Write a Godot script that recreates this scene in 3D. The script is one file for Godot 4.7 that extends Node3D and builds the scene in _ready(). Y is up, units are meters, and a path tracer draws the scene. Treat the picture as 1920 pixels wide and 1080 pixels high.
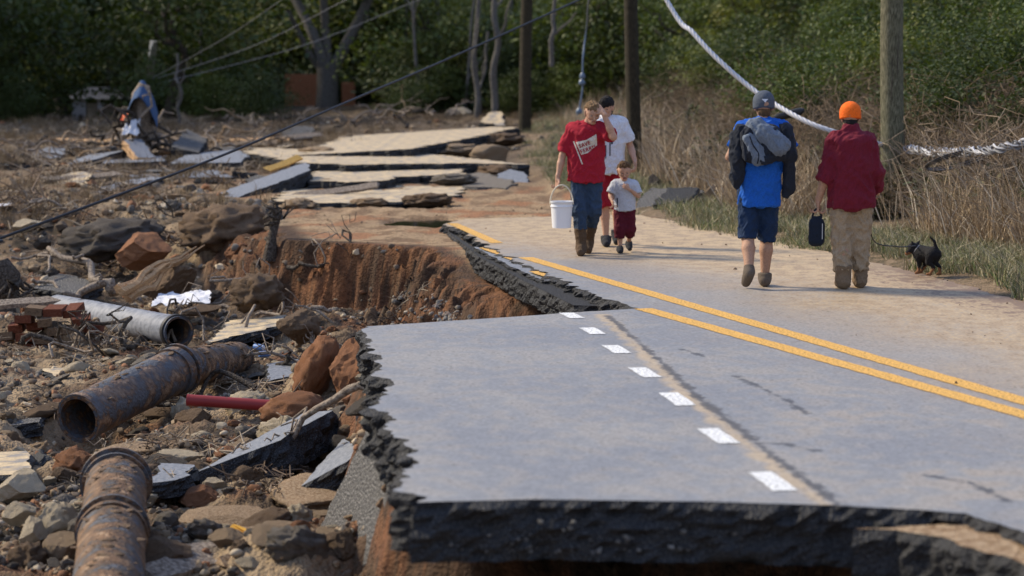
extends Node3D
# A road broken by a flood: pavement, gully with debris, people walking, wooded slope behind.

var rng := RandomNumberGenerator.new()
var used := {}
var M := {}
var nz := FastNoiseLite.new()
var nz2 := FastNoiseLite.new()
var rocks: Array[ArrayMesh] = []
var labels_used := {}


func _ready() -> void:
	rng.seed = 7
	nz.seed = 3
	nz.noise_type = FastNoiseLite.TYPE_SIMPLEX_SMOOTH
	nz.frequency = 1.0
	nz.fractal_type = FastNoiseLite.FRACTAL_FBM
	nz.fractal_octaves = 3
	nz2.seed = 11
	nz2.noise_type = FastNoiseLite.TYPE_SIMPLEX
	nz2.frequency = 1.0
	nz2.fractal_type = FastNoiseLite.FRACTAL_NONE
	make_camera()
	make_light()
	make_materials()
	make_ground()
	make_road()
	make_far_road()
	make_rocks()
	make_debris()
	make_poles()
	make_trees()
	make_slope_plants()
	make_people()


func make_camera() -> void:
	var cam := Camera3D.new()
	cam.name = "camera"
	cam.position = Vector3(0, 2.1, 0)
	cam.rotation_degrees = Vector3(-5.458, 0, 0)
	cam.far = 900.0
	cam.near = 0.1
	var at := CameraAttributesPhysical.new()
	at.frustum_focal_length = 100.0
	at.frustum_focus_distance = 21.5
	at.exposure_aperture = 2.4
	at.frustum_near = 0.1
	at.frustum_far = 900.0
	cam.attributes = at
	cam.fov = 13.6855
	cam.current = true
	add_child(cam)


func make_light() -> void:
	var env := Environment.new()
	env.background_mode = Environment.BG_SKY
	var sm := ProceduralSkyMaterial.new()
	sm.sky_top_color = Color(0.47, 0.56, 0.74)
	sm.sky_horizon_color = Color(0.80, 0.83, 0.87)
	sm.sky_curve = 0.25
	sm.ground_bottom_color = Color(0.16, 0.15, 0.12)
	sm.ground_horizon_color = Color(0.45, 0.46, 0.45)
	sm.sky_energy_multiplier = 1.0
	var sky := Sky.new()
	sky.sky_material = sm
	env.sky = sky
	env.background_energy_multiplier = 0.9
	env.tonemap_mode = Environment.TONE_MAPPER_LINEAR
	env.tonemap_exposure = 1.9
	env.sdfgi_enabled = true
	env.ssao_enabled = true
	env.ssil_enabled = true
	var we := WorldEnvironment.new()
	we.name = "world_environment"
	we.environment = env
	add_child(we)
	var sun := DirectionalLight3D.new()
	sun.name = "sun"
	sun.light_energy = 0.95
	sun.light_color = Color(1.0, 0.945, 0.85)
	sun.light_angular_distance = 11.0
	sun.shadow_enabled = true
	add_child(sun)
	sun.look_at_from_position(Vector3.ZERO, Vector3(0.80, -0.66, 0.36), Vector3.UP)


# ---------------------------------------------------------------- scene tree
func numbered(n: String) -> String:
	if not used.has(n):
		used[n] = 0
		return n
	used[n] += 1
	return "%s_%03d" % [n, used[n]]


func tag(o: Node, label := "", category := "", group := "", kind := "") -> void:
	if label:
		o.set_meta("label", label)
	if category:
		o.set_meta("category", category)
	if group:
		o.set_meta("group", group)
	if kind:
		o.set_meta("kind", kind)


func thing(called: String, label: String, category: String, at := Vector3.ZERO, turn := 0.0, group := "") -> Node3D:
	var o := Node3D.new()
	o.name = numbered(called)
	o.position = at
	o.rotation.y = turn
	add_child(o)
	tag(o, label, category, group)
	return o


func part(called: String, mesh: Mesh, mat: Material, parent: Node3D) -> MeshInstance3D:
	var o := MeshInstance3D.new()
	o.name = called
	o.mesh = mesh
	o.material_override = mat
	parent.add_child(o, true)
	return o


func solo(called: String, mesh: Mesh, mat: Material, at: Vector3, label: String, category: String, group := "") -> MeshInstance3D:
	var o := MeshInstance3D.new()
	o.name = numbered(called)
	o.mesh = mesh
	o.material_override = mat
	o.position = at
	add_child(o)
	tag(o, label, category, group)
	return o


func struct(called: String, mesh: Mesh, mat: Material, kind := "structure") -> MeshInstance3D:
	var o := MeshInstance3D.new()
	o.name = numbered(called)
	o.mesh = mesh
	o.material_override = mat
	add_child(o)
	tag(o, "", "", "", kind)
	return o


func scatter(called: String, mesh: Mesh, mat: Material, xf: Array[Transform3D], cols: PackedColorArray, label: String) -> void:
	var mm := MultiMesh.new()
	mm.transform_format = MultiMesh.TRANSFORM_3D
	mm.use_colors = true
	mm.mesh = mesh
	mm.instance_count = xf.size()
	for i in xf.size():
		mm.set_instance_transform(i, xf[i])
		mm.set_instance_color(i, cols[i])
	var o := MultiMeshInstance3D.new()
	o.name = numbered(called)
	o.multimesh = mm
	o.material_override = mat
	add_child(o)
	tag(o, label, called, "", "stuff")


# ---------------------------------------------------------------- geometry
class Geo:
	var V := PackedVector3Array()
	var I := PackedInt32Array()
	var C := PackedColorArray()
	var T := PackedVector2Array()

	func quad(a: int, b: int, c: int, d: int) -> void:  # clockwise seen from outside
		I.append(a); I.append(b); I.append(c)
		I.append(a); I.append(c); I.append(d)

	func tri(a: int, b: int, c: int) -> void:
		I.append(a); I.append(b); I.append(c)

	func join(o: Geo, x := Transform3D.IDENTITY) -> void:
		var n := V.size()
		for v in o.V:
			V.append(x * v)
		for i in o.I:
			I.append(n + i)
		C.append_array(o.C)
		T.append_array(o.T)

	func mesh(smooth := true) -> ArrayMesh:
		var N := PackedVector3Array()
		var arr := []
		arr.resize(Mesh.ARRAY_MAX)
		if smooth:
			N.resize(V.size())
			for t in range(0, I.size(), 3):
				var a := I[t]
				var b := I[t + 1]
				var c := I[t + 2]
				var n := (V[c] - V[a]).cross(V[b] - V[a])
				N[a] += n
				N[b] += n
				N[c] += n
			for i in N.size():
				N[i] = N[i].normalized() if N[i].length_squared() > 1e-20 else Vector3.UP
			arr[Mesh.ARRAY_VERTEX] = V
			arr[Mesh.ARRAY_NORMAL] = N
			arr[Mesh.ARRAY_INDEX] = I
			if C.size() == V.size():
				arr[Mesh.ARRAY_COLOR] = C
			if T.size() == V.size():
				arr[Mesh.ARRAY_TEX_UV] = T
		else:
			var W := PackedVector3Array()
			var D := PackedColorArray()
			var U := PackedVector2Array()
			var hc := C.size() == V.size()
			var ht := T.size() == V.size()
			for t in range(0, I.size(), 3):
				var n := (V[I[t + 2]] - V[I[t]]).cross(V[I[t + 1]] - V[I[t]]).normalized()
				for k in 3:
					W.append(V[I[t + k]])
					N.append(n)
					if hc:
						D.append(C[I[t + k]])
					if ht:
						U.append(T[I[t + k]])
			arr[Mesh.ARRAY_VERTEX] = W
			arr[Mesh.ARRAY_NORMAL] = N
			if hc:
				arr[Mesh.ARRAY_COLOR] = D
			if ht:
				arr[Mesh.ARRAY_TEX_UV] = U
		var m := ArrayMesh.new()
		m.add_surface_from_arrays(Mesh.PRIMITIVE_TRIANGLES, arr)
		return m

	func tube(path: PackedVector3Array, rad: PackedFloat32Array, sides: int, caps := true, wob := 0.0, noise: FastNoiseLite = null) -> void:
		var n := path.size()
		var up := Vector3.UP
		var d0 := (path[1] - path[0]).normalized()
		if absf(d0.dot(up)) > 0.9:
			up = Vector3.RIGHT
		var n1 := (up - d0 * up.dot(d0)).normalized()
		var base := V.size()
		for i in n:
			var d := (path[mini(i + 1, n - 1)] - path[maxi(i - 1, 0)]).normalized()
			n1 = (n1 - d * n1.dot(d)).normalized()
			var n2 := d.cross(n1)
			for j in sides:
				var a := TAU * j / sides
				var q := n1 * cos(a) + n2 * sin(a)
				var r := rad[i]
				if noise:
					r *= 1.0 + wob * noise.get_noise_3dv((path[i] + q * rad[i]) * (0.35 / rad[i]))
				V.append(path[i] + q * r)
		for i in n - 1:
			for j in sides:
				var a := base + i * sides + j
				var b := base + i * sides + (j + 1) % sides
				quad(a, a + sides, b + sides, b)
		if caps:
			for e in 2:
				var ring := base + (n - 1) * sides * e
				var c := V.size()
				V.append(path[(n - 1) * e])
				var r0 := V.size()
				for j in sides:
					V.append(V[ring + j])
				for j in sides:
					var a := r0 + j
					var b := r0 + (j + 1) % sides
					if e == 0:
						tri(c, a, b)
					else:
						tri(c, b, a)

	func box(c: Vector3, s: Vector3, bas := Basis.IDENTITY) -> void:
		for ax in 3:
			for sg in [-1.0, 1.0]:
				var n := Vector3.ZERO
				n[ax] = sg
				var u := Vector3.ZERO
				u[(ax + 1) % 3] = 1.0
				var w := n.cross(u)
				var b := V.size()
				for k in [[-1, -1], [-1, 1], [1, 1], [1, -1]]:
					V.append(c + bas * ((n + u * k[0] + w * k[1]) * s * 0.5))
				# u x w = n, so going u-, w+ first is clockwise from outside
				quad(b, b + 1, b + 2, b + 3)


func bend(a: Vector3, b: Vector3, n: int, wob: float, sd: float) -> PackedVector3Array:
	var p := PackedVector3Array()
	for i in n + 1:
		var t := float(i) / n
		var w := wob * sin(PI * t)
		p.append(a.lerp(b, t) + Vector3(nz2.get_noise_2d(t * 1.7, sd), nz2.get_noise_2d(t * 1.7, sd + 9.0), nz2.get_noise_2d(t * 1.7, sd + 21.0)) * w)
	return p


func radii(r0: float, r1: float, n: int) -> PackedFloat32Array:
	var r := PackedFloat32Array()
	for i in n + 1:
		r.append(lerpf(r0, r1, float(i) / n))
	return r


# ---------------------------------------------------------------- signed-distance bodies (surface nets)
# a bone: [a, b, ra, rb, k, zs, flat]; zs > 1 flattens in z, flat cuts the far end square, k < 0 carves
func sdf_add(g: Geo, prims: Array, cell: float, fold := 0.0, fs := 9.0) -> void:
	var lo := Vector3(1e9, 1e9, 1e9)
	var hi := -lo
	for p: Array in prims:
		var r := maxf(p[2], p[3])
		var a: Vector3 = p[0]
		var b: Vector3 = p[1]
		lo = lo.min(a.min(b) - Vector3(r, r, r))
		hi = hi.max(a.max(b) + Vector3(r, r, r))
	lo -= Vector3.ONE * cell * 2.5
	hi += Vector3.ONE * cell * 2.5
	var nx := int((hi.x - lo.x) / cell) + 1
	var ny := int((hi.y - lo.y) / cell) + 1
	var nk := int((hi.z - lo.z) / cell) + 1
	var F := PackedFloat32Array()
	F.resize(nx * ny * nk)
	F.fill(1.0)
	for p: Array in prims:
		var a: Vector3 = p[0]
		var b: Vector3 = p[1]
		var ra: float = p[2]
		var rb: float = p[3]
		var k: float = p[4] if p.size() > 4 else 0.02
		var zs: float = p[5] if p.size() > 5 else 1.0
		var flat: bool = p[6] if p.size() > 6 else false
		var carve := k < 0.0
		k = absf(k)
		var r := maxf(ra, rb) + k + cell * 3.0
		var l := ((a.min(b) - Vector3(r, r, r) - lo) / cell).max(Vector3.ZERO)
		var h := ((a.max(b) + Vector3(r, r, r) - lo) / cell).min(Vector3(nx - 1, ny - 1, nk - 1))
		var ba := b - a
		var bb := maxf(ba.length_squared(), 1e-9)
		var dir := ba.normalized()
		for z in range(int(l.z), int(h.z) + 1):
			for y in range(int(l.y), int(h.y) + 1):
				var row := (z * ny + y) * nx
				for x in range(int(l.x), int(h.x) + 1):
					var q := lo + Vector3(x, y, z) * cell - a
					var t := clampf(q.dot(ba) / bb, 0.0, 1.0)
					var dv := q - ba * t
					dv.z *= zs
					var d := dv.length() - ra - (rb - ra) * t
					if flat:
						d = maxf(d, (q - ba).dot(dir))
					var f := F[row + x]
					if carve:
						F[row + x] = maxf(f, -d)
					else:
						var hh := maxf(k - absf(d - f), 0.0)
						F[row + x] = minf(d, f) - hh * hh / (4.0 * k)
	var base := g.V.size()
	var first_i := g.I.size()
	var at := PackedInt32Array()
	at.resize(F.size())
	at.fill(-1)
	var sx := 1
	var sy := nx
	var sz := nx * ny
	var off := [0, sx, sy, sx + sy, sz, sx + sz, sy + sz, sx + sy + sz]
	var lim := cell * 4.0
	var edges := [[0, 1], [2, 3], [4, 5], [6, 7], [0, 2], [1, 3], [4, 6], [5, 7], [0, 4], [1, 5], [2, 6], [3, 7]]
	for z in nk - 1:
		for y in ny - 1:
			for x in nx - 1:
				var i := (z * ny + y) * nx + x
				if absf(F[i]) > lim:
					continue
				var neg := 0
				for o: int in off:
					if F[i + o] < 0.0:
						neg += 1
				if neg == 0 or neg == 8:
					continue
				var sum := Vector3.ZERO
				var cnt := 0
				for e: Array in edges:
					var c0: int = e[0]
					var c1: int = e[1]
					var f0 := F[i + off[c0]]
					var f1 := F[i + off[c1]]
					if (f0 < 0.0) != (f1 < 0.0):
						var t := f0 / (f0 - f1)
						var p0 := Vector3(c0 & 1, (c0 >> 1) & 1, c0 >> 2)
						var p1 := Vector3(c1 & 1, (c1 >> 1) & 1, c1 >> 2)
						sum += p0.lerp(p1, t)
						cnt += 1
				at[i] = g.V.size()
				g.V.append(lo + (Vector3(x, y, z) + sum / cnt) * cell)
	for z in range(1, nk - 1):
		for y in range(1, ny - 1):
			for x in range(1, nx - 1):
				var i := (z * ny + y) * nx + x
				if at[i] < 0:
					continue
				var s := F[i] < 0.0
				if s != (F[i + sx] < 0.0):
					net_quad(g, at[i - sy - sz], at[i - sz], at[i], at[i - sy], s)
				if s != (F[i + sy] < 0.0):
					net_quad(g, at[i - sz - sx], at[i - sx], at[i], at[i - sz], s)
				if s != (F[i + sz] < 0.0):
					net_quad(g, at[i - sx - sy], at[i - sy], at[i], at[i - sx], s)
	var crease := PackedFloat32Array()
	if fold > 0.0:
		for i in range(base, g.V.size()):
			var v := g.V[i]
			var cr := nz2.get_noise_3d(v.x * fs * 0.9 + v.y * fs * 0.55, v.y * fs * 0.5 - v.x * fs * 0.3, v.z * fs * 0.9 + 3.0)
			var sm := nz2.get_noise_3d(v.x * fs * 2.2 - v.y * fs * 1.1, v.y * fs * 0.9, v.z * fs * 2.2 + 17.0)
			crease.append(fold * maxf(0.8 - 2.1 * absf(cr) - 0.8 * absf(sm), -0.75))
		var N := PackedVector3Array()
		N.resize(g.V.size())
		for t in range(first_i, g.I.size(), 3):
			var n := (g.V[g.I[t + 2]] - g.V[g.I[t]]).cross(g.V[g.I[t + 1]] - g.V[g.I[t]])
			for k in 3:
				N[g.I[t + k]] += n
		for i in range(base, g.V.size()):
			g.V[i] += N[i].normalized() * crease[i - base]


func net_quad(g: Geo, a: int, b: int, c: int, d: int, out: bool) -> void:
	if a < 0 or b < 0 or c < 0 or d < 0:
		return
	if out:
		g.quad(a, d, c, b)
	else:
		g.quad(a, b, c, d)


func sdf(prims: Array, cell: float, fold := 0.0, fs := 9.0) -> ArrayMesh:
	var g := Geo.new()
	sdf_add(g, prims, cell, fold, fs)
	return g.mesh()


# ---------------------------------------------------------------- materials
func lin(r: float, g: float, b: float) -> Color:
	return Color(r, g, b).linear_to_srgb()


func tex(size: int, paint: Callable) -> ImageTexture:
	var by := PackedByteArray()
	by.resize(size * size * 3)
	var i := 0
	for y in size:
		for x in size:
			var c: Color = paint.call(float(x) / size, float(y) / size)
			by[i] = int(clampf(c.r, 0, 1) * 255.0)
			by[i + 1] = int(clampf(c.g, 0, 1) * 255.0)
			by[i + 2] = int(clampf(c.b, 0, 1) * 255.0)
			i += 3
	var im := Image.create_from_data(size, size, false, Image.FORMAT_RGB8, by)
	return ImageTexture.create_from_image(im)


func noise_im(sd: int, freq: float, oct: int, kind := FastNoiseLite.TYPE_SIMPLEX_SMOOTH, size := 512) -> Image:
	var n := FastNoiseLite.new()
	n.seed = sd
	n.noise_type = kind
	n.frequency = freq
	n.fractal_octaves = oct
	n.fractal_gain = 0.62
	if oct == 1:
		n.fractal_type = FastNoiseLite.FRACTAL_NONE
	return n.get_seamless_image(size, size, false, false, 0.15)


# colours run through a ramp by a noise picture; grain adds fine speckle
func ramp_tex(im: Image, stops: Array, cols: Array, grain := 0.0) -> ImageTexture:
	var s := im.get_width()
	var src := im.duplicate() as Image
	src.convert(Image.FORMAT_L8)
	var d := src.get_data()
	var lut := []
	for v in 256:
		var t := v / 255.0
		var c: Color = cols[0]
		for k in range(1, stops.size()):
			if t >= stops[k - 1]:
				c = (cols[k - 1] as Color).lerp(cols[k], clampf((t - stops[k - 1]) / (stops[k] - stops[k - 1]), 0, 1))
		lut.append(c.linear_to_srgb())
	var by := PackedByteArray()
	by.resize(s * s * 3)
	for i in s * s:
		var c: Color = lut[d[i]]
		var k := 255.0 * (1.0 + grain * (rng.randf() - 0.5))
		by[i * 3] = clampi(int(c.r * k), 0, 255)
		by[i * 3 + 1] = clampi(int(c.g * k), 0, 255)
		by[i * 3 + 2] = clampi(int(c.b * k), 0, 255)
	return ImageTexture.create_from_image(Image.create_from_data(s, s, false, Image.FORMAT_RGB8, by))


func mat(called: String, albedo: Color, rough: float, t: Texture2D = null, scale := 1.0, bump: Texture2D = null, depth := 0.0, world := true) -> StandardMaterial3D:
	var m := StandardMaterial3D.new()
	m.resource_name = called
	m.albedo_color = albedo
	m.roughness = rough
	m.metallic_specular = 0.35
	if t or bump:
		m.uv1_triplanar = true
		m.uv1_world_triplanar = world
		m.uv1_scale = Vector3.ONE * scale
		m.uv1_triplanar_sharpness = 3.0
	if t:
		m.albedo_texture = t
	if bump:
		m.heightmap_enabled = true
		m.heightmap_texture = bump
		m.heightmap_scale = depth
	M[called] = m
	return m


func make_materials() -> void:
	var white := Color.WHITE
	var fine := ImageTexture.create_from_image(noise_im(1, 0.06, 5))
	var coarse := ImageTexture.create_from_image(noise_im(2, 0.02, 5))
	var cells := ImageTexture.create_from_image(noise_im(3, 0.09, 2, FastNoiseLite.TYPE_CELLULAR))
	# earth: multiplied by the ground's own vertex colours
	var et := ramp_tex(noise_im(4, 0.03, 6), [0.15, 0.42, 0.6, 0.85], [lin2(0.36), lin2(0.72), lin2(0.95), Color(1.5, 1.45, 1.35)], 0.35)
	mat("earth", white, 0.95, et, 0.9, fine, 2.5).vertex_color_use_as_albedo = true
	var at := ramp_tex(noise_im(5, 0.16, 3), [0.2, 0.5, 0.62, 0.85], [Color(0.011, 0.011, 0.012), Color(0.02, 0.02, 0.022), Color(0.034, 0.034, 0.035), Color(0.15, 0.145, 0.135)], 0.4)
	mat("asphalt_broken", white, 0.8, at, 1.0, cells, 2.0, false)
	var ut := ramp_tex(noise_im(25, 0.11, 4), [0.2, 0.5, 0.62, 0.8], [Color(0.03, 0.029, 0.028), Color(0.075, 0.072, 0.07), Color(0.125, 0.12, 0.115), Color(0.34, 0.32, 0.29)], 0.5)
	mat("asphalt_under", white, 0.9, ut, 0.75, cells, 2.0, false)
	var wt := ramp_tex(noise_im(6, 0.05, 6), [0.2, 0.5, 0.8], [Color(0.10, 0.11, 0.13), Color(0.165, 0.175, 0.195), Color(0.24, 0.245, 0.255)], 0.25)
	mat("asphalt_top", white, 0.6, wt, 0.7, fine, 0.25, false)
	var st := ramp_tex(noise_im(7, 0.02, 6), [0.25, 0.5, 0.7], [Color(0.22, 0.205, 0.19), Color(0.40, 0.315, 0.205), Color(0.53, 0.41, 0.25)], 0.2)
	mat("asphalt_sandy", white, 0.85, st, 0.35, fine, 0.4, false)
	var rk := ramp_tex(noise_im(8, 0.025, 6), [0.15, 0.4, 0.55, 0.8], [lin2(0.4), lin2(0.8), lin2(1.0), Color(1.0, 1.0, 0.98)], 0.3)
	for c: Array in [["rock_tan", 0.33, 0.235, 0.145], ["rock_grey", 0.21, 0.18, 0.145], ["rock_brown", 0.17, 0.11, 0.065], ["rock_clay", 0.29, 0.13, 0.06], ["rock_pale", 0.55, 0.45, 0.31], ["rock_dark", 0.085, 0.07, 0.056]]:
		mat(c[0], lin(c[1], c[2], c[3]), 0.9, rk, 1.6, fine, 1.2, false)
	var pebble := mat("pebble", white, 0.9)
	pebble.vertex_color_use_as_albedo = true
	var rust := ramp_tex(noise_im(9, 0.012, 6), [0.3, 0.44, 0.52, 0.62, 0.8], [Color(0.06, 0.064, 0.074), Color(0.05, 0.05, 0.053), Color(0.06, 0.034, 0.02), Color(0.115, 0.06, 0.03), Color(0.22, 0.14, 0.08)], 0.25)
	var rm := mat("rusty_iron", white, 0.62, rust, 0.75, fine, 0.9, false)
	rm.metallic_specular = 0.5
	var dirt := ramp_tex(noise_im(29, 0.010, 6), [0.25, 0.36, 0.5, 0.66, 0.85], [Color(0.085, 0.09, 0.104), Color(0.06, 0.05, 0.042), Color(0.105, 0.06, 0.033), Color(0.18, 0.10, 0.05), Color(0.32, 0.22, 0.135)], 0.3)
	mat("dirty_iron", white, 0.75, dirt, 0.7, fine, 1.8, false)
	var gi := ramp_tex(noise_im(10, 0.02, 5), [0.25, 0.5, 0.75], [Color(0.13, 0.135, 0.15), Color(0.19, 0.20, 0.225), Color(0.26, 0.265, 0.28)], 0.15)
	mat("grey_pipe", white, 0.6, gi, 0.8, fine, 0.3, false)
	mat("pipe_inside", white, 0.85, rust, 1.1, fine, 0.9, false)
	var wd := ramp_tex(noise_im(12, 0.03, 4), [0.2, 0.5, 0.8], [Color(0.24, 0.125, 0.06), Color(0.45, 0.27, 0.13), Color(0.62, 0.43, 0.24)], 0.3)
	var fresh := mat("split_wood", white, 0.85, wd, 1.0, fine, 0.8, false)
	fresh.uv1_scale = Vector3(0.5, 4.0, 4.0)
	var dw := ramp_tex(noise_im(13, 0.03, 5), [0.2, 0.5, 0.8], [Color(0.10, 0.075, 0.055), Color(0.24, 0.19, 0.145), Color(0.36, 0.30, 0.23)], 0.3)
	mat("driftwood", white, 0.9, dw, 1.4, fine, 1.0, false)
	var bk := ramp_tex(noise_im(14, 0.04, 5), [0.2, 0.5, 0.8], [Color(0.022, 0.018, 0.014), Color(0.07, 0.055, 0.042), Color(0.13, 0.11, 0.09)], 0.3)
	mat("bark", white, 0.95, bk, 1.2, fine, 2.0, false)
	var bg := ramp_tex(noise_im(15, 0.04, 5), [0.2, 0.5, 0.8], [Color(0.06, 0.054, 0.047), Color(0.12, 0.11, 0.096), Color(0.19, 0.178, 0.16)], 0.3)
	mat("bark_grey", white, 0.95, bg, 0.8, fine, 2.0, false)
	var pw := ramp_tex(noise_im(16, 0.03, 5), [0.2, 0.45, 0.6, 0.85], [Color(0.04, 0.038, 0.024), Color(0.105, 0.10, 0.06), Color(0.165, 0.155, 0.095), Color(0.27, 0.25, 0.175)], 0.3)
	var pm := mat("pole_wood", white, 0.9, pw, 1.0, fine, 0.8, false)
	pm.uv1_scale = Vector3(5.0, 0.5, 5.0)
	var pd := mat("pole_dark", lin(0.26, 0.22, 0.2), 0.85, pw, 1.0, fine, 0.8, false)
	pd.uv1_scale = Vector3(5.0, 0.5, 5.0)
	var pg := mat("pole_grey", lin(0.62, 0.62, 0.62), 0.85, pw, 1.0, fine, 0.8, false)
	pg.uv1_scale = Vector3(5.0, 0.5, 5.0)
	for c: Array in [["black_cable", 0.02, 0.02, 0.022, 0.45], ["steel_strand", 0.50, 0.50, 0.52, 0.45], ["grey_strand", 0.2, 0.2, 0.21, 0.5], ["yellow_paint", 0.62, 0.32, 0.035, 0.7], ["white_paint", 0.78, 0.78, 0.76, 0.7], ["red_plastic", 0.22, 0.025, 0.025, 0.5], ["white_plastic", 0.74, 0.74, 0.74, 0.4],
			["cream_plastic", 0.62, 0.54, 0.40, 0.5], ["blue_can", 0.10, 0.20, 0.42, 0.35], ["pale_can", 0.6, 0.66, 0.72, 0.35], ["orange_plastic", 0.7, 0.13, 0.03, 0.6], ["roof_grey", 0.15, 0.15, 0.16, 0.8],
			["glass_grey", 0.035, 0.04, 0.045, 0.3], ["insulator", 0.12, 0.16, 0.22, 0.3], ["dark_wet", 0.03, 0.028, 0.026, 0.5]]:
		mat(c[0], lin(c[1], c[2], c[3]), c[4])
	var worn := ramp_tex(noise_im(17, 0.08, 5), [0.3, 0.4, 0.47, 0.7], [lin2(0.35), lin2(0.68), lin2(0.92), lin2(1.0)], 0.2)
	mat("worn_yellow", lin(0.74, 0.42, 0.10), 0.7, worn, 0.9, fine, 0.1)
	mat("worn_white", lin(0.80, 0.80, 0.78), 0.7, worn, 0.9, fine, 0.1)
	var wv := ramp_tex(noise_im(18, 0.03, 5), [0.2, 0.5, 0.8], [lin2(0.72), lin2(0.96), lin2(1.15)], 0.25)
	for c: Array in [["skin", 0.52, 0.30, 0.20], ["skin_tan", 0.44, 0.25, 0.16], ["red_shirt", 0.36, 0.014, 0.03], ["white_shirt", 0.66, 0.68, 0.73], ["grey_shirt", 0.50, 0.52, 0.57], ["jeans", 0.035, 0.06, 0.105], ["red_shorts", 0.33, 0.012, 0.025], ["maroon_cloth", 0.095, 0.008, 0.018], ["dark_boot", 0.10, 0.062, 0.035],
			["black_shoe", 0.025, 0.025, 0.028], ["hair_brown", 0.11, 0.062, 0.03], ["hair_fair", 0.20, 0.125, 0.065], ["hair_black", 0.014, 0.012, 0.012], ["blue_shirt", 0.012, 0.105, 0.46], ["navy_shorts", 0.012, 0.03, 0.075], ["grey_cap", 0.085, 0.10, 0.125], ["pack_grey", 0.15, 0.18, 0.225], ["pack_dark", 0.018, 0.022, 0.032],
			["orange_cap", 0.95, 0.16, 0.015], ["pink_panel", 0.45, 0.02, 0.05], ["maroon_shirt", 0.16, 0.012, 0.026], ["khaki", 0.36, 0.27, 0.175], ["tan_boot", 0.20, 0.135, 0.08], ["shoe_brown", 0.13, 0.10, 0.075], ["navy_bag", 0.012, 0.018, 0.032], ["white_cloth", 0.72, 0.72, 0.74], ["blue_sheet", 0.035, 0.075, 0.16],
			["dog_black", 0.014, 0.013, 0.014], ["dog_tan", 0.24, 0.11, 0.05], ["cream_print", 0.68, 0.62, 0.52], ["eye_white", 0.6, 0.58, 0.55], ["lip", 0.30, 0.10, 0.08]]:
		var cm := mat(c[0], lin(c[1], c[2], c[3]), 0.9, wv, 3.0, fine, 0.4, false)
		if not c[0].begins_with("skin"):
			cm.rim_enabled = true
			cm.rim = 0.25
			cm.rim_tint = 0.7
		else:
			cm.roughness = 0.6
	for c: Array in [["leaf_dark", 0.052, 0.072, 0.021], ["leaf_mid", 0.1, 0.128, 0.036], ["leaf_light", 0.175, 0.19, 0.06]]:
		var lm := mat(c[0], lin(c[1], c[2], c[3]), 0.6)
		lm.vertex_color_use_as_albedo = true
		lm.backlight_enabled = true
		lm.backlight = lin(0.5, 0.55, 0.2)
	var gm := mat("blade", white, 0.85)
	gm.vertex_color_use_as_albedo = true
	gm.backlight_enabled = true
	gm.backlight = Color(0.35, 0.33, 0.25)
	var bt := ramp_tex(noise_im(19, 0.03, 4), [0.2, 0.5, 0.8], [Color(0.36, 0.13, 0.06), Color(0.5, 0.2, 0.1), Color(0.6, 0.3, 0.17)], 0.3)
	mat("brick_red", white, 0.9, bt, 1.5, cells, 1.0)
	mat("brick_dark", lin(0.27, 0.2, 0.19), 0.95, bt, 2.5, fine, 1.0, false)
	mat("white_wall", lin(0.6, 0.6, 0.6), 0.8, worn, 0.8)
	var wm := mat("puddle_water", Color(0.10, 0.09, 0.07), 0.06)
	wm.metallic_specular = 0.9
	var cl := mat("clear_film", Color(0.9, 0.93, 0.97, 0.5), 0.2)
	cl.transparency = BaseMaterial3D.TRANSPARENCY_ALPHA
	var mud := ramp_tex(noise_im(20, 0.02, 6), [0.2, 0.5, 0.75], [Color(0.17, 0.10, 0.05), Color(0.27, 0.185, 0.11), Color(0.38, 0.28, 0.175)], 0.3)
	mat("flat_stone", white, 0.9, mud, 1.2, fine, 1.0, false)


func lin2(v: float) -> Color:
	return Color(v, v, v)


# ---------------------------------------------------------------- ground (X to the right, D away from the camera)
var brink := PackedVector2Array([Vector2(12, 9.0), Vector2(7.0, 9.3), Vector2(2.304, 10.643), Vector2(2.122, 11.082), Vector2(2.0, 14.3), Vector2(0.6, 14.4), Vector2(-0.2, 13.0), Vector2(-0.582, 13.290), Vector2(-0.765, 15.160), Vector2(-0.972, 17.015), Vector2(-1.116, 19.189),
	Vector2(-0.704, 19.691), Vector2(0.523, 20.346), Vector2(1.017, 20.690), Vector2(0.588, 23.916), Vector2(0.000, 24.659), Vector2(-0.345, 25.778), Vector2(-0.658, 26.791), Vector2(-0.997, 27.932), Vector2(-1.224, 28.162), Vector2(-1.647, 28.428), Vector2(-2.178, 28.747), Vector2(-2.698, 29.173),
	Vector2(-3.087, 31.505), Vector2(-3.506, 34.239), Vector2(-3.938, 36.118), Vector2(-4.892, 37.921), Vector2(-6.426, 40.139), Vector2(-8.882, 41.625), Vector2(-40, 46)])
var brink_w := PackedFloat32Array([0.3, 0.3, 0.3, 0.3, 0.3, 0.3, 0.25, 0.2, 0.2, 0.2, 0.2, 0.3, 0.5, 0.7, 0.8, 0.8, 0.7, 0.6, 0.35, 0.25, 0.16, 0.16, 0.25, 1.0, 2.0, 3.5, 5.0, 6.0, 7.0, 9.0])
var verge_line := PackedVector2Array([Vector2(7.2, 8.5), Vector2(4.471, 20.851), Vector2(4.083, 23.463), Vector2(3.487, 26.070), Vector2(1.667, 32.570), Vector2(1.0, 38), Vector2(0.4, 46), Vector2(0.35, 59), Vector2(1.6, 80), Vector2(1.6, 400)])
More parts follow.
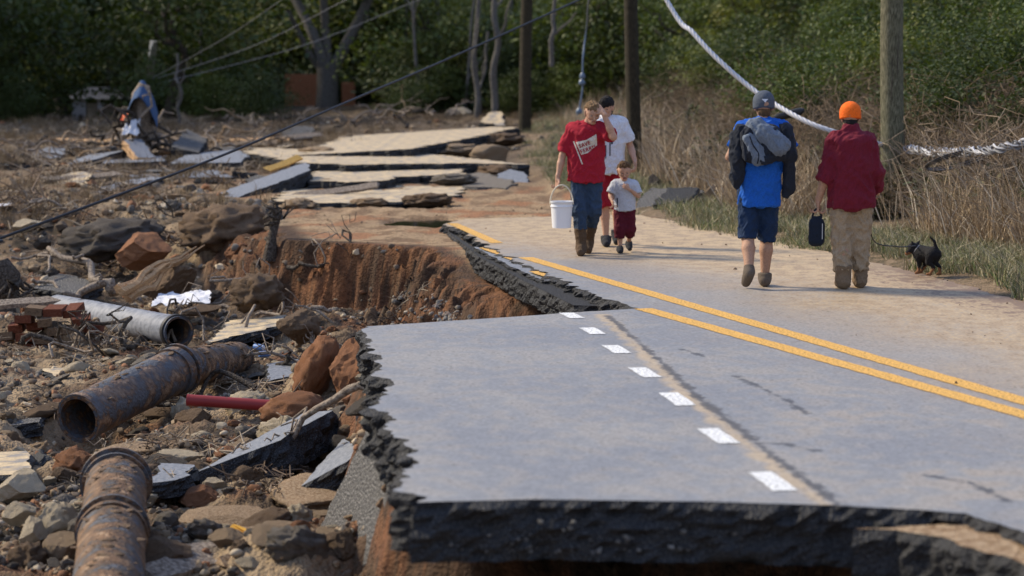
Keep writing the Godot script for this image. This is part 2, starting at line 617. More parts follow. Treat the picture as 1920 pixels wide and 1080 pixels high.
# humps and hollows: X, D, radius across, radius away, height
var humps := [
	[Vector2(-5.189, 35.281), 0.9, 0.8, 0.5], [Vector2(-4.226, 35.801), 0.8, 0.8, 0.5], [Vector2(-6.040, 36.648), 0.7, 0.8, 0.3], [Vector2(-3.991, 37.352), 0.5, 0.7, 0.25], [Vector2(-7.291, 36.383), 1.2, 1.4, 0.2], [Vector2(-3.276, 29.032), 0.35, 0.5, 0.15],
	[Vector2(-2.056, 26.265), 0.45, 0.5, 0.12], [Vector2(-1.332, 14.753), 0.35, 0.6, 0.22], [Vector2(-1.634, 22.781), 0.4, 0.6, 0.2], [Vector2(-1.954, 27.306), 0.6, 0.6, 0.12], [Vector2(-4.219, 29.987), 0.5, 0.5, -0.06], [Vector2(-6.228, 29.987), 0.6, 0.7, 0.25],
	[Vector2(-1.390, 19.331), 0.25, 0.5, 0.2], [Vector2(-3.014, 30.675), 0.5, 0.6, 0.2], [Vector2(-5.129, 27.306), 0.7, 0.6, 0.12], [Vector2(-3.678, 20.213), 0.45, 0.7, -0.26], [Vector2(-3.401, 20.754), 0.4, 0.6, -0.2], [Vector2(-3.140, 22.224), 0.4, 0.6, -0.15], [Vector2(-1.808, 29.987), 0.35, 0.35, 0.15]]

var pools := [[Vector2(-1.356, 35.856), 0.62, 0.5], [Vector2(-1.177, 32.438), 0.5, 0.75]]


func verge(x: float, d: float) -> float:  # metres to the right of the pavement's far edge
	for i in verge_line.size() - 1:
		if d < verge_line[i + 1].y or i == verge_line.size() - 2:
			var a := verge_line[i]
			var b := verge_line[i + 1]
			var e := (b - a).normalized()
			return (x - a.x) * e.y - (d - a.y) * e.x
	return 0.0


func brink_side(x: float, d: float) -> Vector2:  # (signed distance, width): positive on the high ground
	var p := Vector2(x, d)
	var best := 1e9
	var w := 1.0
	var inside := d > 9.0
	for i in brink.size() - 1:
		var a := brink[i]
		var ab := brink[i + 1] - a
		# each stretch of the brink that lies to the right turns high into low
		if (a.y > d) != (a.y + ab.y > d) and x < a.x + ab.x * (d - a.y) / ab.y:
			inside = not inside
		var t := clampf((p - a).dot(ab) / ab.length_squared(), 0.0, 1.0)
		var q := p.distance_squared_to(a + ab * t)
		if q < best:
			best = q
			w = lerpf(brink_w[i], brink_w[i + 1], t)
	var s := sqrt(best)
	return Vector2(s if inside else -s, w)


func ground(x: float, d: float, smooth := false) -> float:
	var r := verge(x, d)
	# high ground
	var up := lerpf(-0.31, -0.10, smoothstep(26.0, 28.0, d))
	up = lerpf(up, -0.02, smoothstep(-0.5, 0.0, r))
	up += 0.15 * smoothstep(34.0, 44.0, d) + 0.22 * smoothstep(44.0, 60.0, d) + 0.3 * smoothstep(60.0, 78.0, d)
	up -= 1.7 * smoothstep(-8.0, -16.0, x) * smoothstep(66.0, 82.0, d)
	if d > 95.0:
		up += (d - 95.0) * 0.22
	if r > 0.0:
		up += 0.05 * smoothstep(0.0, 0.5, r) + 0.05 * maxf(r - 0.8, 0.0) + 0.16 * maxf(minf(r, 18.0) - 2.2, 0.0) + 0.1 * maxf(minf(r, 30.0) - 6.0, 0.0)
	var h := up
	if d < 60.0:
		var b := brink_side(x, d)
		b.x += minf(b.y, 0.5) * (0.6 * nz.get_noise_2d(x * 1.1, d * 1.6 + 40.0) + 0.18 * nz2.get_noise_2d(x * 4.5, d * 9.0)) if d > 20.5 else 0.0
		var t := smoothstep(-b.y * 1.6, 0.03, b.x)
		if d > 20.5 and b.y < 1.1 and t > 0.0 and t < 1.0:  # crumbled ledges and a spread foot
			t = clampf(pow(t, 1.35) + (1.0 - t) * t * (0.9 * nz.get_noise_3d(x * 1.3, t * 3.5, 7.0) + 0.5 * nz2.get_noise_3d(x * 6.0, t * 9.0, d * 6.0)), 0.0, 1.0)
		if t < 1.0:
			var low := lerpf(-1.08, -0.98, smoothstep(16.0, 24.0, d))
			low = lerpf(low, -0.42, smoothstep(28.5, 36.0, d))
			low = lerpf(low, -0.12, smoothstep(35.0, 44.0, d))
			low += 0.10 * nz.get_noise_2d(x * 0.5, d * 0.4) + 0.07 * nz.get_noise_2d(x * 1.3 + 30.0, d * 1.1)
			for m: Array in humps:
				var c: Vector2 = m[0]
				var e := ((x - c.x) / (m[1] as float)) ** 2 + ((d - c.y) / (m[2] as float)) ** 2
				if e < 4.0:
					low += (m[3] as float) * (1.0 - smoothstep(0.15, 2.6, e))
			if t > 0.02 and not smooth:
				t = clampf(t + 0.18 * nz.get_noise_3d(x * 3.0, d * 3.0, 4.0) * (1.0 - t) * 2.0, 0.0, 1.0)
			h = lerpf(low, up, t)
		if not smooth:
			var out := 1.0 - t
			h += out * (0.035 * nz.get_noise_2d(x * 4.0, d * 4.0) + 0.02 * nz2.get_noise_2d(x * 13.0, d * 13.0))
	if not smooth and d > 30.0:
		h += 0.04 * nz.get_noise_2d(x * 1.1, d * 0.8) + 0.02 * nz.get_noise_2d(x * 4.0, d * 3.0) * smoothstep(30.5, 33.0, d)
	if d > 29.0 and d < 38.0:
		for p: Array in pools:
			var c: Vector2 = p[0]
			h -= 0.10 * smoothstep(1.7, 0.3, ((x - c.x) / (p[1] as float)) ** 2 + ((d - c.y) / (p[2] as float)) ** 2)
	return h


func on_ground(x: float, d: float, lift := 0.0) -> Vector3:
	return Vector3(x, ground(x, d) + lift, -d)


func ground_colour(x: float, d: float, h: float, slope: float) -> Color:
	var n := nz.get_noise_2d(x * 0.45 + 5.0, d * 0.3)
	var n2 := nz.get_noise_2d(x * 1.6 + 50.0, d * 1.0 + 20.0)
	var n3 := nz.get_noise_2d(x * 4.5, d * 3.5 + 90.0)
	var brown := Color(0.16, 0.106, 0.063)
	var sand := Color(0.33, 0.24, 0.148)
	var clay := Color(0.25, 0.105, 0.046)
	var dark := Color(0.05, 0.037, 0.026)
	var c := brown.lerp(sand, smoothstep(-0.1, 0.35, n + 0.5 * n2))
	c = c.lerp(dark, smoothstep(0.15, 0.5, n2 - 0.4 * n + 0.3 * n3))
	var r := verge(x, d)
	if d < 60.0 and r < 0.0:
		var b := brink_side(x, d)
		# clay where the bank has been cut, with lenses of darker fill
		var cut := smoothstep(-b.y - 0.5, -b.y * 0.6, b.x)
		if b.y < 1.1:
			var band := smoothstep(-0.2, 0.15, nz.get_noise_2d(x * 1.2 + 9.0, h * 5.0) + 0.5 * n3)
			c = c.lerp(clay.lerp(Color(0.085, 0.05, 0.03), 0.45 + 0.55 * band), cut * smoothstep(0.1, -0.1, b.x - 0.35))
		if b.x > 0.1 and d > 26.0:  # mud left on the flat
			var mud := Color(0.42, 0.29, 0.165).lerp(Color(0.24, 0.15, 0.085), smoothstep(-0.1, 0.3, n2 + 0.5 * n3))
			mud = mud.lerp(Color(0.36, 0.18, 0.09), smoothstep(0.15, 0.4, nz.get_noise_2d(x * 0.9 + 70.0, d * 0.6)))
			c = c.lerp(mud, smoothstep(0.1, 0.4, b.x) * smoothstep(46.0, 42.0, d))
		elif b.x < 0.0:
			c = c.lerp(clay, 0.5 * smoothstep(0.25, 0.45, nz.get_noise_2d(x * 0.7 + 31.0, d * 0.7)))
	var dry := Color(0.14, 0.102, 0.066)
	c = c.lerp(dry, smoothstep(37.0, 42.0, d) * 0.6)
	if r > -0.2:
		var soil := Color(0.27, 0.19, 0.115).lerp(Color(0.15, 0.11, 0.06), smoothstep(0.0, 0.3, n2 + n3))
		c = c.lerp(soil, smoothstep(-0.2, 0.1, r))
		c = c.lerp(Color(0.12, 0.09, 0.055), smoothstep(1.5, 5.0, r) * 0.8)
	c = c.lerp(Color(0.11, 0.085, 0.052), smoothstep(70.0, 95.0, d))
	return c


func make_ground() -> void:
	var g := Geo.new()
	var us := PackedFloat32Array()
	var u := -1.6
	while u < 1.6:
		us.append(u)
		u += 0.00185 if absf(u + 0.03) < 0.2 else (0.004 if absf(u) < 0.27 else 0.06)
	var ds := PackedFloat32Array()
	var d := 3.0
	while d < 420.0:
		ds.append(d)
		d *= 1.06 if d < 9.2 else (1.0036 if d < 25.0 else (1.0014 if d < 29.3 else 1.0036) if d < 34.0 else (1.0065 if d < 62.0 else 1.03))
	var nu := us.size()
	var hs := PackedFloat32Array()
	hs.resize(nu * ds.size())
	for i in ds.size():
		for j in nu:
			hs[i * nu + j] = ground(us[j] * ds[i], ds[i])
	for i in ds.size():
		for j in nu:
			var x := us[j] * ds[i]
			var h := hs[i * nu + j]
			g.V.append(Vector3(x, h, -ds[i]))
			g.C.append(ground_colour(x, ds[i], h, 0.0))
	for i in ds.size() - 1:
		for j in nu - 1:
			var a := i * nu + j
			g.quad(a, a + nu, a + nu + 1, a + 1)
	struct("ground", g.mesh(), M.earth)


# ---------------------------------------------------------------- slabs of asphalt
func jag(poly: PackedVector2Array, step: float, amp: float, sd: float, rough: Array = []) -> PackedVector2Array:
	var out := PackedVector2Array()
	for i in poly.size():
		var a := poly[i]
		var b := poly[(i + 1) % poly.size()]
		var k: float = amp * (rough[i] if i < rough.size() else 1.0)
		var n := maxi(1, int((b - a).length() / step))
		var nrm := (b - a).normalized().orthogonal()
		for j in n:
			var q := a.lerp(b, float(j) / n)
			var w := nz.get_noise_3d(q.x * 1.7, q.y * 1.7, sd) * 1.9 + nz2.get_noise_3d(q.x * 5.0, q.y * 5.0, sd) * 0.8 + nz2.get_noise_3d(q.x * 14.0, q.y * 14.0, sd) * 0.3
			w *= minf(1.0, minf(j, n - j) * 0.5 + 0.3)
			out.append(q + nrm * w * k)
	return out


# top at y = 0 in the slab's own frame, thickness downwards; returns [top, broken edge with underside]
func slab_geo(poly: PackedVector2Array, thick: float, sd: float, uvbox := Rect2(), flare := 1.0, rows := 6) -> Array:
	var top := Geo.new()
	var edge := Geo.new()
	var area := 0.0
	for i in poly.size():
		area += poly[i].cross(poly[(i + 1) % poly.size()])
	var pl := poly.duplicate()
	if area < 0.0:
		pl.reverse()
	var tris := Geometry2D.triangulate_polygon(pl)
	for q in pl:
		top.V.append(Vector3(q.x, 0, q.y))
		if uvbox.size.x > 0.0:
			top.T.append((q - uvbox.position) / uvbox.size)
	for t in range(0, tris.size(), 3):
		var a := tris[t]
		var b := tris[t + 1]
		var c := tris[t + 2]
		if (top.V[c] - top.V[a]).cross(top.V[b] - top.V[a]).y > 0.0:
			top.tri(a, b, c)
		else:
			top.tri(a, c, b)
	var n := pl.size()
	for k in rows + 1:
		var f := float(k) / rows
		for i in n:
			var q := pl[i]
			var tangent := (pl[(i + 1) % n] - pl[(i - 1 + n) % n]).normalized()
			var o := Vector2(tangent.y, -tangent.x)
			var w := 0.0
			if k > 0:
				w = 0.03 * nz.get_noise_3d(q.x * 6.0 + sd, f * thick * 14.0, q.y * 6.0) * flare + 0.022 * nz2.get_noise_3d(q.x * 22.0, f * thick * 40.0 + sd, q.y * 22.0) + 0.012 * flare
				w += 0.03 * flare * nz.get_noise_3d(q.x * 2.5 + sd, f * 2.0, q.y * 2.5)
			edge.V.append(Vector3(q.x + o.x * w, -f * thick - (0.002 if k == 0 else 0.0), q.y + o.y * w))
	for k in rows:
		for i in n:
			var j := (i + 1) % n
			edge.quad(k * n + i, k * n + j, (k + 1) * n + j, (k + 1) * n + i)
	var first := rows * n
	for t in range(0, tris.size(), 3):
		var a := first + tris[t]
		var b := first + tris[t + 1]
		var c := first + tris[t + 2]
		if (edge.V[c] - edge.V[a]).cross(edge.V[b] - edge.V[a]).y < 0.0:
			edge.tri(a, b, c)
		else:
			edge.tri(a, c, b)
	# side faces must look outwards
	var p0 := edge.V[0]
	var nn := (edge.V[edge.I[2]] - p0).cross(edge.V[edge.I[1]] - p0)
	var tg := pl[1] - pl[n - 1]
	if nn.dot(Vector3(tg.y, 0, -tg.x)) < 0.0:
		for t in range(0, rows * n * 6, 3):
			var sw := edge.I[t + 1]
			edge.I[t + 1] = edge.I[t + 2]
			edge.I[t + 2] = sw
	return [top, edge]


# a broken piece of pavement lying on three or more corners in space
func slab(called: String, label: String, corners: Array, thick: float, top_mat: Material, opts := {}) -> Node3D:
	var c := Vector3.ZERO
	for p: Vector3 in corners:
		c += p / corners.size()
	var nrm := Vector3.ZERO
	for i in corners.size():
		nrm += ((corners[i] as Vector3) - c).cross((corners[(i + 1) % corners.size()] as Vector3) - c)
	nrm = nrm.normalized()
	if nrm.y < 0.0:
		nrm = -nrm
	if opts.get("flip", false):
		nrm = -nrm
	var ex: Vector3 = ((corners[1] as Vector3) - (corners[0] as Vector3))
	ex = (ex - nrm * ex.dot(nrm)).normalized()
	var ez := ex.cross(nrm)
	var poly := PackedVector2Array()
	for p: Vector3 in corners:
		poly.append(Vector2((p - c).dot(ex), (p - c).dot(ez)))
	var sd := rng.randf() * 50.0
	var amp: float = opts.get("amp", 0.05)
	var jp := jag(poly, opts.get("step", 0.05), amp, sd, opts.get("rough", []))
	while Geometry2D.triangulate_polygon(jp).is_empty() and amp > 0.001:
		amp *= 0.5
		jp = jag(poly, opts.get("step", 0.05), amp, sd, opts.get("rough", []))
	var o := thing(called, label, opts.get("category", "asphalt slab"), c, 0.0, opts.get("group", ""))
	o.transform.basis = Basis(ex, nrm, ez)
	var gg := slab_geo(jp, thick, sd, Rect2(), opts.get("flare", 1.0))
	part("surface", (gg[0] as Geo).mesh(), top_mat, o)
	part("broken_edge", (gg[1] as Geo).mesh(false), opts.get("edge", M.asphalt_broken), o)
	return o


func stripe(path: PackedVector3Array, half: float, sd: float) -> ArrayMesh:
	var g := Geo.new()
	var n := path.size()
	for i in n:
		var dir := (path[mini(i + 1, n - 1)] - path[maxi(i - 1, 0)]).normalized()
		var s := dir.cross(Vector3.UP).normalized()
		var e := 0.006 * nz2.get_noise_2d(i * 0.9, sd)
		g.V.append(path[i] - s * (half + e))
		g.V.append(path[i] + s * (half - e))
	for i in n - 1:
		g.quad(i * 2, i * 2 + 2, i * 2 + 3, i * 2 + 1)
	return g.mesh()


func along(a: Vector3, b: Vector3, step: float) -> PackedVector3Array:
	var p := PackedVector3Array()
	var n := maxi(2, int(a.distance_to(b) / step))
	for i in n + 1:
		p.append(a.lerp(b, float(i) / n))
	return p


const ROAD_BOX := Rect2(-1.7, -33.5, 9.7, 25.0)


func seg_dist(p: Vector2, a: Vector2, b: Vector2) -> float:
	var ab := b - a
	return p.distance_to(a + ab * clampf((p - a).dot(ab) / ab.length_squared(), 0.0, 1.0))


func road_texture() -> ImageTexture:
	var w := 768
	var h := 1600
	var by := PackedByteArray()
	by.resize(w * h * 3)
	var cracks := [[Vector2(1.489, 15.827), Vector2(1.604, 15.230)], [Vector2(1.604, 15.230), Vector2(1.686, 14.746)], [Vector2(1.686, 14.746), Vector2(1.751, 14.140)], [Vector2(1.362, 13.044), Vector2(1.490, 13.007)], [Vector2(1.490, 13.007), Vector2(1.636, 12.774)], [Vector2(1.239, 17.297), Vector2(1.361, 16.889)],
		[Vector2(0.788, 19.584), Vector2(1.017, 16.828)], [Vector2(1.017, 16.828), Vector2(1.163, 14.817)], [Vector2(1.163, 14.817), Vector2(1.344, 13.007)], [Vector2(1.344, 13.007), Vector2(1.541, 11.220)], [Vector2(2.083, 12.025), Vector2(2.282, 11.795)], [Vector2(2.282, 11.795), Vector2(2.364, 11.289)]]
	var cw := [0.016, 0.012, 0.02, 0.02, 0.016, 0.012, 0.02, 0.024, 0.028, 0.03, 0.016, 0.018]
	var seam := [[Vector2(0.747, 19.667), Vector2(0.964, 16.889)], [Vector2(0.964, 16.889), Vector2(1.103, 14.817)], [Vector2(1.103, 14.817), Vector2(1.286, 13.007)], [Vector2(1.286, 13.007), Vector2(1.482, 11.152)]]
	var i := 0
	for y in h:
		var z := ROAD_BOX.position.y + ROAD_BOX.size.y * (y + 0.5) / h
		for x in w:
			var px := ROAD_BOX.position.x + ROAD_BOX.size.x * (x + 0.5) / w
			var d := -z
			var q := Vector2(px, d)
			var r := -verge(px, d)
			var n := nz.get_noise_2d(px * 0.7, d * 0.5)
			var n2 := nz2.get_noise_2d(px * 4.0 + 3.0, d * 3.0)
			var n3 := nz2.get_noise_2d(px * 19.0, d * 14.0)
			var c := Color(0.19, 0.196, 0.21).lerp(Color(0.24, 0.238, 0.235), clampf(0.5 + n + 0.25 * n2, 0, 1))
			# wheel-polished and stained patches run along the lane
			c = c * (1.0 + 0.10 * n3 + 0.05 * n2)
			# dried mud: thick by the verge and at the far end, thin film elsewhere
			var dust := 1.0 * smoothstep(3.6, 0.5, r + 0.9 * n + 0.25 * n2) + 0.75 * smoothstep(23.0, 28.0, d + 2.0 * n - 1.2 * r + 3.2)
			dust += 0.22 * smoothstep(0.1, 0.5, n + 0.2 * n2) * smoothstep(17.5, 12.0, d) * smoothstep(5.2, 3.5, r) + 0.1 * smoothstep(-0.1, 0.4, n2 + n)
			dust = clampf(dust * (0.9 + 0.3 * n3 + 0.25 * n2), 0.0, 0.92)
			var tan := Color(0.47, 0.34, 0.185).lerp(Color(0.35, 0.25, 0.145), clampf(0.5 + n2 * 0.7 + n3 * 0.3, 0, 1))
			c = c.lerp(tan, dust)
			if r < 0.75 and r + 0.5 * n2 + 0.3 * n3 < 0.55:  # wet brown mud by the grass
				c = c.lerp(Color(0.165, 0.105, 0.07), 0.85 * smoothstep(0.55, 0.2, r + 0.5 * n2 + 0.3 * n3) * smoothstep(25.5, 23.5, d))
			if d < 22.0:
				for k in seam.size():
					var s: Array = seam[k]
					var e := seg_dist(q, s[0], s[1])
					if e < 0.13:
						c = c.lerp(Color(0.42, 0.32, 0.2), 0.75 * smoothstep(0.09, 0.01, e + 0.035 * n2))
				for k in cracks.size():
					var s: Array = cracks[k]
					var e := seg_dist(q, s[0], s[1])
					if e < 0.15:
						c = c.lerp(Color(0.06, 0.06, 0.064), 0.9 * smoothstep((cw[k] as float) + 0.012, (cw[k] as float) * 0.5, e + 0.02 * n2 + 0.016 * n3))
			if n3 > 0.72 and n2 > 0.1:
				c = c * 0.6
			c = c.linear_to_srgb()
			var gr := 255.0 * (1.0 + 0.17 * (rng.randf() - 0.5))
			by[i] = clampi(int(c.r * gr), 0, 255)
			by[i + 1] = clampi(int(c.g * gr), 0, 255)
			by[i + 2] = clampi(int(c.b * gr), 0, 255)
			i += 3
	return ImageTexture.create_from_image(Image.create_from_data(w, h, false, Image.FORMAT_RGB8, by))


func make_road() -> void:
	var m := StandardMaterial3D.new()
	m.resource_name = "road_surface"
	m.albedo_texture = road_texture()
	m.roughness = 0.62
	m.metallic_specular = 0.4
	m.heightmap_enabled = true
	m.heightmap_texture = ImageTexture.create_from_image(noise_im(40, 0.12, 4))
	m.heightmap_scale = 0.12
	m.texture_repeat = false
	M["road_surface"] = m
	# corners (X, D) round the standing pavement, clockwise from its near left corner
	var pts := [Vector2(-0.456, 11.261), Vector2(-0.589, 12.184), Vector2(-0.547, 12.686), Vector2(-0.738, 13.823), Vector2(-0.793, 15.180), Vector2(-0.930, 15.963), Vector2(-0.912, 16.768), Vector2(-1.043, 17.525), Vector2(-1.151, 18.796),
		Vector2(-0.849, 18.987), Vector2(-0.259, 19.341), Vector2(0.442, 19.792), Vector2(1.082, 20.176), Vector2(0.944, 20.621), Vector2(0.695, 21.473), Vector2(0.506, 22.668), Vector2(0.215, 24.065), Vector2(-0.057, 25.573), Vector2(-0.336, 27.441), Vector2(-0.590, 29.415), Vector2(-0.871, 30.562),
		Vector2(-0.633, 31.587), Vector2(0.000, 31.800), Vector2(0.718, 32.236), Vector2(1.662, 32.458), Vector2(2.735, 29.232), Vector2(3.477, 25.998), Vector2(4.053, 23.288), Vector2(4.441, 20.712), Vector2(7.2, 8.5),
		Vector2(2.349, 10.210), Vector2(2.287, 10.514), Vector2(2.110, 10.992), Vector2(1.847, 11.085), Vector2(1.512, 11.193), Vector2(0.864, 11.289), Vector2(0.102, 11.344)]
	var rough := [1.0, 1.2, 1.2, 1.2, 1.0, 1.0, 1.0, 0.6, 0.15, 0.2, 0.2, 0.2, 0.6, 0.8, 1.0, 1.0, 1.0, 1.0, 1.0, 0.8, 1.0, 1.2, 1.2, 1.0, 0.5, 0.5, 0.5, 0.5, 0.5, 0.2, 0.3, 0.4, 0.4, 0.12, 0.12, 0.12, 0.12]
	var poly := PackedVector2Array()
	for p: Vector2 in pts:
		poly.append(Vector2(p.x, -p.y))
	var jp := jag(poly, 0.045, 0.055, 3.0, rough)
	var gg := slab_geo(jp, 0.29, 3.0, ROAD_BOX, 1.9, 9)
	var road := Node3D.new()
	road.name = "road"
	add_child(road)
	tag(road, "", "", "", "structure")
	part("surface", (gg[0] as Geo).mesh(), m, road)
	part("broken_edge", (gg[1] as Geo).mesh(false), M.asphalt_broken, road)
	# double yellow line; the one nearer the break starts where the lane was torn away
	var up := Vector3(0, 0.004, 0)
	part("centre_line", stripe(along(Vector3(0.141, 0, -25.366) + up, Vector3(3.15, 0, -14.63) + up, 0.12).duplicate() + along(Vector3(3.15, 0, -14.63) + up, Vector3(3.536, 0, -13.118) + up, 0.12).slice(1), 0.082, 1.0), M.worn_yellow, road)
	part("centre_line", stripe(along(Vector3(1.102, 0, -20.133) + up, Vector3(3.032, 0, -14.075) + up, 0.12) + along(Vector3(3.032, 0, -14.075) + up, Vector3(3.412, 0, -12.651) + up, 0.12).slice(1), 0.082, 2.0), M.worn_yellow, road)
	part("centre_line", stripe(along(Vector3(-0.765, 0, -30.661) + up, Vector3(-0.171, 0, -27.361) + up, 0.12), 0.07, 3.0), M.worn_yellow, road)
	var dashes := [[Vector3(0.451, 0, -19.792), Vector3(0.528, 0, -19.381)], [Vector3(0.585, 0, -18.683), Vector3(0.661, 0, -18.245)], [Vector3(0.718, 0, -17.525), Vector3(0.793, 0, -17.044)], [Vector3(0.851, 0, -16.241), Vector3(0.931, 0, -15.746)], [Vector3(0.986, 0, -15.009), Vector3(1.06, 0, -14.448)], [Vector3(1.116, 0, -13.54), Vector3(1.192, 0, -13.007)], [Vector3(1.261, 0, -12.088), Vector3(1.332, 0, -11.558)]]
	for s: Array in dashes:
		part("lane_dash", stripe(along((s[0] as Vector3) + up, (s[1] as Vector3) + up, 0.1), 0.062, rng.randf() * 9.0), M.worn_white, road)
	# steps of torn pavement below the far break, each a lower ragged ledge
	slab("broken_pavement_ledge", "thin ragged asphalt ledge with yellow paint remnants below torn road edge", [Vector3(-0.822, -0.06, -30.256), Vector3(-0.362, -0.06, -27.04), Vector3(0.135, -0.06, -24.193), Vector3(0.501, -0.07, -22.446), Vector3(0.891, -0.07, -20.984), Vector3(0.543, -0.07, -21.122), Vector3(0.13, -0.07, -23.367), Vector3(-0.35, -0.06, -26.161), Vector3(-0.75, -0.06, -29.517)], 0.2, M.asphalt_broken, {"amp": 0.05})
	slab("broken_pavement_ledge", "narrow sliver of pavement with yellow stripe hanging at torn road edge", [Vector3(-0.424, -0.02, -27.147), Vector3(0, -0.02, -25.266), Vector3(0.268, -0.02, -23.986), Vector3(0.435, -0.03, -22.936), Vector3(0.309, -0.03, -23.104), Vector3(-0.028, -0.03, -24.726), Vector3(-0.325, -0.03, -26.516)], 0.05, M.asphalt_top, {"amp": 0.03})
	for s: Array in [[Vector3(-0.33, 0, -26.891), Vector3(-0.116, 0, -25.998)], [Vector3(-0.046, 0, -25.573), Vector3(0.067, 0, -25.095)], [Vector3(0.213, 0, -23.881), Vector3(0.388, 0, -23.173)]]:
		part("yellow_scrap", stripe(along((s[0] as Vector3) + Vector3(0, -0.012, 0), (s[1] as Vector3) + Vector3(0, -0.012, 0), 0.1), 0.05, rng.randf() * 9.0), M.worn_yellow, road)
	slab("base_course_ledge", "lower brown gravel ledge sticking out under the near end of the road", [Vector3(1.593, -0.06, -11.042), Vector3(2.133, -0.06, -11.004), Vector3(2.318, -0.06, -10.596), Vector3(2.7, -0.06, -9.2), Vector3(2.35, -0.08, -9.6), Vector3(2.213, -0.08, -10.212), Vector3(1.984, -0.08, -10.73), Vector3(1.688, -0.08, -11.016)], 0.25, M.flat_stone, {"amp": 0.04, "category": "road base"})


func make_far_road() -> void:
	slab("pavement_slab", "sand covered pavement slab nearest of the stepped far road, right behind the mud flat", [Vector3(-3.536, -0.05, -35.955), Vector3(-2.844, 0, -35.516), Vector3(-2.054, 0, -35.516), Vector3(-1.366, -0.02, -36.126), Vector3(-0.847, -0.05, -37.346), Vector3(-0.816, -0.02, -39.91), Vector3(-2.302, 0.02, -39.824), Vector3(-3.761, -0.02, -40.764)], 0.18, M.asphalt_sandy, {"amp": 0.09, "step": 0.07})
	slab("pavement_slab", "sand covered pavement slab with yellow line scraps, second step of the far road", [Vector3(-3.404, 0.1, -39.469), Vector3(-2.661, 0.16, -38.624), Vector3(-2.064, 0.14, -39.022), Vector3(-2.007, 0.12, -40.131), Vector3(-0.89, 0.12, -40.867), Vector3(-0.788, 0.14, -44.315), Vector3(-2.143, 0.17, -43.857), Vector3(-3.545, 0.12, -44.322)], 0.2, M.asphalt_sandy, {"amp": 0.10, "step": 0.07})
	slab("pavement_slab", "grey and sandy pavement slab, third step of far road with long black edge", [Vector3(-5.214, 0.27, -46.775), Vector3(-3.789, 0.28, -42.649), Vector3(-2.794, 0.32, -41.93), Vector3(-1.885, 0.27, -42.442), Vector3(-0.854, 0.24, -42.698), Vector3(0.283, 0.14, -42.399), Vector3(-0.59, 0.26, -44.269), Vector3(-1.881, 0.3, -47.076), Vector3(-5.197, 0.3, -48.774)], 0.2, M.asphalt_sandy, {"amp": 0.10, "step": 0.08})
	slab("far_road_slab", "long sunlit tan road strip rising to its torn edge before the bare pole", [Vector3(-4.018, 0.36, -45.245), Vector3(-1.909, 0.36, -45.245), Vector3(-0.888, 0.421, -50), Vector3(0.099, 0.542, -56), Vector3(-0.386, 0.525, -58), Vector3(-4.048, 0.186, -57)], 0.2, M.asphalt_sandy, {"amp": 0.12, "step": 0.1, "category": "road"})
	# puddles
	for p: Array in [["shallow puddle on tan mud before the stepped slabs", [Vector3(-2.063, -0.12, -35.664), Vector3(-1.335, -0.12, -35.285), Vector3(-0.653, -0.12, -35.792), Vector3(-0.642, -0.12, -36.988), Vector3(-1.404, -0.12, -37.126), Vector3(-2.083, -0.12, -36.715)]],
			["dark puddle at the torn far end of the road", [Vector3(-1.697, -0.12, -31.49), Vector3(-1.185, -0.12, -31.292), Vector3(-0.704, -0.12, -31.59), Vector3(-0.68, -0.12, -33.961), Vector3(-1.294, -0.12, -34.195), Vector3(-1.684, -0.12, -33.617)]]]:
		var poly := PackedVector2Array()
		for v: Vector3 in p[1]:
			poly.append(Vector2(v.x, v.z))
		var gg := slab_geo(jag(poly, 0.1, 0.08, 5.0), 0.2, 1.0, Rect2(), 0.0, 1)
		var mesh := (gg[0] as Geo).mesh()
		solo("puddle", mesh, M.puddle_water, Vector3(0, -0.125, 0), p[0], "puddle")


# ---------------------------------------------------------------- stones
func ico(level: int) -> Geo:
	var g := Geo.new()
	var f := (1.0 + sqrt(5.0)) / 2.0
	for v: Vector3 in [Vector3(-1, f, 0), Vector3(1, f, 0), Vector3(-1, -f, 0), Vector3(1, -f, 0), Vector3(0, -1, f), Vector3(0, 1, f), Vector3(0, -1, -f), Vector3(0, 1, -f), Vector3(f, 0, -1), Vector3(f, 0, 1), Vector3(-f, 0, -1), Vector3(-f, 0, 1)]:
		g.V.append(v.normalized())
	var faces := [0, 11, 5, 0, 5, 1, 0, 1, 7, 0, 7, 10, 0, 10, 11, 1, 5, 9, 5, 11, 4, 11, 10, 2, 10, 7, 6, 7, 1, 8, 3, 9, 4, 3, 4, 2, 3, 2, 6, 3, 6, 8, 3, 8, 9, 4, 9, 5, 2, 4, 11, 6, 2, 10, 8, 6, 7, 9, 8, 1]
	for t in range(0, faces.size(), 3):
		g.tri(faces[t], faces[t + 2], faces[t + 1])
	for l in level:
		var mid := {}
		var ni := PackedInt32Array()
		for t in range(0, g.I.size(), 3):
			var e := [0, 0, 0]
			for k in 3:
				var a := g.I[t + k]
				var b := g.I[t + (k + 1) % 3]
				var key := mini(a, b) * 100000 + maxi(a, b)
				if not mid.has(key):
					mid[key] = g.V.size()
					g.V.append(((g.V[a] + g.V[b]) * 0.5).normalized())
				e[k] = mid[key]
			for q: int in [g.I[t], e[0], e[2], g.I[t + 1], e[1], e[0], g.I[t + 2], e[2], e[1], e[0], e[1], e[2]]:
				ni.append(q)
		g.I = ni
	return g


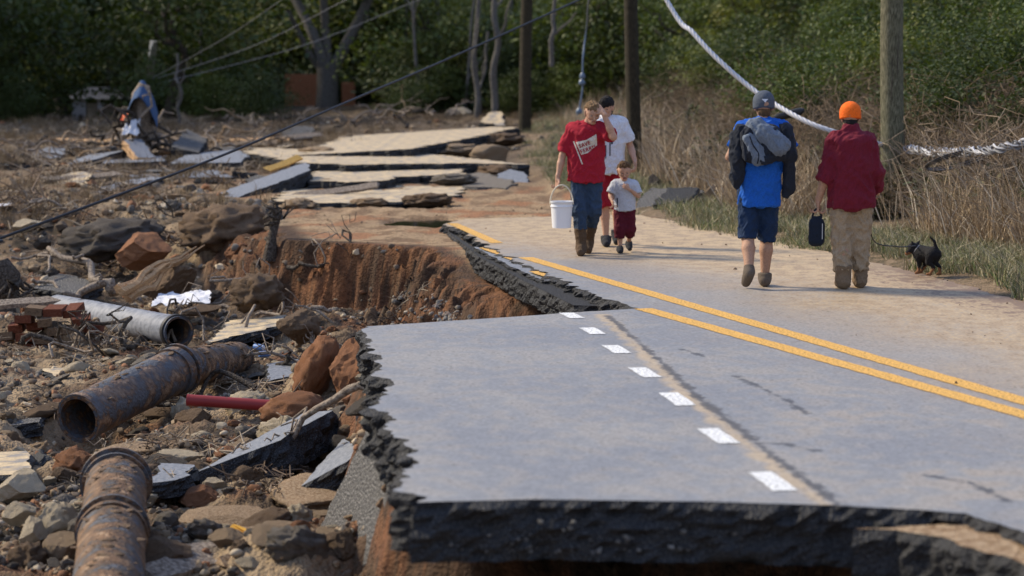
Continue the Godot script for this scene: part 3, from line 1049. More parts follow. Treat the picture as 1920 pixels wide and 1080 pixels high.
func rock_mesh(sd: int, level: int, planes: int, low: float, rough: float) -> ArrayMesh:
	var r := RandomNumberGenerator.new()
	r.seed = sd * 77 + 5
	var g := ico(level)
	var cuts := []
	for i in planes:
		var n := Vector3(r.randfn(), r.randfn(), r.randfn()).normalized()
		cuts.append([n, r.randf_range(low, low + 0.25)])
	for i in g.V.size():
		var v := g.V[i]
		for c: Array in cuts:
			var n: Vector3 = c[0]
			var over := v.dot(n) - (c[1] as float)
			if over > 0.0:
				v -= n * over
		v *= 1.0 + rough * nz.get_noise_3d(v.x * 1.6 + sd * 9.0, v.y * 1.6, v.z * 1.6) + rough * 0.5 * nz2.get_noise_3d(v.x * 5.0, v.y * 5.0 + sd * 5.0, v.z * 5.0)
		g.V[i] = v
	return g.mesh(planes < 7)


const SHAPES := ["rounded", "chunky", "angular", "angular", "blocky", "blocky", "flat", "flat", "wedge-shaped", "lumpy"]


func place_rock(kind: int, tone: String, at: Vector3, size: Vector3, turn: Vector3, label: String, group := "", called := "rock") -> void:
	var o := solo(called, rocks[kind], M[tone], at, label, called, group)
	o.transform.basis = Basis.from_euler(turn) * Basis.from_scale(size)
	taken.append([Vector2(at.x, -at.z), maxf(size.x, size.z)])


var taken := []
# what a stone can be said to lie beside: name, X, D
var marks := [["the open pipe mouth", Vector3(-3.759, -1.076, -20.6)], ["the flanged pipe end", Vector3(-2.681, -0.731, -16)], ["the red plastic pipe", Vector3(-2.556, -1.02, -21.5)], ["the long asphalt slab", Vector3(-2.016, -1.128, -19.5)], ["the leaning dark slab", Vector3(-1.082, -0.854, -15.5)],
	["the orange clay boulders", Vector3(-1.714, -0.962, -22.5)], ["the half buried grey pipe", Vector3(-4.467, -0.904, -27)], ["the splintered log", Vector3(-4.271, -0.541, -29)], ["the white sheet", Vector3(-3.878, -0.751, -28)], ["the sand topped block", Vector3(-3.868, -1.046, -18.5)], ["the undercut clay bank", Vector3(-1.835, -0.611, -26.5)],
	["the yellow ended plank", Vector3(-1.688, -1.026, -15.6)], ["the masonry lump", Vector3(-5.155, -0.908, -26.5)], ["the driftwood fork", Vector3(-5.422, -0.632, -30)], ["the crusted near pipe", Vector3(-2.368, -0.76, -14)], ["the loose cans", Vector3(-2.605, -0.814, -24)], ["the pale sandy slab", Vector3(-4.264, -0.992, -23.5)], ["the flattened grass", Vector3(-5.953, -0.241, -33)], ["the clay hump", Vector3(-4.705, -0.242, -32)], ["the crumpled clear film", Vector3(-2.375, -1.092, -19.5)]]


func beside(p: Vector3) -> String:
	var best := 1e9
	var s := ""
	for m: Array in marks:
		var q: Vector3 = m[1]
		var e := Vector2((q.x - p.x) * 2.2, (q.z - p.z) * 0.8).length()
		if e < best:
			best = e
			s = m[0]
			var dx := p.x - q.x
			var dz := p.z - q.z
			if absf(dx) * 2.0 > absf(dz):
				s = ("right of " if dx > 0.0 else "left of ") + s
			else:
				s = ("in front of " if dz > 0.0 else "behind ") + s
	return s


func make_rocks() -> void:
	var kinds := [[1, 3, 0, 1.0, 0.16], [2, 3, 9, 0.6, 0.16], [3, 3, 9, 0.62, 0.09], [4, 3, 11, 0.58, 0.08], [5, 3, 7, 0.55, 0.1], [6, 3, 8, 0.55, 0.07], [7, 3, 8, 0.62, 0.08], [8, 3, 6, 0.66, 0.1], [9, 3, 5, 0.42, 0.08], [10, 3, 4, 0.75, 0.3]]
	for k: Array in kinds:
		rocks.append(rock_mesh(k[0], k[1], k[2], k[3], k[4]))
	# boulders that stand out
	place_rock(0, "rock_clay", Vector3(-1.813, -0.764, -22), Vector3(0.17, 0.35, 0.28), Vector3(0, 0, -0.42), "orange clay coated boulder standing on edge, leaning beside a fatter orange one", "clay boulders below the slab edge", "boulder")
	place_rock(1, "rock_clay", Vector3(-1.451, -0.712, -21.6), Vector3(0.23, 0.35, 0.3), Vector3(0, 0.6, -0.25), "fat orange clay boulder wedged against the broken edge of near slab", "clay boulders below the slab edge", "boulder")
	place_rock(0, "rock_clay", Vector3(-1.867, -0.916, -20.4), Vector3(0.28, 0.17, 0.24), Vector3(0.1, 0.3, 0.06), "low domed orange clay boulder over the end of the red pipe", "clay boulders below the slab edge", "boulder")
	place_rock(1, "rock_brown", Vector3(-4.184, -0.612, -29.2), Vector3(0.40, 0.26, 0.36), Vector3(0, 0.4, 0.1), "large brown boulder under the splintered log", "", "boulder")
	place_rock(4, "rock_brown", Vector3(-2.247, -0.693, -25), Vector3(0.24, 0.20, 0.24), Vector3(0.2, 0.4, 0.1), "dark brown block of earth before the undercut clay bank", "", "boulder")
	place_rock(9, "rock_pale", Vector3(-2.873, -1.073, -21.2), Vector3(0.16, 0.17, 0.16), Vector3(0.3, 1.0, 0.2), "pale concrete lump below the open end of the red pipe", "", "boulder")
	place_rock(2, "rock_clay", Vector3(-2.509, -1.132, -21.5), Vector3(0.2, 0.1, 0.18), Vector3(0.1, 0.5, 0.0), "orange brown rock under the middle of the red pipe")
	place_rock(3, "rock_brown", Vector3(-1.31, -0.884, -20.5), Vector3(0.3, 0.15, 0.3), Vector3(0.1, 0.8, -0.2), "brown clod of gravel against near slab below the clay boulders")
	place_rock(5, "rock_grey", Vector3(-1.415, -1.074, -20), Vector3(0.2, 0.14, 0.25), Vector3(0.1, 0.3, 0.3), "grey brown rock between the two grey topped asphalt pieces")
	place_rock(2, "rock_pale", Vector3(-1.669, -1.042, -18.8), Vector3(0.17, 0.13, 0.15), Vector3(0.1, 0.9, 0.2), "cream and rust angular stone at tip of the long asphalt slab")
	place_rock(5, "rock_pale", Vector3(-2.655, -1.021, -18.6), Vector3(0.26, 0.08, 0.15), Vector3(0.15, 0.2, 0.1), "long pale stone between the flanged pipe and the asphalt slab")
	place_rock(6, "rock_clay", Vector3(-2.265, -1.092, -17.2), Vector3(0.17, 0.11, 0.16), Vector3(0.1, 0.2, 0.0), "rust coloured oval rock right of the flanged pipe")
	place_rock(0, "rock_grey", Vector3(-2.365, -1.054, -16.2), Vector3(0.085, 0.07, 0.08), Vector3(0, 0.2, 0.1), "round grey cobble just right of the near pipe ring")
	place_rock(2, "rock_brown", Vector3(-1.944, -1.105, -18), Vector3(0.17, 0.10, 0.14), Vector3(0.2, 0.3, 0), "reddish rock under the front of the long asphalt slab")
	place_rock(4, "rock_pale", Vector3(-3.063, -1.02, -15.8), Vector3(0.19, 0.17, 0.15), Vector3(0.3, 0.2, 0.9), "pale split sandstone block left of the near pipe")
	place_rock(3, "rock_pale", Vector3(-3.158, -1.016, -15.6), Vector3(0.12, 0.12, 0.12), Vector3(0.6, 0.9, 0.2), "smaller pale sandstone block next to the split one")
	place_rock(2, "rock_pale", Vector3(-3.334, -0.968, -16), Vector3(0.12, 0.09, 0.12), Vector3(0.2, 0.3, 0.2), "white edged stone at the picture border beside sandstone blocks")
	place_rock(5, "rock_tan", Vector3(-2.897, -1.04, -15.2), Vector3(0.16, 0.12, 0.14), Vector3(0.4, 0.2, 0.5), "tan cracked block below the split sandstone")
	place_rock(6, "rock_grey", Vector3(-4.515, -1.118, -22), Vector3(0.42, 0.07, 0.3), Vector3(0.05, 0.2, 0.03), "broad flat layered rock left of the long pipe mouth")
	place_rock(7, "flat_stone", Vector3(-2.977, -1.056, -19.2), Vector3(0.36, 0.05, 0.28), Vector3(0.05, 0.3, 0.0), "wide flat mud stone in front of the pipe mouth")
	place_rock(7, "rock_grey", Vector3(-2.691, -1.124, -19.8), Vector3(0.3, 0.06, 0.22), Vector3(0.05, 0.6, 0.05), "flat grey flagstone beside the crumpled clear film")
	place_rock(6, "flat_stone", Vector3(-2.473, -1.165, -22.5), Vector3(0.4, 0.06, 0.3), Vector3(0.02, 0.3, 0.0), "flat muddy flagstone behind the red pipe")
	place_rock(6, "flat_stone", Vector3(-1.995, -1.063, -16.4), Vector3(0.34, 0.05, 0.3), Vector3(0.05, 0.1, 0.02), "flat muddy flagstone before the rust coloured oval rock")
	place_rock(7, "flat_stone", Vector3(-1.377, -1.004, -17), Vector3(0.34, 0.06, 0.5), Vector3(0.1, 0.3, 0.05), "broad flat tan stone beside the leaning dark slab")
	place_rock(4, "rock_tan", Vector3(-2.967, -1.076, -25), Vector3(0.14, 0.1, 0.14), Vector3(0.2, 0.3, 0.1), "tan block just behind the far end of the long pipe")
	place_rock(8, "rock_brown", Vector3(-3.529, -0.722, -27), Vector3(0.25, 0.07, 0.14), Vector3(0.1, 0.3, 0.15), "thin reddish brown stone below the white sheet")
	place_rock(1, "rock_clay", Vector3(-3.559, -0.376, -31), Vector3(0.18, 0.13, 0.15), Vector3(0.1, 0.3, 0.15), "light orange stone on the slope beyond the splintered log")
	place_rock(3, "rock_dark", Vector3(-6.275, -0.349, -32), Vector3(0.14, 0.1, 0.12), Vector3(0.1, 0.3, 0.15), "dark stone under the low end of the black cable")
	place_rock(2, "rock_pale", Vector3(-6.89, -0.259, -34), Vector3(0.22, 0.1, 0.2), Vector3(0.1, 0.3, 0.15), "pale tan rock on the debris rise beneath the black cable")
	place_rock(2, "rock_dark", Vector3(2.205, 0.118, -37), Vector3(0.13, 0.22, 0.15), Vector3(0.1, 0.3, 0.15), "dark upright stump-like rock on bank beside the dark pole", "", "boulder")
	place_rock(3, "rock_tan", Vector3(2.888, 0.203, -34), Vector3(0.22, 0.16, 0.2), Vector3(0.1, 0.3, 0.15), "tan rock in dry grass behind the man with backpack", "", "boulder")
	place_rock(7, "rock_pale", Vector3(-2.756, -1.043, -17), Vector3(0.3, 0.07, 0.2), Vector3(0.1, 0.5, 0.05), "broad cream slab of stone behind the near pipe")
	place_rock(4, "rock_pale", Vector3(-3.997, -1.118, -22), Vector3(0.2, 0.1, 0.16), Vector3(0.1, 0.9, 0.05), "cream block behind the open pipe mouth")
	place_rock(3, "rock_pale", Vector3(-3.519, -0.954, -17), Vector3(0.22, 0.12, 0.2), Vector3(0.3, 0.4, 0.1), "cream angular stone in front of the sand topped block")
	place_rock(5, "rock_tan", Vector3(-1.567, -1.056, -15.8), Vector3(0.26, 0.08, 0.2), Vector3(0.1, 0.2, 0.1), "tan wedge of stone touching the yellow ended plank")
	place_rock(4, "rock_tan", Vector3(-2.177, -1.024, -19), Vector3(0.16, 0.1, 0.14), Vector3(0.3, 0.4, 0.1), "tan block right of the crumpled clear film")
	place_rock(2, "rock_brown", Vector3(-2.174, -0.966, -14.6), Vector3(0.2, 0.12, 0.18), Vector3(0.3, 0.4, 0.1), "brown angular stone behind the grey muddy plank")
	for q: Array in [["dark brown earth clod overhanging below the flattened grass", Vector3(-3.848, -0.156, -32), Vector3(0.62, 0.30, 0.5), 9, "rock_brown"], ["orange faced earth clod between the driftwood fork and the clay bank", Vector3(-4.768, -0.362, -31), Vector3(0.42, 0.26, 0.5), 3, "rock_clay"], ["long dark clod of turf and soil behind the driftwood fork", Vector3(-5.299, -0.275, -31.5), Vector3(0.7, 0.25, 0.5), 9, "rock_dark"], ["dark undercut clod at the corner of the clay bank", Vector3(-3.439, -0.168, -33), Vector3(0.3, 0.28, 0.4), 4, "rock_dark"], ["brown clod of earth and gravel before the clay bank corner", Vector3(-2.872, -0.509, -26.8), Vector3(0.3, 0.2, 0.3), 9, "rock_brown"]]:
		place_rock(q[3], q[4], q[1], q[2], Vector3(0.15, 0.5, 0.12), q[0], "", "earth_clod")
	# the many stones in the gully
	var tones := ["rock_tan", "rock_tan", "rock_grey", "rock_grey", "rock_brown", "rock_brown", "rock_clay", "rock_pale", "rock_pale", "rock_pale", "rock_dark", "flat_stone", "rock_tan"]
	var words := {"rock_tan": "tan", "rock_grey": "grey", "rock_brown": "brown", "rock_clay": "orange brown", "rock_pale": "cream", "rock_dark": "dark grey", "flat_stone": "muddy tan"}
	var made := 0
	var tries := 0
	while made < 295 and tries < 9000:
		tries += 1
		var near := made < 230
		var py := rng.randf_range(640, 1085) if near else rng.randf_range(390, 650)
		var px := rng.randf_range(-20, 720) if near else rng.randf_range(0, 560)
		var d := 4500.0 * (3.1 if near else 2.7) / (py - 108.0)
		var x := (px - 960.0) / 4500.0 * d
		if brink_side(x, d).x > -0.05:
			continue
		var s := 0.045 + 0.13 * pow(rng.randf(), 2.6)
		if not near:
			s *= 1.1
		var bad := false
		for t: Array in taken:
			if (t[0] as Vector2).distance_to(Vector2(x, d)) < ((t[1] as float) + s) * 0.72:
				bad = true
				break
		if bad:
			continue
		var kind := rng.randi() % 10
		var tone: String = tones[rng.randi() % tones.size()]
		var sz := Vector3(s * rng.randf_range(0.9, 1.5), s * rng.randf_range(0.5, 0.95), s * rng.randf_range(0.8, 1.3))
		if kind == 6 or kind == 7:
			sz *= Vector3(1.4, 0.5, 1.4)
		var p := on_ground(x, d, sz.y * 0.25)
		var big := "large" if s > 0.125 else ("fist sized" if s < 0.065 else "middle sized")
		var lab := "%s %s %s stone %s" % [big, words[tone], SHAPES[kind], beside(p)]
		if labels_used.has(lab):
			continue
		labels_used[lab] = true
		place_rock(kind, tone, p, sz, Vector3(rng.randf_range(-0.4, 0.4), rng.randf() * TAU, rng.randf_range(-0.4, 0.4)), lab, "stones strewn over the gully floor", "stone")
		made += 1
	# gravel nobody would count
	var small := [rock_mesh(21, 1, 8, 0.5, 0.18), rock_mesh(22, 1, 9, 0.5, 0.12), rock_mesh(23, 1, 6, 0.6, 0.3)]
	var cols := [Color(0.27, 0.195, 0.12), Color(0.18, 0.155, 0.125), Color(0.15, 0.098, 0.058), Color(0.23, 0.11, 0.055), Color(0.42, 0.34, 0.235), Color(0.07, 0.06, 0.05), Color(0.22, 0.16, 0.1), Color(0.12, 0.09, 0.065)]
	for k in 3:
		var xf: Array[Transform3D] = []
		var cc := PackedColorArray()
		var n := 0
		while n < 7000:
			n += 1
			var py := rng.randf_range(385, 1090)
			var px := rng.randf_range(-40, 780)
			if n % 5 == 0:  # stony lens in the cut bank
				px = rng.randf_range(730, 1020)
				py = rng.randf_range(470, 600)
			var d := 4500.0 * (3.1 if py > 600 else (2.75 if n % 5 else 2.6)) / (py - 108.0)
			var x := (px - 960.0) / 4500.0 * d
			var b := brink_side(x, d)
			if b.x > (0.0 if n % 5 else 0.12) or (n % 5 != 0 and nz.get_noise_2d(x * 1.1 + 8.0, d * 0.9) < -0.12):
				continue
			var gh := ground(x, d)
			if n % 5 == 0 and (gh > -0.52 or gh < -0.92 or b.x > -0.05 and nz.get_noise_2d(x * 3.0, d * 3.0) < 0.0):
				continue
			var s := 0.008 + 0.035 * pow(rng.randf(), 2.5)
			if d > 27.0 and n % 5:
				s *= 1.5
			var bas := Basis.from_euler(Vector3(rng.randf() * TAU, rng.randf() * TAU, 0)) * Basis.from_scale(Vector3(s * rng.randf_range(0.9, 1.6), s * rng.randf_range(0.6, 1.0), s))
			xf.append(Transform3D(bas, on_ground(x, d, s * 0.3)))
			var c: Color = cols[rng.randi() % cols.size()]
			if n % 5 == 0:
				c = c.lerp(Color(0.2, 0.19, 0.17), 0.6)
			cc.append(c * rng.randf_range(0.75, 1.2))
		scatter("gravel", small[k], M.pebble, xf, cc, "small stones and gravel scattered over the washed out ground")
	# aggregate stones showing in the broken near face
	var xf3: Array[Transform3D] = []
	var cc3 := PackedColorArray()
	for i in 420:
		var x := rng.randf_range(-0.4, 2.5)
		var s := 0.004 + 0.012 * pow(rng.randf(), 2.0)
		if i % 3:
			continue
		xf3.append(Transform3D(Basis.from_euler(Vector3(rng.randf() * TAU, rng.randf() * TAU, 0)) * Basis.from_scale(Vector3(s * 1.4, s, s)), Vector3(x, -0.24 + 0.15 * pow(rng.randf(), 1.5), -11.30 + 0.01 * x + 0.035)))
		cc3.append(Color(0.16, 0.15, 0.135) * rng.randf_range(0.3, 1.2))
	scatter("gravel", small[1], M.pebble, xf3, cc3, "pale aggregate stones in the broken black edge of the near slab")
	# broken twigs and bark caught in the debris
	var tw := Geo.new()
	var r2 := RandomNumberGenerator.new()
	r2.seed = 5
	for i in 9:
		var a := Vector3(r2.randf_range(-0.25, 0.25), r2.randf_range(0.0, 0.12), r2.randf_range(-0.25, 0.25))
		tw.tube(bend(a, a + Vector3(r2.randfn() * 0.25, r2.randfn() * 0.09, r2.randfn() * 0.22), 3, 0.12, i * 6.0), radii(r2.randf_range(0.006, 0.016), 0.003, 3), 5, false)
	var twigs := tw.mesh()
	var xft: Array[Transform3D] = []
	var cct := PackedColorArray()
	for i in 1500:
		var d := 1.0 / rng.randf_range(1.0 / 68.0, 1.0 / 17.0)
		if d < 31.0 and rng.randf() < 0.8:
			continue
		var x := rng.randf_range(-0.235, 0.0) * d
		if (d < 62.0 and x > -4.6 and brink_side(x, d).x > -0.3) or (d < 48.0 and d > 32.0 and x > -4.4):
			continue
		if nz.get_noise_2d(x * 0.6 + 3.0, d * 0.4) < 0.0:
			continue
		var s := rng.randf_range(0.6, 1.5) * (1.0 if d > 32.0 else 0.55)
		xft.append(Transform3D(Basis.from_euler(Vector3(rng.randf_range(-0.4, 0.4), rng.randf() * TAU, rng.randf_range(-0.4, 0.4))).scaled(Vector3.ONE * s), on_ground(x, d, 0.02)))
		cct.append((Color(0.17, 0.12, 0.08) if rng.randf() < 0.6 else Color(0.34, 0.27, 0.19)) * rng.randf_range(0.6, 1.2))
	scatter("debris", twigs, M.pebble, xft, cct, "twigs, bark and straw strewn over the flood debris")
	# stony rubble on the rise beyond the gully
	var xfr: Array[Transform3D] = []
	var ccr := PackedColorArray()
	for i in 3400:
		var d := 1.0 / rng.randf_range(1.0 / 68.0, 1.0 / 31.0)
		var x := rng.randf_range(-0.235, 0.02) * d
		if d < 50.0 and x > -3.6:
			continue
		if nz.get_noise_2d(x * 0.7 + 60.0, d * 0.4) < 0.0:
			continue
		var s := 0.02 + 0.09 * pow(rng.randf(), 3.0)
		xfr.append(Transform3D(Basis.from_euler(Vector3(rng.randf() * TAU, rng.randf() * TAU, 0)) * Basis.from_scale(Vector3(s * 1.5, s * 0.8, s)), on_ground(x, d, s * 0.3)))
		ccr.append((cols[rng.randi() % cols.size()] as Color) * rng.randf_range(0.7, 1.2))
	scatter("rubble", small[0], M.pebble, xfr, ccr, "broken stones and clods over the rise left of the far road")
	# crumbs and clods on the pavement and on the mud flat
	var xf2: Array[Transform3D] = []
	var cc2 := PackedColorArray()
	for i in 1500:
		var d := rng.randf_range(12.5, 37.0)
		var x := rng.randf_range(-4.0, 5.0)
		var r := -verge(x, d)
		if r < 0.0 or brink_side(x, d).x < 0.25:
			continue
		var road := d < 31.0 and r < 3.1
		if not road and d < 31.5:
			continue
		if road and rng.randf() > 0.6 * exp(-r * 1.3) + 0.03:
			continue
		var s := 0.006 + 0.022 * pow(rng.randf(), 3.0)
		xf2.append(Transform3D(Basis.from_euler(Vector3(rng.randf() * TAU, rng.randf() * TAU, 0)) * Basis.from_scale(Vector3(s, s * 0.6, s)), Vector3(x, 0.003 if road else ground(x, d), -d)))
		cc2.append(Color(0.2, 0.14, 0.09) * rng.randf_range(0.5, 1.4))
	scatter("gravel", small[0], M.pebble, xf2, cc2, "crumbs of soil and grit on the pavement")


# ---------------------------------------------------------------- debris
func ring_pipe(g: Geo, a: Vector3, b: Vector3, r: float, r_in: float, sides := 40) -> void:
	# open tube with wall thickness
	var d := (b - a).normalized()
	var n1 := d.cross(Vector3.UP).normalized()
	var n2 := d.cross(n1)
	var rows := [[a, r_in], [a, r], [b, r], [b, r_in]]
	var base := g.V.size()
	var k := 0
	for q in 4:
		var s: Array = rows[q]
		var e: Array = rows[(q + 1) % 4]
		var at := g.V.size()
		for j in sides:
			var an := TAU * j / sides
			var o := n1 * cos(an) + n2 * sin(an)
			g.V.append((s[0] as Vector3) + o * (s[1] as float))
			g.V.append((e[0] as Vector3) + o * (e[1] as float))
		for j in sides:
			var j2 := (j + 1) % sides
			g.quad(at + j * 2, at + j * 2 + 1, at + j2 * 2 + 1, at + j2 * 2)
		k += 1


func pipe(called: String, label: String, a: Vector3, b: Vector3, r: float, m: Material, collars: Array, group := "") -> Node3D:
	var o := thing(called, label, "pipe", a, 0.0, group)
	var L := b - a
	var g := Geo.new()
	var n := 60
	var sides := 40
	var d := L.normalized()
	var n1 := d.cross(Vector3.UP).normalized()
	var n2 := d.cross(n1)
	for i in n + 1:
		var t := float(i) / n
		for j in sides:
			var an := TAU * j / sides
			var q := n1 * cos(an) + n2 * sin(an)
			var p := L * t
			g.V.append(p + q * r * (1.0 + 0.025 * nz.get_noise_3dv((a + p + q * r) * 2.5) + 0.012 * nz.get_noise_3dv((a + p + q * r) * 7.0) + 0.02 * maxf(0.0, nz.get_noise_3dv((a + p + q * r) * 14.0))))
	for i in n:
		for j in sides:
			var j2 := (j + 1) % sides
			g.quad(i * sides + j, (i + 1) * sides + j, (i + 1) * sides + j2, i * sides + j2)
	part("barrel", g.mesh(), m, o)
	if m == M.dirty_iron or m == M.rusty_iron:  # clods and flakes clinging along its back
		var mud := Geo.new()
		var lump := ico(1)
		for i in (150 if m == M.dirty_iron else 45):
			var an := rng.randfn(0.0, 0.75)
			var up := (Vector3.UP - d * Vector3.UP.dot(d)).normalized()
			var o2 := up * cos(an) + up.cross(d) * sin(an)
			var s := 0.004 + 0.017 * pow(rng.randf(), 3.0)
			var bs := Basis(up.cross(d) * 1.5, o2 * 0.5, d * 1.5) * Basis.from_euler(Vector3(0, rng.randf() * TAU, 0)) * Basis.from_scale(Vector3(s, s, s * rng.randf_range(1.0, 2.2)))
			mud.join(lump, Transform3D(bs, L * rng.randf() + o2 * r * 1.005))
		tag(part("mud_crust", mud.mesh(), M.rock_brown, o), "", "", "", "stuff")
	var w := Geo.new()
	ring_pipe(w, -d * 0.003, L + d * 0.003, r * 0.985, r * 0.86)
	part("bore", w.mesh(false), M.pipe_inside, o)
	for c: Array in collars:
		var k := Geo.new()
		var s: float = c[0]
		ring_pipe(k, L * s - d * (c[1] as float) * 0.5, L * s + d * (c[1] as float) * 0.5, r * (c[2] as float), r * 0.87)
		part("collar", k.mesh(false), c[3] if c.size() > 3 else m, o)
	return o


func wood(called: String, label: String, category: String, a: Vector3, b: Vector3, r0: float, r1: float, m: Material, wob := 0.0, group := "", twigs := 0) -> Node3D:
	var o := thing(called, label, category, a, 0.0, group)
	var L := b - a
	var g := Geo.new()
	var sd := rng.randf() * 99.0
	var p := bend(Vector3.ZERO, L, 14, wob, sd)
	g.tube(p, radii(r0, r1, 14), 9, true, 0.3, nz)
	part("stem", g.mesh(), m, o)
	for i in twigs:
		var t := rng.randf_range(0.25, 0.9)
		var st := p[int(t * 14)]
		var dirn := (L.normalized() + Vector3(rng.randfn(), rng.randf() * 0.9, rng.randfn()) * 0.7).normalized()
		var ln := L.length() * rng.randf_range(0.2, 0.45)
		var tg := Geo.new()
		tg.tube(bend(st, st + dirn * ln, 7, wob * 0.6, sd + i * 3.0), radii(lerpf(r0, r1, t) * 0.6, r1 * 0.3 + 0.002, 7), 6, true, 0.2, nz)
		part("twig", tg.mesh(), m, o)
	return o


func plank(called: String, label: String, category: String, a: Vector3, b: Vector3, width: float, thick: float, m: Material, roll := 0.0, group := "") -> MeshInstance3D:
	var g := Geo.new()
	var d := (b - a).normalized()
	var s := d.cross(Vector3.UP).normalized().rotated(d, roll)
	var u := s.cross(d)
	var n := 16
	var L := (b - a).length()
	var sd := rng.randf() * 40.0
	for i in n + 1:
		var t := float(i) / n
		var e0 := 0.0
		if i == 0 or i == n:
			e0 = 1.0
		for c: Array in [[-1, -1], [-1, 1], [1, 1], [1, -1]]:
			var e := e0 * 0.08 * nz2.get_noise_2d(c[0] * 3.0 + sd, c[1] * 2.0 + i)
			var ww := width * 0.5 * (1.0 + 0.12 * nz2.get_noise_2d(t * 4.0, sd + c[0]))
			g.V.append(d * (t * L + e) + s * ww * c[0] + u * thick * 0.5 * c[1] + u * 0.02 * sin(t * 3.0 + sd))
	for i in n:
		for j in 4:
			g.quad(i * 4 + j, i * 4 + (j + 1) % 4, (i + 1) * 4 + (j + 1) % 4, (i + 1) * 4 + j)
	g.quad(0, 3, 2, 1)
	g.quad(n * 4, n * 4 + 1, n * 4 + 2, n * 4 + 3)
	return solo(called, g.mesh(false), m, a, label, category, group)


func rag(called: String, label: String, category: String, corners: Array, m: Material, lump: float, sd: float) -> void:
	# a crumpled sheet with thickness between four corners
	var g := Geo.new()
	var n := 22
	var c0: Vector3 = corners[0]
	for side in 2:
		for i in n + 1:
			for j in n + 1:
				var u := float(i) / n
				var v := float(j) / n
				var p := (c0.lerp(corners[1], u)).lerp((corners[3] as Vector3).lerp(corners[2], u), v)
				var w := nz.get_noise_3d(p.x * 4.0, p.z * 4.0, sd) + 0.5 * nz2.get_noise_3d(p.x * 11.0, p.y * 11.0 + p.z * 11.0, sd)
				var ed := 0.05 * nz.get_noise_2d(u * 5.0 + sd, v * 5.0) if (i == 0 or j == 0 or i == n or j == n) else 0.0
				g.V.append(p - c0 + Vector3(ed, w * lump + lump * 0.6 - side * 0.006, ed))
	var q := (n + 1) * (n + 1)
	for i in n:
		for j in n:
			var a := i * (n + 1) + j
			g.quad(a, a + 1, a + n + 2, a + n + 1)
			g.quad(q + a, q + a + n + 1, q + a + n + 2, q + a + 1)
	solo(called, g.mesh(), m, c0, label, category)


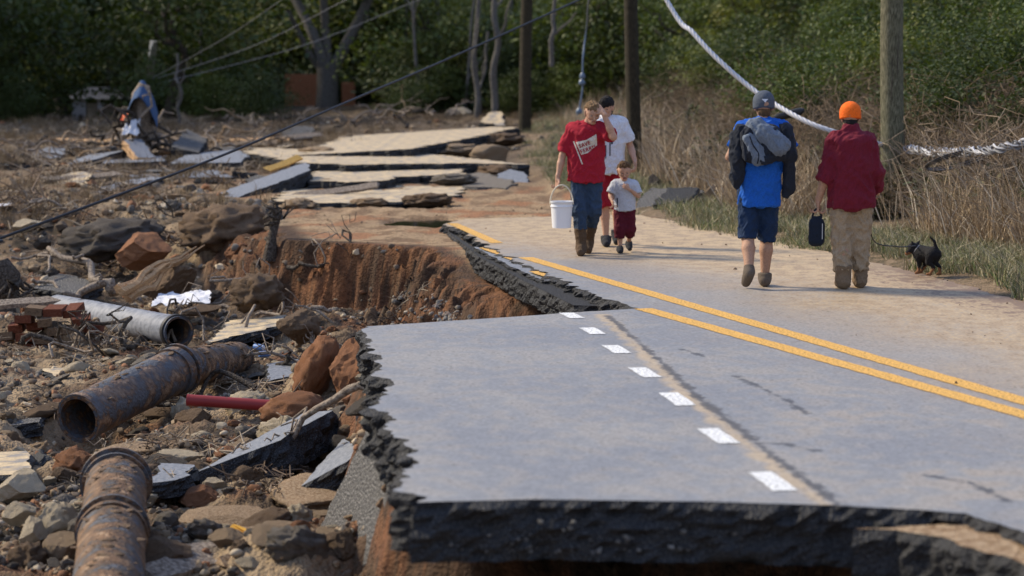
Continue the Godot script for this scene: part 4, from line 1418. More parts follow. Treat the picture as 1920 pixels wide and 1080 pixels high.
func make_debris() -> void:
	# pipes
	pipe("iron_pipe", "dark iron pipe with rust streaks and open mouth toward the viewer", Vector3(-3.722, -0.976, -20.4), Vector3(-3.051, -0.732, -21.9), 0.205, M.rusty_iron, [[0.02, 0.07, 1.07], [0.93, 0.10, 1.09], [0.985, 0.03, 1.16]], "old water pipes in the gully")
	pipe("iron_pipe", "shorter brown iron pipe length fitted into the far end of the open mouthed pipe", Vector3(-3.053, -0.725, -21.85), Vector3(-2.767, -0.917, -24), 0.178, M.dirty_iron, [[0.03, 0.08, 1.1]], "old water pipes in the gully")
	pipe("iron_pipe", "rust crusted iron pipe with collar rings at the bottom of the gully", Vector3(-2.688, -0.767, -16.1), Vector3(-2.127, -0.893, -12.3), 0.205, M.dirty_iron, [[0.0, 0.035, 1.2, M.rusty_iron], [0.03, 0.03, 1.12, M.rusty_iron], [0.38, 0.03, 1.14, M.rusty_iron], [0.42, 0.05, 1.08, M.dirty_iron]], "old water pipes in the gully")
	pipe("grey_pipe", "smooth grey pipe half buried behind the rusty one, end ring showing", Vector3(-5.444, -0.877, -28.6), Vector3(-3.55, -0.795, -25.4), 0.165, M.grey_pipe, [[0.985, 0.06, 1.12, M.dark_wet]], "old water pipes in the gully")
	pipe("plastic_pipe", "thin dark red plastic pipe with its cut end toward picture left", Vector3(-2.808, -0.843, -20.6), Vector3(-1.844, -0.901, -20.55), 0.05, M.red_plastic, [[0.004, 0.02, 1.03, M.red_plastic]])
	# asphalt pieces in the gully
	slab("asphalt_slab", "long grey topped asphalt slab with thick black broken side, propped among stones", [Vector3(-2.322, -0.916, -17.5), Vector3(-1.727, -0.774, -17.8), Vector3(-1.675, -0.731, -18.2), Vector3(-1.433, -0.66, -18.9), Vector3(-1.702, -0.839, -19.7), Vector3(-1.973, -0.866, -18.9)], 0.27, M.asphalt_top, {"amp": 0.02, "group": "broken asphalt in the gully", "rough": [0.5, 0.5, 0.5, 0.5, 0.5, 0.5]})
	slab("asphalt_slab", "small grey asphalt piece with tan stripe, tucked beside the leaning slab", [Vector3(-1.522, -0.923, -17), Vector3(-1.159, -0.782, -16.9), Vector3(-1.013, -0.629, -17.7), Vector3(-1.302, -0.862, -18.4)], 0.14, M.asphalt_top, {"amp": 0.02, "group": "broken asphalt in the gully"})
	slab("asphalt_slab", "dark slab leaning steeply against near road edge with its underside outward", [Vector3(-0.78, -0.036, -15), Vector3(-1.059, -0.545, -15.45), Vector3(-1.351, -1.021, -15.9), Vector3(-0.878, -1.033, -14.4), Vector3(-0.735, -0.668, -13.7), Vector3(-0.765, -0.365, -14.3)], 0.12, M.asphalt_under, {"amp": 0.025, "group": "broken asphalt in the gully", "flare": 0.6})
	slab("asphalt_slab", "sand topped asphalt block with black sides at the picture border", [Vector3(-4.138, -0.97, -18.6), Vector3(-3.803, -0.962, -18.6), Vector3(-3.53, -0.931, -17.4), Vector3(-3.874, -0.947, -17.4)], 0.2, M.asphalt_sandy, {"amp": 0.02, "group": "broken asphalt in the gully"})
	slab("asphalt_slab", "small black asphalt chip standing behind the sand topped block", [Vector3(-3.866, -1.063, -18.9), Vector3(-3.745, -0.994, -18.9), Vector3(-3.659, -0.988, -18.5), Vector3(-3.715, -1.071, -18.4)], 0.1, M.asphalt_broken, {"amp": 0.01, "group": "broken asphalt in the gully"})
	slab("asphalt_slab", "pale sandy topped slab with black rim behind the long pipe mouth", [Vector3(-4.701, -0.967, -23.8), Vector3(-3.897, -0.99, -23.9), Vector3(-3.659, -1.004, -23), Vector3(-4.093, -1.057, -22.6)], 0.12, M.asphalt_sandy, {"amp": 0.02, "group": "broken asphalt in the gully"})
	slab("asphalt_slab", "long dark flat slab lying behind the pale sandy topped one", [Vector3(-5.441, -1.006, -24.8), Vector3(-4.103, -1.025, -24.6), Vector3(-3.934, -1.003, -24), Vector3(-5.182, -1.085, -23.6)], 0.1, M.asphalt_under, {"amp": 0.02, "group": "broken asphalt in the gully"})
	slab("asphalt_slab", "grey broken slab tipped toward the viewer left of the open pipe mouth", [Vector3(-4.51, -1.061, -20.5), Vector3(-4.092, -1.039, -20.6), Vector3(-4.138, -1.03, -21.4), Vector3(-4.687, -1.053, -22), Vector3(-4.748, -1.074, -21.6)], 0.12, M.asphalt_under, {"amp": 0.03, "group": "broken asphalt in the gully"})
	slab("asphalt_slab", "grey topped slab half sunk between cans and orange clay boulders", [Vector3(-2.309, -0.923, -22.4), Vector3(-1.966, -0.9, -22.8), Vector3(-2.131, -0.881, -23.8), Vector3(-2.404, -0.909, -23.6)], 0.14, M.asphalt_top, {"amp": 0.03, "group": "broken asphalt in the gully"})
	slab("asphalt_slab", "dark slab with grey face lying under the driftwood fork", [Vector3(-5.907, -0.709, -29.4), Vector3(-5.227, -0.739, -28.9), Vector3(-5.121, -0.681, -29.8), Vector3(-5.803, -0.632, -30.6)], 0.14, M.asphalt_under, {"amp": 0.04, "group": "broken asphalt in the gully"})
	slab("asphalt_slab", "wide sandy slab tilted at foot of the clay bank", [Vector3(-3.16, -0.851, -25), Vector3(-2.538, -0.783, -25.8), Vector3(-2.526, -0.74, -26.6), Vector3(-3.151, -0.812, -26.6)], 0.1, M.asphalt_sandy, {"amp": 0.05, "group": "broken asphalt in the gully"})
	slab("asphalt_slab", "small dark slab wedged between the two rusty pipes", [Vector3(-2.582, -0.927, -17), Vector3(-2.379, -0.923, -17.2), Vector3(-2.393, -0.936, -17.8), Vector3(-2.671, -0.953, -18)], 0.12, M.asphalt_top, {"amp": 0.03, "group": "broken asphalt in the gully"})
	# asphalt pieces on the far rise
	slab("asphalt_slab", "long grey slab tilted on the mud with yellow paint strip, ending at stepped slabs", [Vector3(-4.8, -0.037, -38), Vector3(-4.326, -0.086, -37.4), Vector3(-3.317, 0.283, -39.5), Vector3(-3.463, 0.372, -40.5), Vector3(-3.68, 0.268, -40.2)], 0.22, M.asphalt_top, {"amp": 0.04, "step": 0.1, "group": "upturned slabs on the rise"})
	plank("paint_strip", "yellow painted strip of asphalt standing along the tilted grey slab", "asphalt slab", Vector3(-4.119, 0.246, -40.3), Vector3(-3.641, 0.424, -41.2), 0.13, 0.03, M.worn_yellow, 0.5, "upturned slabs on the rise")
	slab("asphalt_slab", "low grey slab with black edge lying alone in the brown grass", [Vector3(-8.614, -0.032, -41), Vector3(-7.841, 0.037, -42), Vector3(-7.45, 0.066, -44), Vector3(-8.405, 0.023, -44.5), Vector3(-8.738, -0.016, -42.5)], 0.2, M.asphalt_top, {"amp": 0.04, "step": 0.1, "group": "upturned slabs on the rise"})
	slab("asphalt_slab", "grey slab tilted up left of the root stump", [Vector3(-8.643, 0.067, -45.5), Vector3(-7.969, 0.168, -46), Vector3(-7.596, 0.334, -47), Vector3(-8.297, 0.209, -47)], 0.15, M.asphalt_top, {"amp": 0.04, "step": 0.1, "group": "upturned slabs on the rise"})
	slab("asphalt_slab", "flat grey slab with thick edge below the root stump", [Vector3(-7.697, 0.15, -45), Vector3(-6.497, 0.19, -45), Vector3(-6.962, 0.189, -47.5), Vector3(-7.881, 0.146, -47)], 0.2, M.asphalt_top, {"amp": 0.04, "step": 0.1, "group": "upturned slabs on the rise"})
	slab("asphalt_slab", "grey slab standing steeply with orange edge before the root stump", [Vector3(-7.593, 0.522, -47), Vector3(-7.357, 0.547, -47.5), Vector3(-6.854, 0.221, -46.2), Vector3(-7.172, 0.208, -46)], 0.16, M.asphalt_top, {"amp": 0.03, "step": 0.1, "group": "upturned slabs on the rise", "edge": M.split_wood})
	slab("asphalt_slab", "dark slab leaning beside the root stump under driftwood", [Vector3(-6.657, 0.355, -47), Vector3(-6.563, 0.708, -48.5), Vector3(-6.093, 0.488, -48), Vector3(-6.079, 0.3, -46.8)], 0.15, M.asphalt_under, {"amp": 0.04, "step": 0.1, "group": "upturned slabs on the rise"})
	slab("asphalt_slab", "grey slab sloping behind the black cable at the middle of the rise", [Vector3(-6.397, 0.16, -45), Vector3(-5.007, 0.184, -44.2), Vector3(-4.971, 0.269, -45.5), Vector3(-5.484, 0.315, -47.5), Vector3(-6.366, 0.23, -47)], 0.15, M.asphalt_top, {"amp": 0.05, "step": 0.1, "group": "upturned slabs on the rise"})
	slab("asphalt_slab", "thin pale grey slab below the black cable, half sunk in mud", [Vector3(-6.954, 0.028, -42), Vector3(-5.811, 0.062, -41.5), Vector3(-4.796, 0.062, -41.5), Vector3(-5.413, 0.089, -43.5), Vector3(-6.306, 0.084, -43)], 0.1, M.asphalt_top, {"amp": 0.05, "step": 0.1, "group": "upturned slabs on the rise"})
	slab("asphalt_slab", "small dark slab tipped up in front of the tilted grey slab", [Vector3(-5.533, 0.019, -39.5), Vector3(-5.047, 0.011, -39), Vector3(-4.801, -0.088, -38), Vector3(-5.252, -0.059, -38.4)], 0.12, M.asphalt_under, {"amp": 0.03, "step": 0.1, "group": "upturned slabs on the rise"})
	slab("asphalt_slab", "dark slab corner at picture edge in the brown grass", [Vector3(-9.024, -0.032, -41), Vector3(-8.509, -0.051, -40.5), Vector3(-8.832, 0.013, -42.5), Vector3(-9.459, 0.084, -43)], 0.15, M.asphalt_under, {"amp": 0.03, "step": 0.1, "group": "upturned slabs on the rise"})
	slab("asphalt_slab", "rough grey rubble slab at the right end of the stepped slabs", [Vector3(-0.808, 0.002, -39.5), Vector3(-0.087, 0.011, -39), Vector3(-0.018, 0.039, -40.5), Vector3(-0.567, 0.107, -42.5), Vector3(-0.867, 0.08, -41.5)], 0.3, M.rock_grey, {"amp": 0.08, "step": 0.1, "group": "upturned slabs on the rise", "edge": M.asphalt_under})
	slab("tarred_slab", "grey upturned slab with black tar face on grass behind the child", [Vector3(1.745, -0.011, -33.8), Vector3(2.527, 0.058, -33.4), Vector3(2.77, 0.216, -34.6), Vector3(2.062, 0.204, -35.4)], 0.2, M.asphalt_under, {"amp": 0.06, "step": 0.08})
	slab("tarred_slab", "lump of black tarred asphalt lying on the grey upturned slab behind the child", [Vector3(1.986, 0.079, -33.3), Vector3(2.452, 0.144, -33.2), Vector3(2.608, 0.284, -33.9), Vector3(2.205, 0.283, -34.2)], 0.16, M.asphalt_broken, {"amp": 0.06, "step": 0.06})
	slab("tilted_slab", "pale sunlit slab fragment leaning up beyond the far road", [Vector3(-0.853, 0.416, -62), Vector3(-0.582, 0.776, -62.5), Vector3(-0.277, 0.665, -62.5), Vector3(-0.136, 0.444, -61.5)], 0.25, M.asphalt_sandy, {"amp": 0.06, "step": 0.1})
	# more broken pavement and boards strewn over the rise
	var more := [[60, 305, 46.0, 70, 16], [20, 312, 45.0, 50, 12], [140, 345, 40.5, 60, 10], [255, 345, 40.0, 70, 10], [300, 318, 43.0, 60, 12], [400, 340, 40.5, 50, 12], [90, 288, 49.0, 60, 10], [410, 268, 50.0, 60, 9], [470, 258, 53.0, 70, 9], [340, 262, 51.0, 45, 14], [180, 272, 50.0, 50, 12], [520, 268, 52.0, 60, 7], [200, 360, 38.5, 40, 8], [480, 345, 40.0, 40, 8], [905, 300, 46.0, 60, 8], [960, 330, 41.0, 50, 8], [560, 255, 58.0, 60, 6], [460, 330, 42.0, 46, 10]]
	var told := ["lowest by the lone slab", "at the picture border", "below the lone slab", "in front of the thin pale slab", "under the black cable", "beside the long tilted slab", "behind the grey slab left of the stump", "behind the driftwood heap", "left of the far road's start", "right of the root stump", "left of the white bag", "before the far road", "nearest in the brown dirt", "before the tilted slab", "right of the third step", "at the mud's edge", "beyond the steps", "against the tilted slab"]
	for i in more.size():
		var q: Array = more[i]
		var px: float = q[0]
		var dd: float = q[2]
		var wx: float = (q[3] as float) / 4500.0 * dd
		var c := on_ground((px - 960.0) / 4500.0 * dd, dd, 0.06)
		var tilt := rng.randf_range(-0.18, 0.3)
		var deep := rng.randf_range(0.5, 1.1)
		var tw := rng.randf_range(-0.5, 0.5)
		var ex := Vector3(cos(tw), tilt * 0.6, sin(tw))
		var ez := Vector3(-sin(tw), -tilt, cos(tw))
		slab("asphalt_slab", "%s broken asphalt piece %s" % [["small grey", "tipped dark", "sandy"][i % 3], told[i]], [c - ex * wx * 0.5 + ez * deep * 0.4, c + ex * wx * 0.45 + ez * deep * 0.5, c + ex * wx * 0.55 - ez * deep * 0.3, c + ex * wx * 0.1 - ez * deep * 0.6, c - ex * wx * 0.45 - ez * deep * 0.4], 0.13, [M.asphalt_top, M.asphalt_under, M.asphalt_sandy][i % 3], {"amp": 0.06, "step": 0.1, "group": "upturned slabs on the rise"})
	for i in 14:
		var dd := rng.randf_range(37.0, 56.0)
		var c := on_ground(lerpf(-0.2, -0.09, rng.randf()) * dd, dd, 0.05)
		var an := rng.randf_range(-0.5, 0.5)
		var e := c + Vector3(cos(an), 0, sin(an)) * rng.randf_range(0.8, 2.0)
		e.y = ground(e.x, -e.z) + rng.randf_range(0.04, 0.3)
		plank("board", uniq("%s flood washed board %s" % [["pale", "grey", "brown"][i % 3], beside(c)]), "board", c, e, 0.16, 0.04, [M.driftwood, M.flat_stone, M.split_wood][i % 3], rng.randf_range(-0.6, 0.6), "boards on the rise")
	for q: Array in [[Vector3(-3.142, -0.042, -35.3), 0.4, "rock_tan", "low tan sand heap against the nearest step's torn edge"], [Vector3(-2.138, -0.029, -35.6), 0.3, "flat_stone", "muddy lump under the middle of the nearest step"], [Vector3(-1.281, -0.021, -36), 0.45, "rock_brown", "brown mud heap at the right part of the nearest step"], [Vector3(-3.081, 0.041, -39.6), 0.35, "rock_tan", "tan heap between first and second step"], [Vector3(-0.978, 0.1, -40), 0.4, "rock_grey", "grey lump between second step and rubble slab"], [Vector3(-2.541, 0.164, -44), 0.35, "flat_stone", "mud lump below the third step's long edge"], [Vector3(-0.283, 0.107, -42.5), 0.5, "rock_brown", "brown heap under the third step's tapering end"], [Vector3(-1.172, 0.265, -48), 0.6, "rock_tan", "sandy heap in the shade of the far road edge"], [Vector3(-0.231, 0.354, -52), 0.6, "rock_brown", "brown bank of soil under the far road's raised end"], [Vector3(-3.757, 0.261, -47), 0.5, "rock_tan", "sandy heap where the far road meets the third step"]]:
		place_rock(9, q[2], q[0], Vector3((q[1] as float) * 0.95, (q[1] as float) * 0.24, (q[1] as float) * 0.6), Vector3(0, rng.randf() * 3.0, 0), q[3], "heaps of soil along the broken steps", "soil_heap")
	# wood
	var lg := thing("split_log", "splintered orange log lying across the large brown boulder", "log", Vector3(-4.614, -0.676, -28))
	var L := (Vector3(-3.799, -0.172, -29.6)) - (Vector3(-4.614, -0.676, -28))
	var ax := L.normalized()
	var sdv := ax.cross(Vector3.UP).normalized()
	for i in 9:
		var g := Geo.new()
		var o := sdv * rng.randf_range(-0.09, 0.09) + ax.cross(sdv) * rng.randf_range(-0.07, 0.07)
		var e := rng.randf_range(0.55, 1.0)
		g.tube(bend(o + L * rng.randf_range(-0.03, 0.12), o * 0.3 + L * e, 8, 0.06, i * 7.0), radii(0.055, 0.008, 8), 5, true, 0.3, nz)
		part("splinter", g.mesh(false), M.split_wood, lg)
	wood("driftwood_branch", "pale forked driftwood branch lying in the wet hollow", "branch", Vector3(-5.959, -0.333, -30.8), Vector3(-5.086, -0.629, -29.6), 0.035, 0.05, M.driftwood, 0.13, "driftwood", 1)
	wood("driftwood_branch", "thicker driftwood limb joining the forked branch near the boulder", "branch", Vector3(-4.739, -0.671, -29), Vector3(-5.377, -0.697, -28.6), 0.07, 0.025, M.driftwood, 0.16, "driftwood", 2)
	wood("driftwood_branch", "short white stick standing in dirt left of the forked branch", "branch", Vector3(-6.07, -0.429, -30.8), Vector3(-5.849, -0.565, -30), 0.02, 0.015, M.driftwood, 0.1, "driftwood")
	plank("plank", "weathered plank across the red brown masonry lump", "plank", Vector3(-5.751, -0.6, -26), Vector3(-5.07, -0.541, -26.4), 0.16, 0.05, M.driftwood, 0.3)
	plank("plank", "yellow ended plank lying on mud left of the leaning slab", "plank", Vector3(-1.778, -0.99, -15.4), Vector3(-1.425, -1.027, -15.8), 0.12, 0.05, M.flat_stone, 0.2)
	plank("yellow_board", "short yellow painted board end on the mud", "board", Vector3(-1.783, -0.978, -15.36), Vector3(-1.692, -0.977, -15.44), 0.13, 0.056, M.yellow_paint, 0.2)
	plank("plank", "grey muddy plank at the very bottom beside near pipe", "plank", Vector3(-2.165, -1.013, -14.2), Vector3(-1.76, -1.006, -15), 0.2, 0.06, M.driftwood, 0.3, "muddy planks by the near pipe")
	plank("plank", "brown muddy plank below the yellow ended one", "plank", Vector3(-1.784, -1.002, -14.5), Vector3(-1.408, -1.019, -15.3), 0.1, 0.05, M.flat_stone, 0.5, "muddy planks by the near pipe")
	plank("plank", "short tan board poking out right of the grey muddy plank", "plank", Vector3(-2.07, -0.991, -14.8), Vector3(-1.68, -1.019, -15.2), 0.14, 0.05, M.driftwood, 0.1, "muddy planks by the near pipe")
	plank("plank", "thin light lath lying over roots right of the long pipe", "plank", Vector3(-3.068, -0.898, -25.4), Vector3(-2.663, -0.887, -25.6), 0.04, 0.02, M.driftwood, 0.1)
	# lump of masonry, sheet, cans, film
	var lump := thing("masonry_lump", "red brown lump of broken masonry under the weathered plank", "rubble", Vector3(-5.035, -1.032, -25.8))
	lump.scale = Vector3.ONE * 1.25
	var bricks := 0
	for row in 6:
		for k in 5:
			var bg := Geo.new()
			var jx := rng.randf_range(-0.01, 0.01)
			bg.box(Vector3(-0.34 + k * 0.165 + (0.08 if row % 2 else 0.0) + jx, row * 0.075 - 0.04, rng.randf_range(-0.08, 0.08)), Vector3(0.15 * rng.randf_range(0.75, 1.1), 0.068, 0.3 * rng.randf_range(0.6, 1.0)), Basis.from_euler(Vector3(rng.randf_range(-0.2, 0.2), rng.randf_range(-0.4, 0.4), rng.randf_range(-0.12, 0.12))))
			if rng.randf() < 0.9 - row * 0.07:
				part("brick", bg.mesh(false), M.rock_brown if rng.randf() < 0.35 else M.brick_dark, lump)
	rag("plastic_sheet", "crumpled white sheet lying flat right of the brown boulder", "sheet", [Vector3(-4.132, -0.727, -27.4), Vector3(-3.451, -0.682, -27.2), Vector3(-3.602, -0.665, -28.4), Vector3(-4.215, -0.736, -28.6)], M.white_cloth, 0.04, 2.0)
	rag("clear_film", "small crumpled clear plastic film on the flagstone", "plastic film", [Vector3(-2.45, -1.103, -19.4), Vector3(-2.255, -1.086, -19.3), Vector3(-2.315, -1.095, -19.9), Vector3(-2.494, -1.104, -19.9)], M.pale_can, 0.04, 5.0)
	for c: Array in [[Vector3(-2.653, -0.841, -24), 0.2, "drink can lying apart from two touching ones on the roots"], [Vector3(-2.583, -0.828, -24.3), 1.0, "drink can uppermost of the three lying on the roots"], [Vector3(-2.498, -0.862, -24), 2.2, "drink can lowest of the three lying on the roots"]]:
		var can := thing("drink_can", "pale blue " + (c[2] as String), "can", c[0], c[1], "cans on the roots")
		var cg := Geo.new()
		cg.tube(PackedVector3Array([Vector3(0, 0, -0.058), Vector3(0, 0, -0.05), Vector3(0, 0, 0.05), Vector3(0, 0, 0.058)]), PackedFloat32Array([0.024, 0.033, 0.033, 0.026]), 14)
		part("body", cg.mesh(), M.blue_can, can)
		var ce := Geo.new()
		ce.tube(PackedVector3Array([Vector3(0, 0, 0.0585), Vector3(0, 0, 0.064)]), PackedFloat32Array([0.027, 0.025]), 14)
		part("lid", ce.mesh(), M.pale_can, can)
	# roots and sticks tangled in the gully
	var spots := [Vector3(-2.666, -0.927, -23.81), Vector3(-2.314, -0.912, -23.48), Vector3(-2.25, -0.922, -25.13), Vector3(-2.666, -0.962, -22.88), Vector3(-2.07, -0.882, -25.7), Vector3(-2.967, -0.685, -28.88), Vector3(-3.024, -0.921, -28.19), Vector3(-2.716, -0.419, -28.97), Vector3(-3.427, -0.882, -28.4), Vector3(-3.602, -0.917, -25.55), Vector3(-3.964, -0.893, -25.31), Vector3(-4.366, -0.939, -25.01), Vector3(-4.626, -0.9, -24.02), Vector3(-5.143, -0.86, -24.98), Vector3(-2.028, -0.7, -26.69), Vector3(-2.585, -0.208, -28.97),
		Vector3(-2.993, -0.134, -29.51), Vector3(-1.083, -0.362, -17.9), Vector3(-1.708, -0.86, -24.62), Vector3(-2.372, -0.938, -22.04), Vector3(-5.935, -0.612, -29.54), Vector3(-6.76, -0.568, -32.24), Vector3(-4.364, -0.811, -27.11), Vector3(-3.302, -0.894, -26.36), Vector3(-4.367, -0.361, -32.12), Vector3(-5.4, -0.145, -34.16), Vector3(-6.611, -0.069, -35.36), Vector3(-2.514, -0.816, -26.15)]
	var said := ["beside the far end of the long pipe", "under the clay boulders", "on the gully floor before the clay bank", "near the loose cans", "by the half buried grey pipe", "below the clay hump"]
	for i in spots.size():
		var a: Vector3 = spots[i]
		var an := rng.randf_range(-0.5, 0.5) + (PI if rng.randf() < 0.5 else 0.0)
		var ln := rng.randf_range(0.4, 1.1)
		var e := a + Vector3(cos(an) * ln, 0, sin(an) * ln * 0.7)
		e.y = ground(e.x, -e.z) + rng.randf_range(0.0, 0.22)
		var w := wood("root", uniq("%s %s root tangle lying %s" % [["thin", "crooked", "stout"][i % 3], ["grey", "brown", "dark"][(i / 3) % 3], beside(a)]), "root", a, e, rng.randf_range(0.012, 0.04), 0.006, [M.driftwood, M.bark, M.driftwood][i % 3], 0.3, "roots tangled in the gully", 3)
	# stump at the border, cut bank roots
	var st := thing("tree_stump", "dark rotten stump with trailing roots at the picture border", "tree stump", Vector3(-6.112, -1.016, -28.79))
	var sg := Geo.new()
	sg.tube(PackedVector3Array([Vector3(0, 0, 0), Vector3(-0.02, 0.25, 0), Vector3(-0.04, 0.5, 0), Vector3(-0.1, 0.68, 0)]), PackedFloat32Array([0.24, 0.2, 0.23, 0.15]), 14, true, 0.7, nz)
	part("trunk", sg.mesh(), M.bark, st)
	for i in 9:
		var rg := Geo.new()
		var an := TAU * i / 9.0
		rg.tube(bend(Vector3(cos(an) * 0.12, 0.5, sin(an) * 0.12), Vector3(cos(an) * 0.38, rng.randf_range(-0.02, 0.35), sin(an) * 0.38), 7, 0.15, i * 4.0), radii(0.035, 0.008, 7), 6, true, 0.2, nz)
		part("root", rg.mesh(), M.bark, st)
	var post := thing("tree_stump", "narrow upright dead stump on the brink of the clay bank", "tree stump", Vector3(-2.969, -0.375, -29.45))
	var pg2 := Geo.new()
	pg2.tube(PackedVector3Array([Vector3(0, 0, 0), Vector3(0.02, 0.3, 0), Vector3(0.1, 0.62, -0.05)]), PackedFloat32Array([0.1, 0.06, 0.05]), 9, true, 0.5, nz)
	part("trunk", pg2.mesh(), M.bark, post)
	for i in 5:
		var rg := Geo.new()
		rg.tube(bend(Vector3(0.05, 0.5, 0), Vector3(rng.randf_range(-0.2, 0.35), rng.randf_range(0.55, 0.75), rng.randf_range(-0.2, 0.2)), 6, 0.15, i * 4.0), radii(0.03, 0.006, 6), 6, true, 0.2, nz)
		part("root", rg.mesh(), M.bark, post)
	# overturned root stump with sheet, far left
	var base := Vector3(-7.375, 0.243, -48)
	var rs := thing("root_stump", "tall torn tree stump wrapped in flood debris on the rise", "tree stump", base)
	var tg := Geo.new()
	tg.tube(PackedVector3Array([Vector3(-0.05, -0.1, 0), Vector3(-0.02, 0.4, 0), Vector3(0, 0.8, 0), Vector3(-0.02, 1.15, 0), Vector3(0.05, 1.35, 0)]), PackedFloat32Array([0.26, 0.22, 0.24, 0.2, 0.1]), 14, true, 0.6, nz)
	part("trunk", tg.mesh(), M.driftwood, rs)
	for i in 26:
		var rg := Geo.new()
		var an := rng.randf() * TAU
		var y := rng.randf_range(0.0, 0.9)
		var ln := rng.randf_range(0.35, 1.1)
		rg.tube(bend(Vector3(cos(an) * 0.15, y, sin(an) * 0.15), Vector3(cos(an) * ln * 1.3, maxf(0.0, y + rng.randf_range(-0.7, 0.35)), sin(an) * ln), 7, 0.3, i * 4.0), radii(0.05, 0.01, 7), 6, true, 0.2, nz)
		part("root", rg.mesh(), M.bark if i % 3 else M.driftwood, rs)
	var bs := Geo.new()
	for i in 15:
		for side in 2:
			for j in 7:
				var t := (i / 14.0 - 0.5) * 2.0
				var w := (j / 6.0 - 0.5)
				bs.V.append(Vector3(t * (0.33 + 0.05 * w), 1.42 - 0.62 * pow(absf(t), 1.7) - 0.3 * (w + 0.5) + 0.05 * nz.get_noise_2d(i * 0.4, j * 0.5) - side * 0.02, 0.18 + w * 0.5 + 0.04 * nz.get_noise_2d(i * 0.5, j + 9.0)))
	for i in 14:
		for j in 6:
			var a := i * 14 + j
			bs.quad(a, a + 14, a + 15, a + 1)
			bs.quad(a + 7, a + 8, a + 22, a + 21)
	solo("blue_sheet", bs.mesh(), M.blue_sheet, base, "dark blue sheet folded over the top of the torn stump", "sheet")
	rag("white_bag", "crumpled white bag caught at the foot of the torn stump", "bag", [Vector3(-7.667, 0.557, -47.2), Vector3(-7.311, 0.557, -47.2), Vector3(-7.368, 0.839, -47.6), Vector3(-7.644, 0.797, -47.6)], M.white_cloth, 0.12, 8.0)
	rag("orange_scrap", "orange plastic scrap beside the torn stump", "plastic scrap", [Vector3(-7.938, 0.815, -48.5), Vector3(-7.766, 0.837, -48.5), Vector3(-7.812, 0.948, -48.8), Vector3(-7.964, 0.926, -48.8)], M.orange_plastic, 0.06, 3.0)
	rag("white_scrap", "white scrap on the mud at picture border", "plastic scrap", [Vector3(-7.623, -0.102, -35.5), Vector3(-7.409, -0.078, -35.5), Vector3(-7.571, -0.081, -36.2), Vector3(-7.773, -0.105, -36.2)], M.white_cloth, 0.03, 4.0)
	# driftwood heaps on the rise
	var heaps := [[Vector3(-6.63, 0.693, -49), 0.9, 9, "by the torn stump"], [Vector3(-9.1, 0.332, -50), 1.6, 16, "left of the torn stump"], [Vector3(-8.32, 0.554, -50), 1.0, 10, "behind the white bag"], [Vector3(-9.595, 0.084, -48), 1.4, 8, "among dry grass on the rise"], [Vector3(-6.116, 0.354, -52), 1.2, 8, "behind the black cable"], [Vector3(-4.401, 0.178, -64), 2.2, 14, "beyond the far road"], [Vector3(-3.221, 0.205, -66), 1.6, 10, "before the green bank"], [Vector3(-6.052, 0.252, -62), 1.6, 8, "left of the far road"]]
	for h: Array in heaps:
		var c: Vector3 = h[0]
		var sp: float = h[1]
		for i in int(h[2]):
			var a := c + Vector3(rng.randf_range(-sp, sp), 0, rng.randf_range(-1.0, 1.0))
			a.y = ground(a.x, -a.z) + rng.randf_range(0.0, 0.3)
			var an := rng.randf() * TAU
			var ln := rng.randf_range(0.5, 1.6)
			var e := a + Vector3(cos(an) * ln, rng.randf_range(-0.1, 0.5), sin(an) * ln)
			e.y = maxf(e.y, ground(e.x, -e.z) + 0.03)
			var words: String = ["pale", "grey", "brown", "dark"][i % 4]
			wood("driftwood_branch", "%s %s flood branch in the heap %s" % [words, ["long", "broken", "bent", "bare"][(i / 4) % 4], h[3]], "branch", a, e, rng.randf_range(0.015, 0.045), 0.008, [M.driftwood, M.driftwood, M.flat_stone, M.bark][i % 4], 0.16, "flood branches heaped " + (h[3] as String), 1)
	for i in 8:
		var a: Vector3 = [Vector3(-5.417, 0.176, -66), Vector3(-4.72, 0.22, -66.5), Vector3(-3.953, 0.205, -66), Vector3(-3.487, 0.133, -65.5), Vector3(-6.209, 0.277, -70), Vector3(-1.707, 0.493, -70), Vector3(-1.563, 0.513, -70.5), Vector3(-0.409, 0.27, -46)][i]
		place_rock(i % 10, ["rock_pale", "rock_tan", "rock_grey"][i % 3], a, Vector3(0.4, 0.2, 0.3) * rng.randf_range(0.7, 1.2), Vector3(0, i, 0), "%s boulder among driftwood beyond the far road, %s" % [["pale", "tan", "grey"][i % 3], ["lowest in its heap", "next to a long branch", "at the heap's middle", "nearest the tan road", "by the brick ruin", "before the dark bank", "beside a dark gap", "right of the stepped slabs"][i]], "boulders in the flood debris", "boulder")


# ---------------------------------------------------------------- poles and cables
func strand(path: PackedVector3Array, r: float, sides := 8) -> ArrayMesh:
	var g := Geo.new()
	var rr := PackedFloat32Array()
	rr.resize(path.size())
	rr.fill(r)
	g.tube(path, rr, sides)
	return g.mesh()


func spline(pts: PackedVector3Array, per := 12) -> PackedVector3Array:
	var out := PackedVector3Array()
	for i in pts.size() - 1:
		var a := pts[maxi(i - 1, 0)]
		var d := pts[mini(i + 2, pts.size() - 1)]
		for j in per:
			out.append(pts[i].cubic_interpolate(pts[i + 1], a, d, float(j) / per))
	out.append(pts[pts.size() - 1])
	return out


